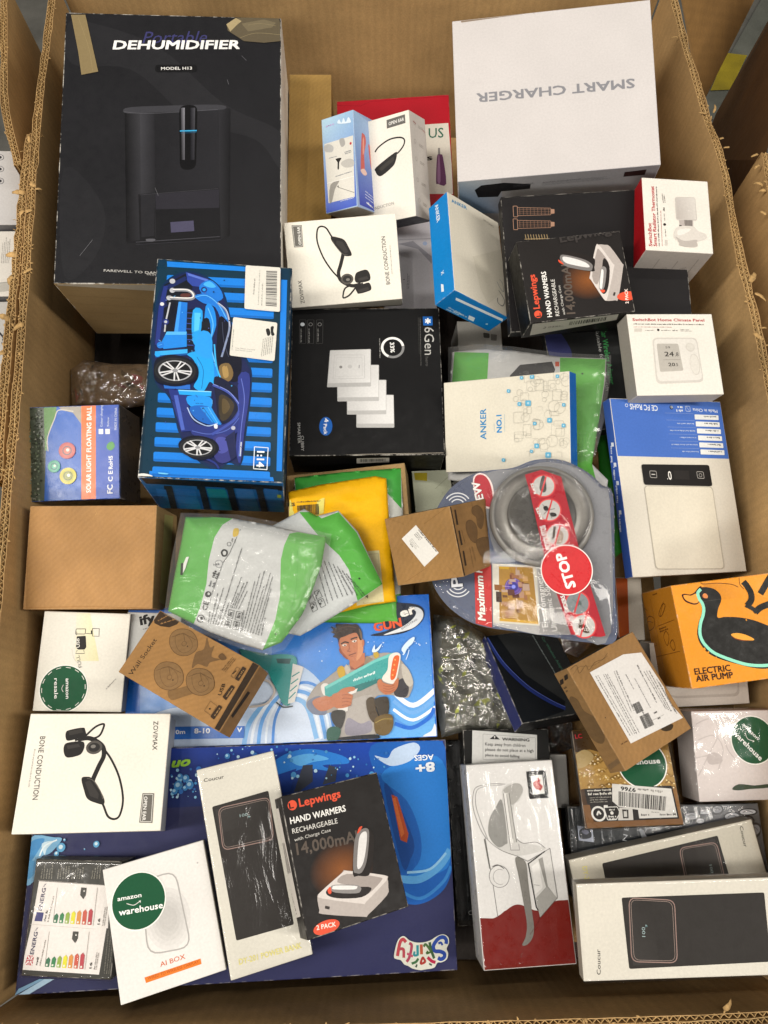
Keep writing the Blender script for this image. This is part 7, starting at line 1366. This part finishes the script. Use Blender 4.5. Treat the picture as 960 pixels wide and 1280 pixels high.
a.blob([(330, 330), (360, 300), (410, 300), (430, 330), (410, 380), (385, 410), (395, 560), (540, 602), (400, 640), (310, 600), (265, 540), (270, 460), (310, 400), (330, 370)], 'c6c4c0', 4); a.blob([(335, 330), (375, 302), (412, 300), (428, 330), (405, 375), (375, 400), (360, 360)], G2, 4); a.blob([(330, 380), (355, 560), (345, 585), (310, 598), (268, 545), (270, 470), (300, 410)], G1, 4)
a.poly([(336, 345), (362, 342), (398, 575), (366, 580)], 'dddbd7'); a.poly([(350, 345), (362, 343), (398, 575), (384, 578)], 'b9b7b2'); a.line([(336, 345), (366, 580)], .5, LN); a.line([(362, 343), (398, 575)], .5, LN); a.line([(350, 350), (380, 560)], .3, LN)
a.curve([(345, 302), (290, 300), (230, 308), (198, 330), (192, 400), (210, 470), (250, 550), (320, 610), (400, 640)], .4, LN); a.curve([(330, 306), (250, 312), (210, 335), (206, 400), (230, 480), (262, 560)], .35, LN); a.line([(250, 555), (285, 760), (310, 930)], .4, LN); a.line([(246, 560), (272, 700)], 1.0, '6a6864'); a.curve([(398, 560), (430, 580), (490, 575), (530, 600)], .4, LN); a.line([(366, 580), (370, 612), (412, 612), (408, 584)], .4, LN)
a.disc((316, 736), 9.5, 'd9d7d4', n=24); a.disc((316, 736), 9.5, LN, ring=.4, n=24); a.disc((320, 738), 6.5, LN, ring=.3, n=18, a0=60, a1=290); a.curve([(284, 690), (310, 682), (340, 700)], .7, LN)
a.blob([(392, 648), (440, 668), (452, 760), (470, 900), (480, 980), (470, 1030), (445, 1058), (424, 1058), (440, 1020), (446, 960), (430, 860), (408, 740)], '77746e', 5); a.line([(400, 640), (450, 665), (555, 604)], .5, LN); a.poly([(456, 672), (530, 620), (552, 606), (560, 640), (585, 830), (508, 930), (490, 840)], 'cfcdc9'); a.poly([(468, 690), (500, 665), (520, 790), (486, 820)], 'e2e0dc'); a.poly([(500, 655), (520, 645), (545, 782), (586, 836), (508, 930), (488, 838), (536, 786)], '8d8b86'); a.poly([(488, 838), (540, 784), (588, 836), (508, 930)], 'a19f9a'); a.line([(452, 672), (490, 880), (500, 896)], 1.1, '2a2826'); a.line([(456, 674), (530, 618)], 1.0, '2a2826'); a.curve([(555, 604), (560, 640), (590, 835)], .4, LN); a.line([(508, 930), (590, 836)], .4, LN); a.line([(508, 930), (500, 950), (460, 1010)], .3, '5a1410'); a.line([(480, 775), (505, 778)], .3, LN)
a.poly([(442, 242), (532, 236), (550, 366), (458, 372)], '1b1a19'); a.poly([(464, 262), (518, 257), (530, 346), (474, 350)], 'e2e0dc'); a.poly([(474, 300), (496, 270), (512, 282), (504, 296), (522, 312), (510, 332), (486, 322)], 'a83228')
c.done(('clear_film', 1.2, 1.6))
c = Carton('whitesliver', 'white_box', 'blank white box end showing between the dispenser box and the fairy light box', 'box', 'b9b7b2', None, 'satin', .2); c.done()
# --- fairy lights
c = Carton('lights', 'fairy_light_box', 'gold and black fairy light box with a white barcode label reading 9766', 'box', '6a4c24', {'L': '4a4846', 'F': '3a2a1a', 'R': '5a4428'}, 'gloss', .3)
a = c.art(); a.zoom(695, 820, 5.12)
a.grad([(85, 480), (700, 420), (830, 1100), (180, 1110)], ['2a1c14', '8a6a30', '8a5a2c', '4a3018'], 10); a.blob([(110, 660), (200, 600), (330, 620), (700, 600), (760, 700), (790, 880), (760, 840), (180, 850), (140, 880)], 'a98445', 5); random.seed(2)
for k in range(160):
    x, y = random.uniform(120, 760), random.uniform(620, 850); a.curve([(x - 22, y + 6), (x, y - 8), (x + 20, y + 5)], random.uniform(.5, 1.2), random.choice(('8f6c32', 'c9a35c', '7a5824', 'b8924c'))); a.disc((x, y), random.uniform(.3, 1.0), random.choice(('f0dca0', 'e8cc8a', 'fbeecb')), n=7); a.lv = min(a.lv, 50)
a.lv = 52; a.blob([(110, 650), (180, 600), (240, 640), (200, 700), (130, 720)], 'b59c6a', 4); a.text('LC', (125, 530), (168, 525), 'b8303a', h=.6, bold=.04)
a.rr([(180, 852), (740, 830), (790, 1050), (252, 1062), (200, 950)], 2, '1b1614'); a.rr([(170, 955), (215, 952), (240, 1062), (820, 1040), (826, 1092), (200, 1100)], 1, '7a5430')
a.greek((200, 868), (352, 862), 1.8, 'd8d4ca'); a.greek((205, 892), (352, 886), 2.2, 'd8d4ca'); a.greek((215, 912), (352, 906), 1.2, '9a968c', 3)
a.disc((272, 1010), 6.2, 'e6e4de', ring=1.8, n=20); a.curve([(262, 1020), (272, 996), (286, 1014)], 1.6, 'e6e4de'); a.rrline([(305, 968), (392, 966), (408, 1004), (385, 1048), (330, 1050)], 1, .7, 'e6e4de'); a.rr([(305, 955), (330, 955), (330, 972), (305, 972)], .4, 'e6e4de'); a.disc((357, 1005), 1.6, 'e6e4de', n=10); a.greek((340, 990), (376, 988), 1.4, 'e6e4de'); a.greek((336, 1034), (384, 1032), 1.8, 'e6e4de', 2, 1.2); a.poly([(405, 970), (488, 976), (494, 1050), (396, 1052)], 'cfccc6'); a.poly([(422, 982), (462, 984), (464, 1040), (428, 1040)], '3a3632'); a.poly([(432, 994), (452, 995), (454, 1030), (434, 1030)], 'cfccc6')
g = c.art('T', 'green_sticker', 'satin', 56); g.zoom(695, 820, 5.12); Pp = amazon_sticker(g, (550, 690), 24, (1, -.06), 0); g.text('warehouse', Pp(-.80, .02), Pp(.74, .02), 'fbfaf6', h=.135, bold=.025)
l = c.art('T', 'barcode_label', 'label', 60, 'white barcode label with digits 9766'); l.zoom(695, 820, 5.12); l.poly([(358, 818), (736, 850), (776, 1032), (532, 1040), (524, 985), (400, 965), (360, 930)], 'd9d6d0'); l.bars([(704, 900), (396, 866), (396, 958), (696, 992)], '26241f', 40); l.text('9766', (508, 846), (414, 836), '24221f', h=.26, bold=.045); l.greek((590, 852), (518, 848), 1.8, '66635c'); l.greek((680, 862), (600, 854), 2.4, '99968f'); l.greek((545, 1024), (596, 1022), 2.0, '3a3834'); l.greek((664, 1022), (764, 1020), 1.8, '3a3834'); l.greek((608, 1002), (660, 1004), .9, '77746e')
c.done(('clear_film', 2.2, 1.6))
# --- lilac white box
c = Carton('lilac', 'white_box', 'pale lilac white wrapped box with a round green sticker, at the right wall', 'box', 'd6ccc8', {'L': 'a8a09c', 'F': '9a928e'}, 'satin', .2)
a = c.art(); a.zoom(690, 880, 3.556); 
for pts in ([(640, 90), (680, 70), (740, 60), (800, 70)], [(650, 160), (720, 140), (760, 200), (740, 290)], [(720, 60), (740, 130), (700, 220), (650, 320)], [(820, 250), (780, 200), (760, 120), (780, 60)], [(640, 240), (700, 230), (760, 250)]): a.curve(pts, 1.2, 'c2b8b4')
a.blob([(690, 230), (720, 215), (750, 230), (754, 260), (700, 268)], 'bdb3af', 4); a.blob([(800, 378), (830, 356), (900, 362), (960, 356), (960, 372), (880, 378), (830, 384)], '3a4838', 3)
b = c.art('T', 'green_sticker', 'satin', 14); b.zoom(690, 880, 3.556); warehouse(b, (893, 160), 24, (1, 1)); c.done(('clear_film', 1.4, 2.4))
# --- engine / car tool box
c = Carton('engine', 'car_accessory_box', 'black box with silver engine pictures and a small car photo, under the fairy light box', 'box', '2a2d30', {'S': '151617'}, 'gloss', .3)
a = c.art(); a.zoom(690, 880, 3.556); a.grad([(580, 440), (940, 440), (960, 700), (600, 640)], ['55565a', '6b6c70', '4a4b4f', '3a3b3f'], 6); random.seed(8)
for (x, y, w, h, cc) in ((620, 500, 34, 20, 'a2a3a8'), (680, 480, 26, 14, 'c2c3c7'), (735, 470, 26, 20, '8b8c92'), (800, 500, 40, 18, 'b3b4b9'), (870, 480, 44, 14, 'c6c7cb'), (860, 520, 40, 22, '77787e'), (900, 560, 30, 30, '8d8e93'), (660, 520, 20, 14, 'd3d4d8')):
    a.blob([(x - w, y), (x - w * .5, y - h), (x + w * .6, y - h), (x + w, y), (x + w * .5, y + h), (x - w * .6, y + h)], '2a2b30', 4); a.blob([(x - w * .8, y), (x - w * .4, y - h * .7), (x + w * .5, y - h * .7), (x + w * .8, y), (x + w * .4, y + h * .6), (x - w * .5, y + h * .7)], cc, 4); a.curve([(x - w * .5, y + 2), (x, y - h * .4), (x + w * .5, y + 2)], .7, '55565c')
a.lv = 40; a.poly([(112, 540), (178, 552), (186, 614), (118, 606)], 'aab0c0'); a.blob([(122, 560), (150, 548), (170, 562), (174, 592), (140, 600), (122, 590)], '34363c', 3); a.blob([(130, 566), (150, 558), (164, 570), (150, 580)], '77798a', 3); a.text('E IN', (330, 545), (352, 640), 'b9bcc0', h=.2) if False else a.text('IN E', (330, 622), (340, 545), 'b9bcc0', h=.26, bold=.0); a.line([(388, 555), (420, 600)], 3, 'b9bcc0'); a.line([(395, 560), (410, 600)], 4, '8d9094')
[a.line([(84 + k * .5, 560 + 18 * k), (90 + k * .5, 561 + 18 * k)], 1.0, 'b3b6ba') for k in range(6)]; a.greek((226, 620), (222, 550), 1.8, '8d9094'); a.greek((268, 590), (264, 550), 1.8, '8d9094'); a.greek((100, 600), (94, 560), 1.8, '8d9094'); c.done(('clear_film', 1.2, 1.4))
# --- neighbours' boxes
for k, (txt, z) in enumerate((('nb1', 0), ('nb2', 1), ('nb3', 2))):
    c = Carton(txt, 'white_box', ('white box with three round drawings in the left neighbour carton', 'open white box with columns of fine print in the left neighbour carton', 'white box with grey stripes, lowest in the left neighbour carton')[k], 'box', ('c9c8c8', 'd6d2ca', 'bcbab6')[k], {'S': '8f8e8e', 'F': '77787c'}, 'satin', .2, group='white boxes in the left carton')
    a = c.art(); a.zoom(0, 160, 3.55)
    if k == 0: [a.disc((0, y), 4.6, '55565a', ring=.7, n=16) or a.disc((0, y), 2.2, '3a3b3e', n=12) for y in (130, 182, 235)]; a.poly([(-60, 60), (44, 90), (44, 110), (-60, 90)], 'dddcdc')
    if k == 1: [a.greek((8 + 8 * j, 600), (14 + 8 * j, 480 + random.uniform(0, 30)), 1.0, '77756f') for j in range(5)]; a.poly([(-40, 690), (60, 680), (58, 720), (-40, 735)], 'b3b0a8'); a.line([(-40, 692), (60, 682)], .6, '77756f')
    if k == 2: a.curve([(-10, 900), (30, 960), (10, 1060)], 2.4, '3a3b40'); a.greek((10, 960), (30, 860), 1.6, '4a4b4e'); a.blob([(-20, 1100), (20, 1110), (10, 1160), (-20, 1150)], '2a2b2e', 3)
    c.done()
# --- clear bags
stuffbag('clear_bag', 'shiny clear bag of yellow green goods right of the water blaster box', [(542, 768), (575, 772), (605, 792), (628, 830), (645, 872), (656, 905), (640, 915), (590, 912), (552, 922), (545, 880), (540, 820)], .83, '6a695c', (('4a4a3e', 22, 8, 20), ('84882a', 26, 5, 14), ('b5b5a6', 22, 4, 12), ('b4be3a', 18, 3, 9), ('3a3b32', 16, 4, 14)), 41)
stuffbag('bubble_bag', 'crinkled clear bag with a red streak between the solar light box and the black box', [(88, 462), (105, 450), (140, 455), (192, 455), (192, 505), (150, 512), (90, 508)], .85, '7d6246', (('8a3028', 8, 8, 16), ('a08a68', 14, 5, 12), ('4c3c28', 12, 5, 14)), 43, 10, 5)
stuffbag('foil_pouch', 'dark red foil pouch crumpled in the gap above the fairy light box', [(640, 870), (664, 890), (715, 880), (716, 935), (690, 945), (655, 915)], .865, '1c0e0e', (('5a181c', 14, 3, 9), ('0f0a0a', 14, 4, 10)), 47, 8, 5, cat='pouch')
stuffbag('foil_pouch', 'narrow dark red foil strip beside the clear bag of green goods', [(624, 852), (632, 850), (654, 905), (640, 910)], .826, '4a1418', (('7a2028', 8, 2, 5),), 48, 4, 3, cat='pouch')
stuffbag('foil_pouch', 'small brown foil scrap above the brown box with the shipping label', [(700, 795), (730, 792), (745, 800), (722, 822), (705, 815)], .80, '3a2418', (('6a4a30', 8, 3, 8), ('5a1a18', 6, 2, 5)), 49, 4, 3, cat='pouch')
# buried cartons in the deeper gaps
for key, lab in (('deep1', 'dark carton deep in the gap beside the big black box'), ('deep2', 'brown carton deep under the clear bag near the middle'), ('deep3', 'brown carton deep in the lower right gap'), ('deep4', 'black carton low under the silver box'), ('deep5', 'black carton low in the bottom centre gap')):
    c = Carton(key, 'buried_carton', lab, 'box', '2a2420' if 'dark' in lab or 'black' in lab else '8a6c42', None, 'kraft', .3); c.done()
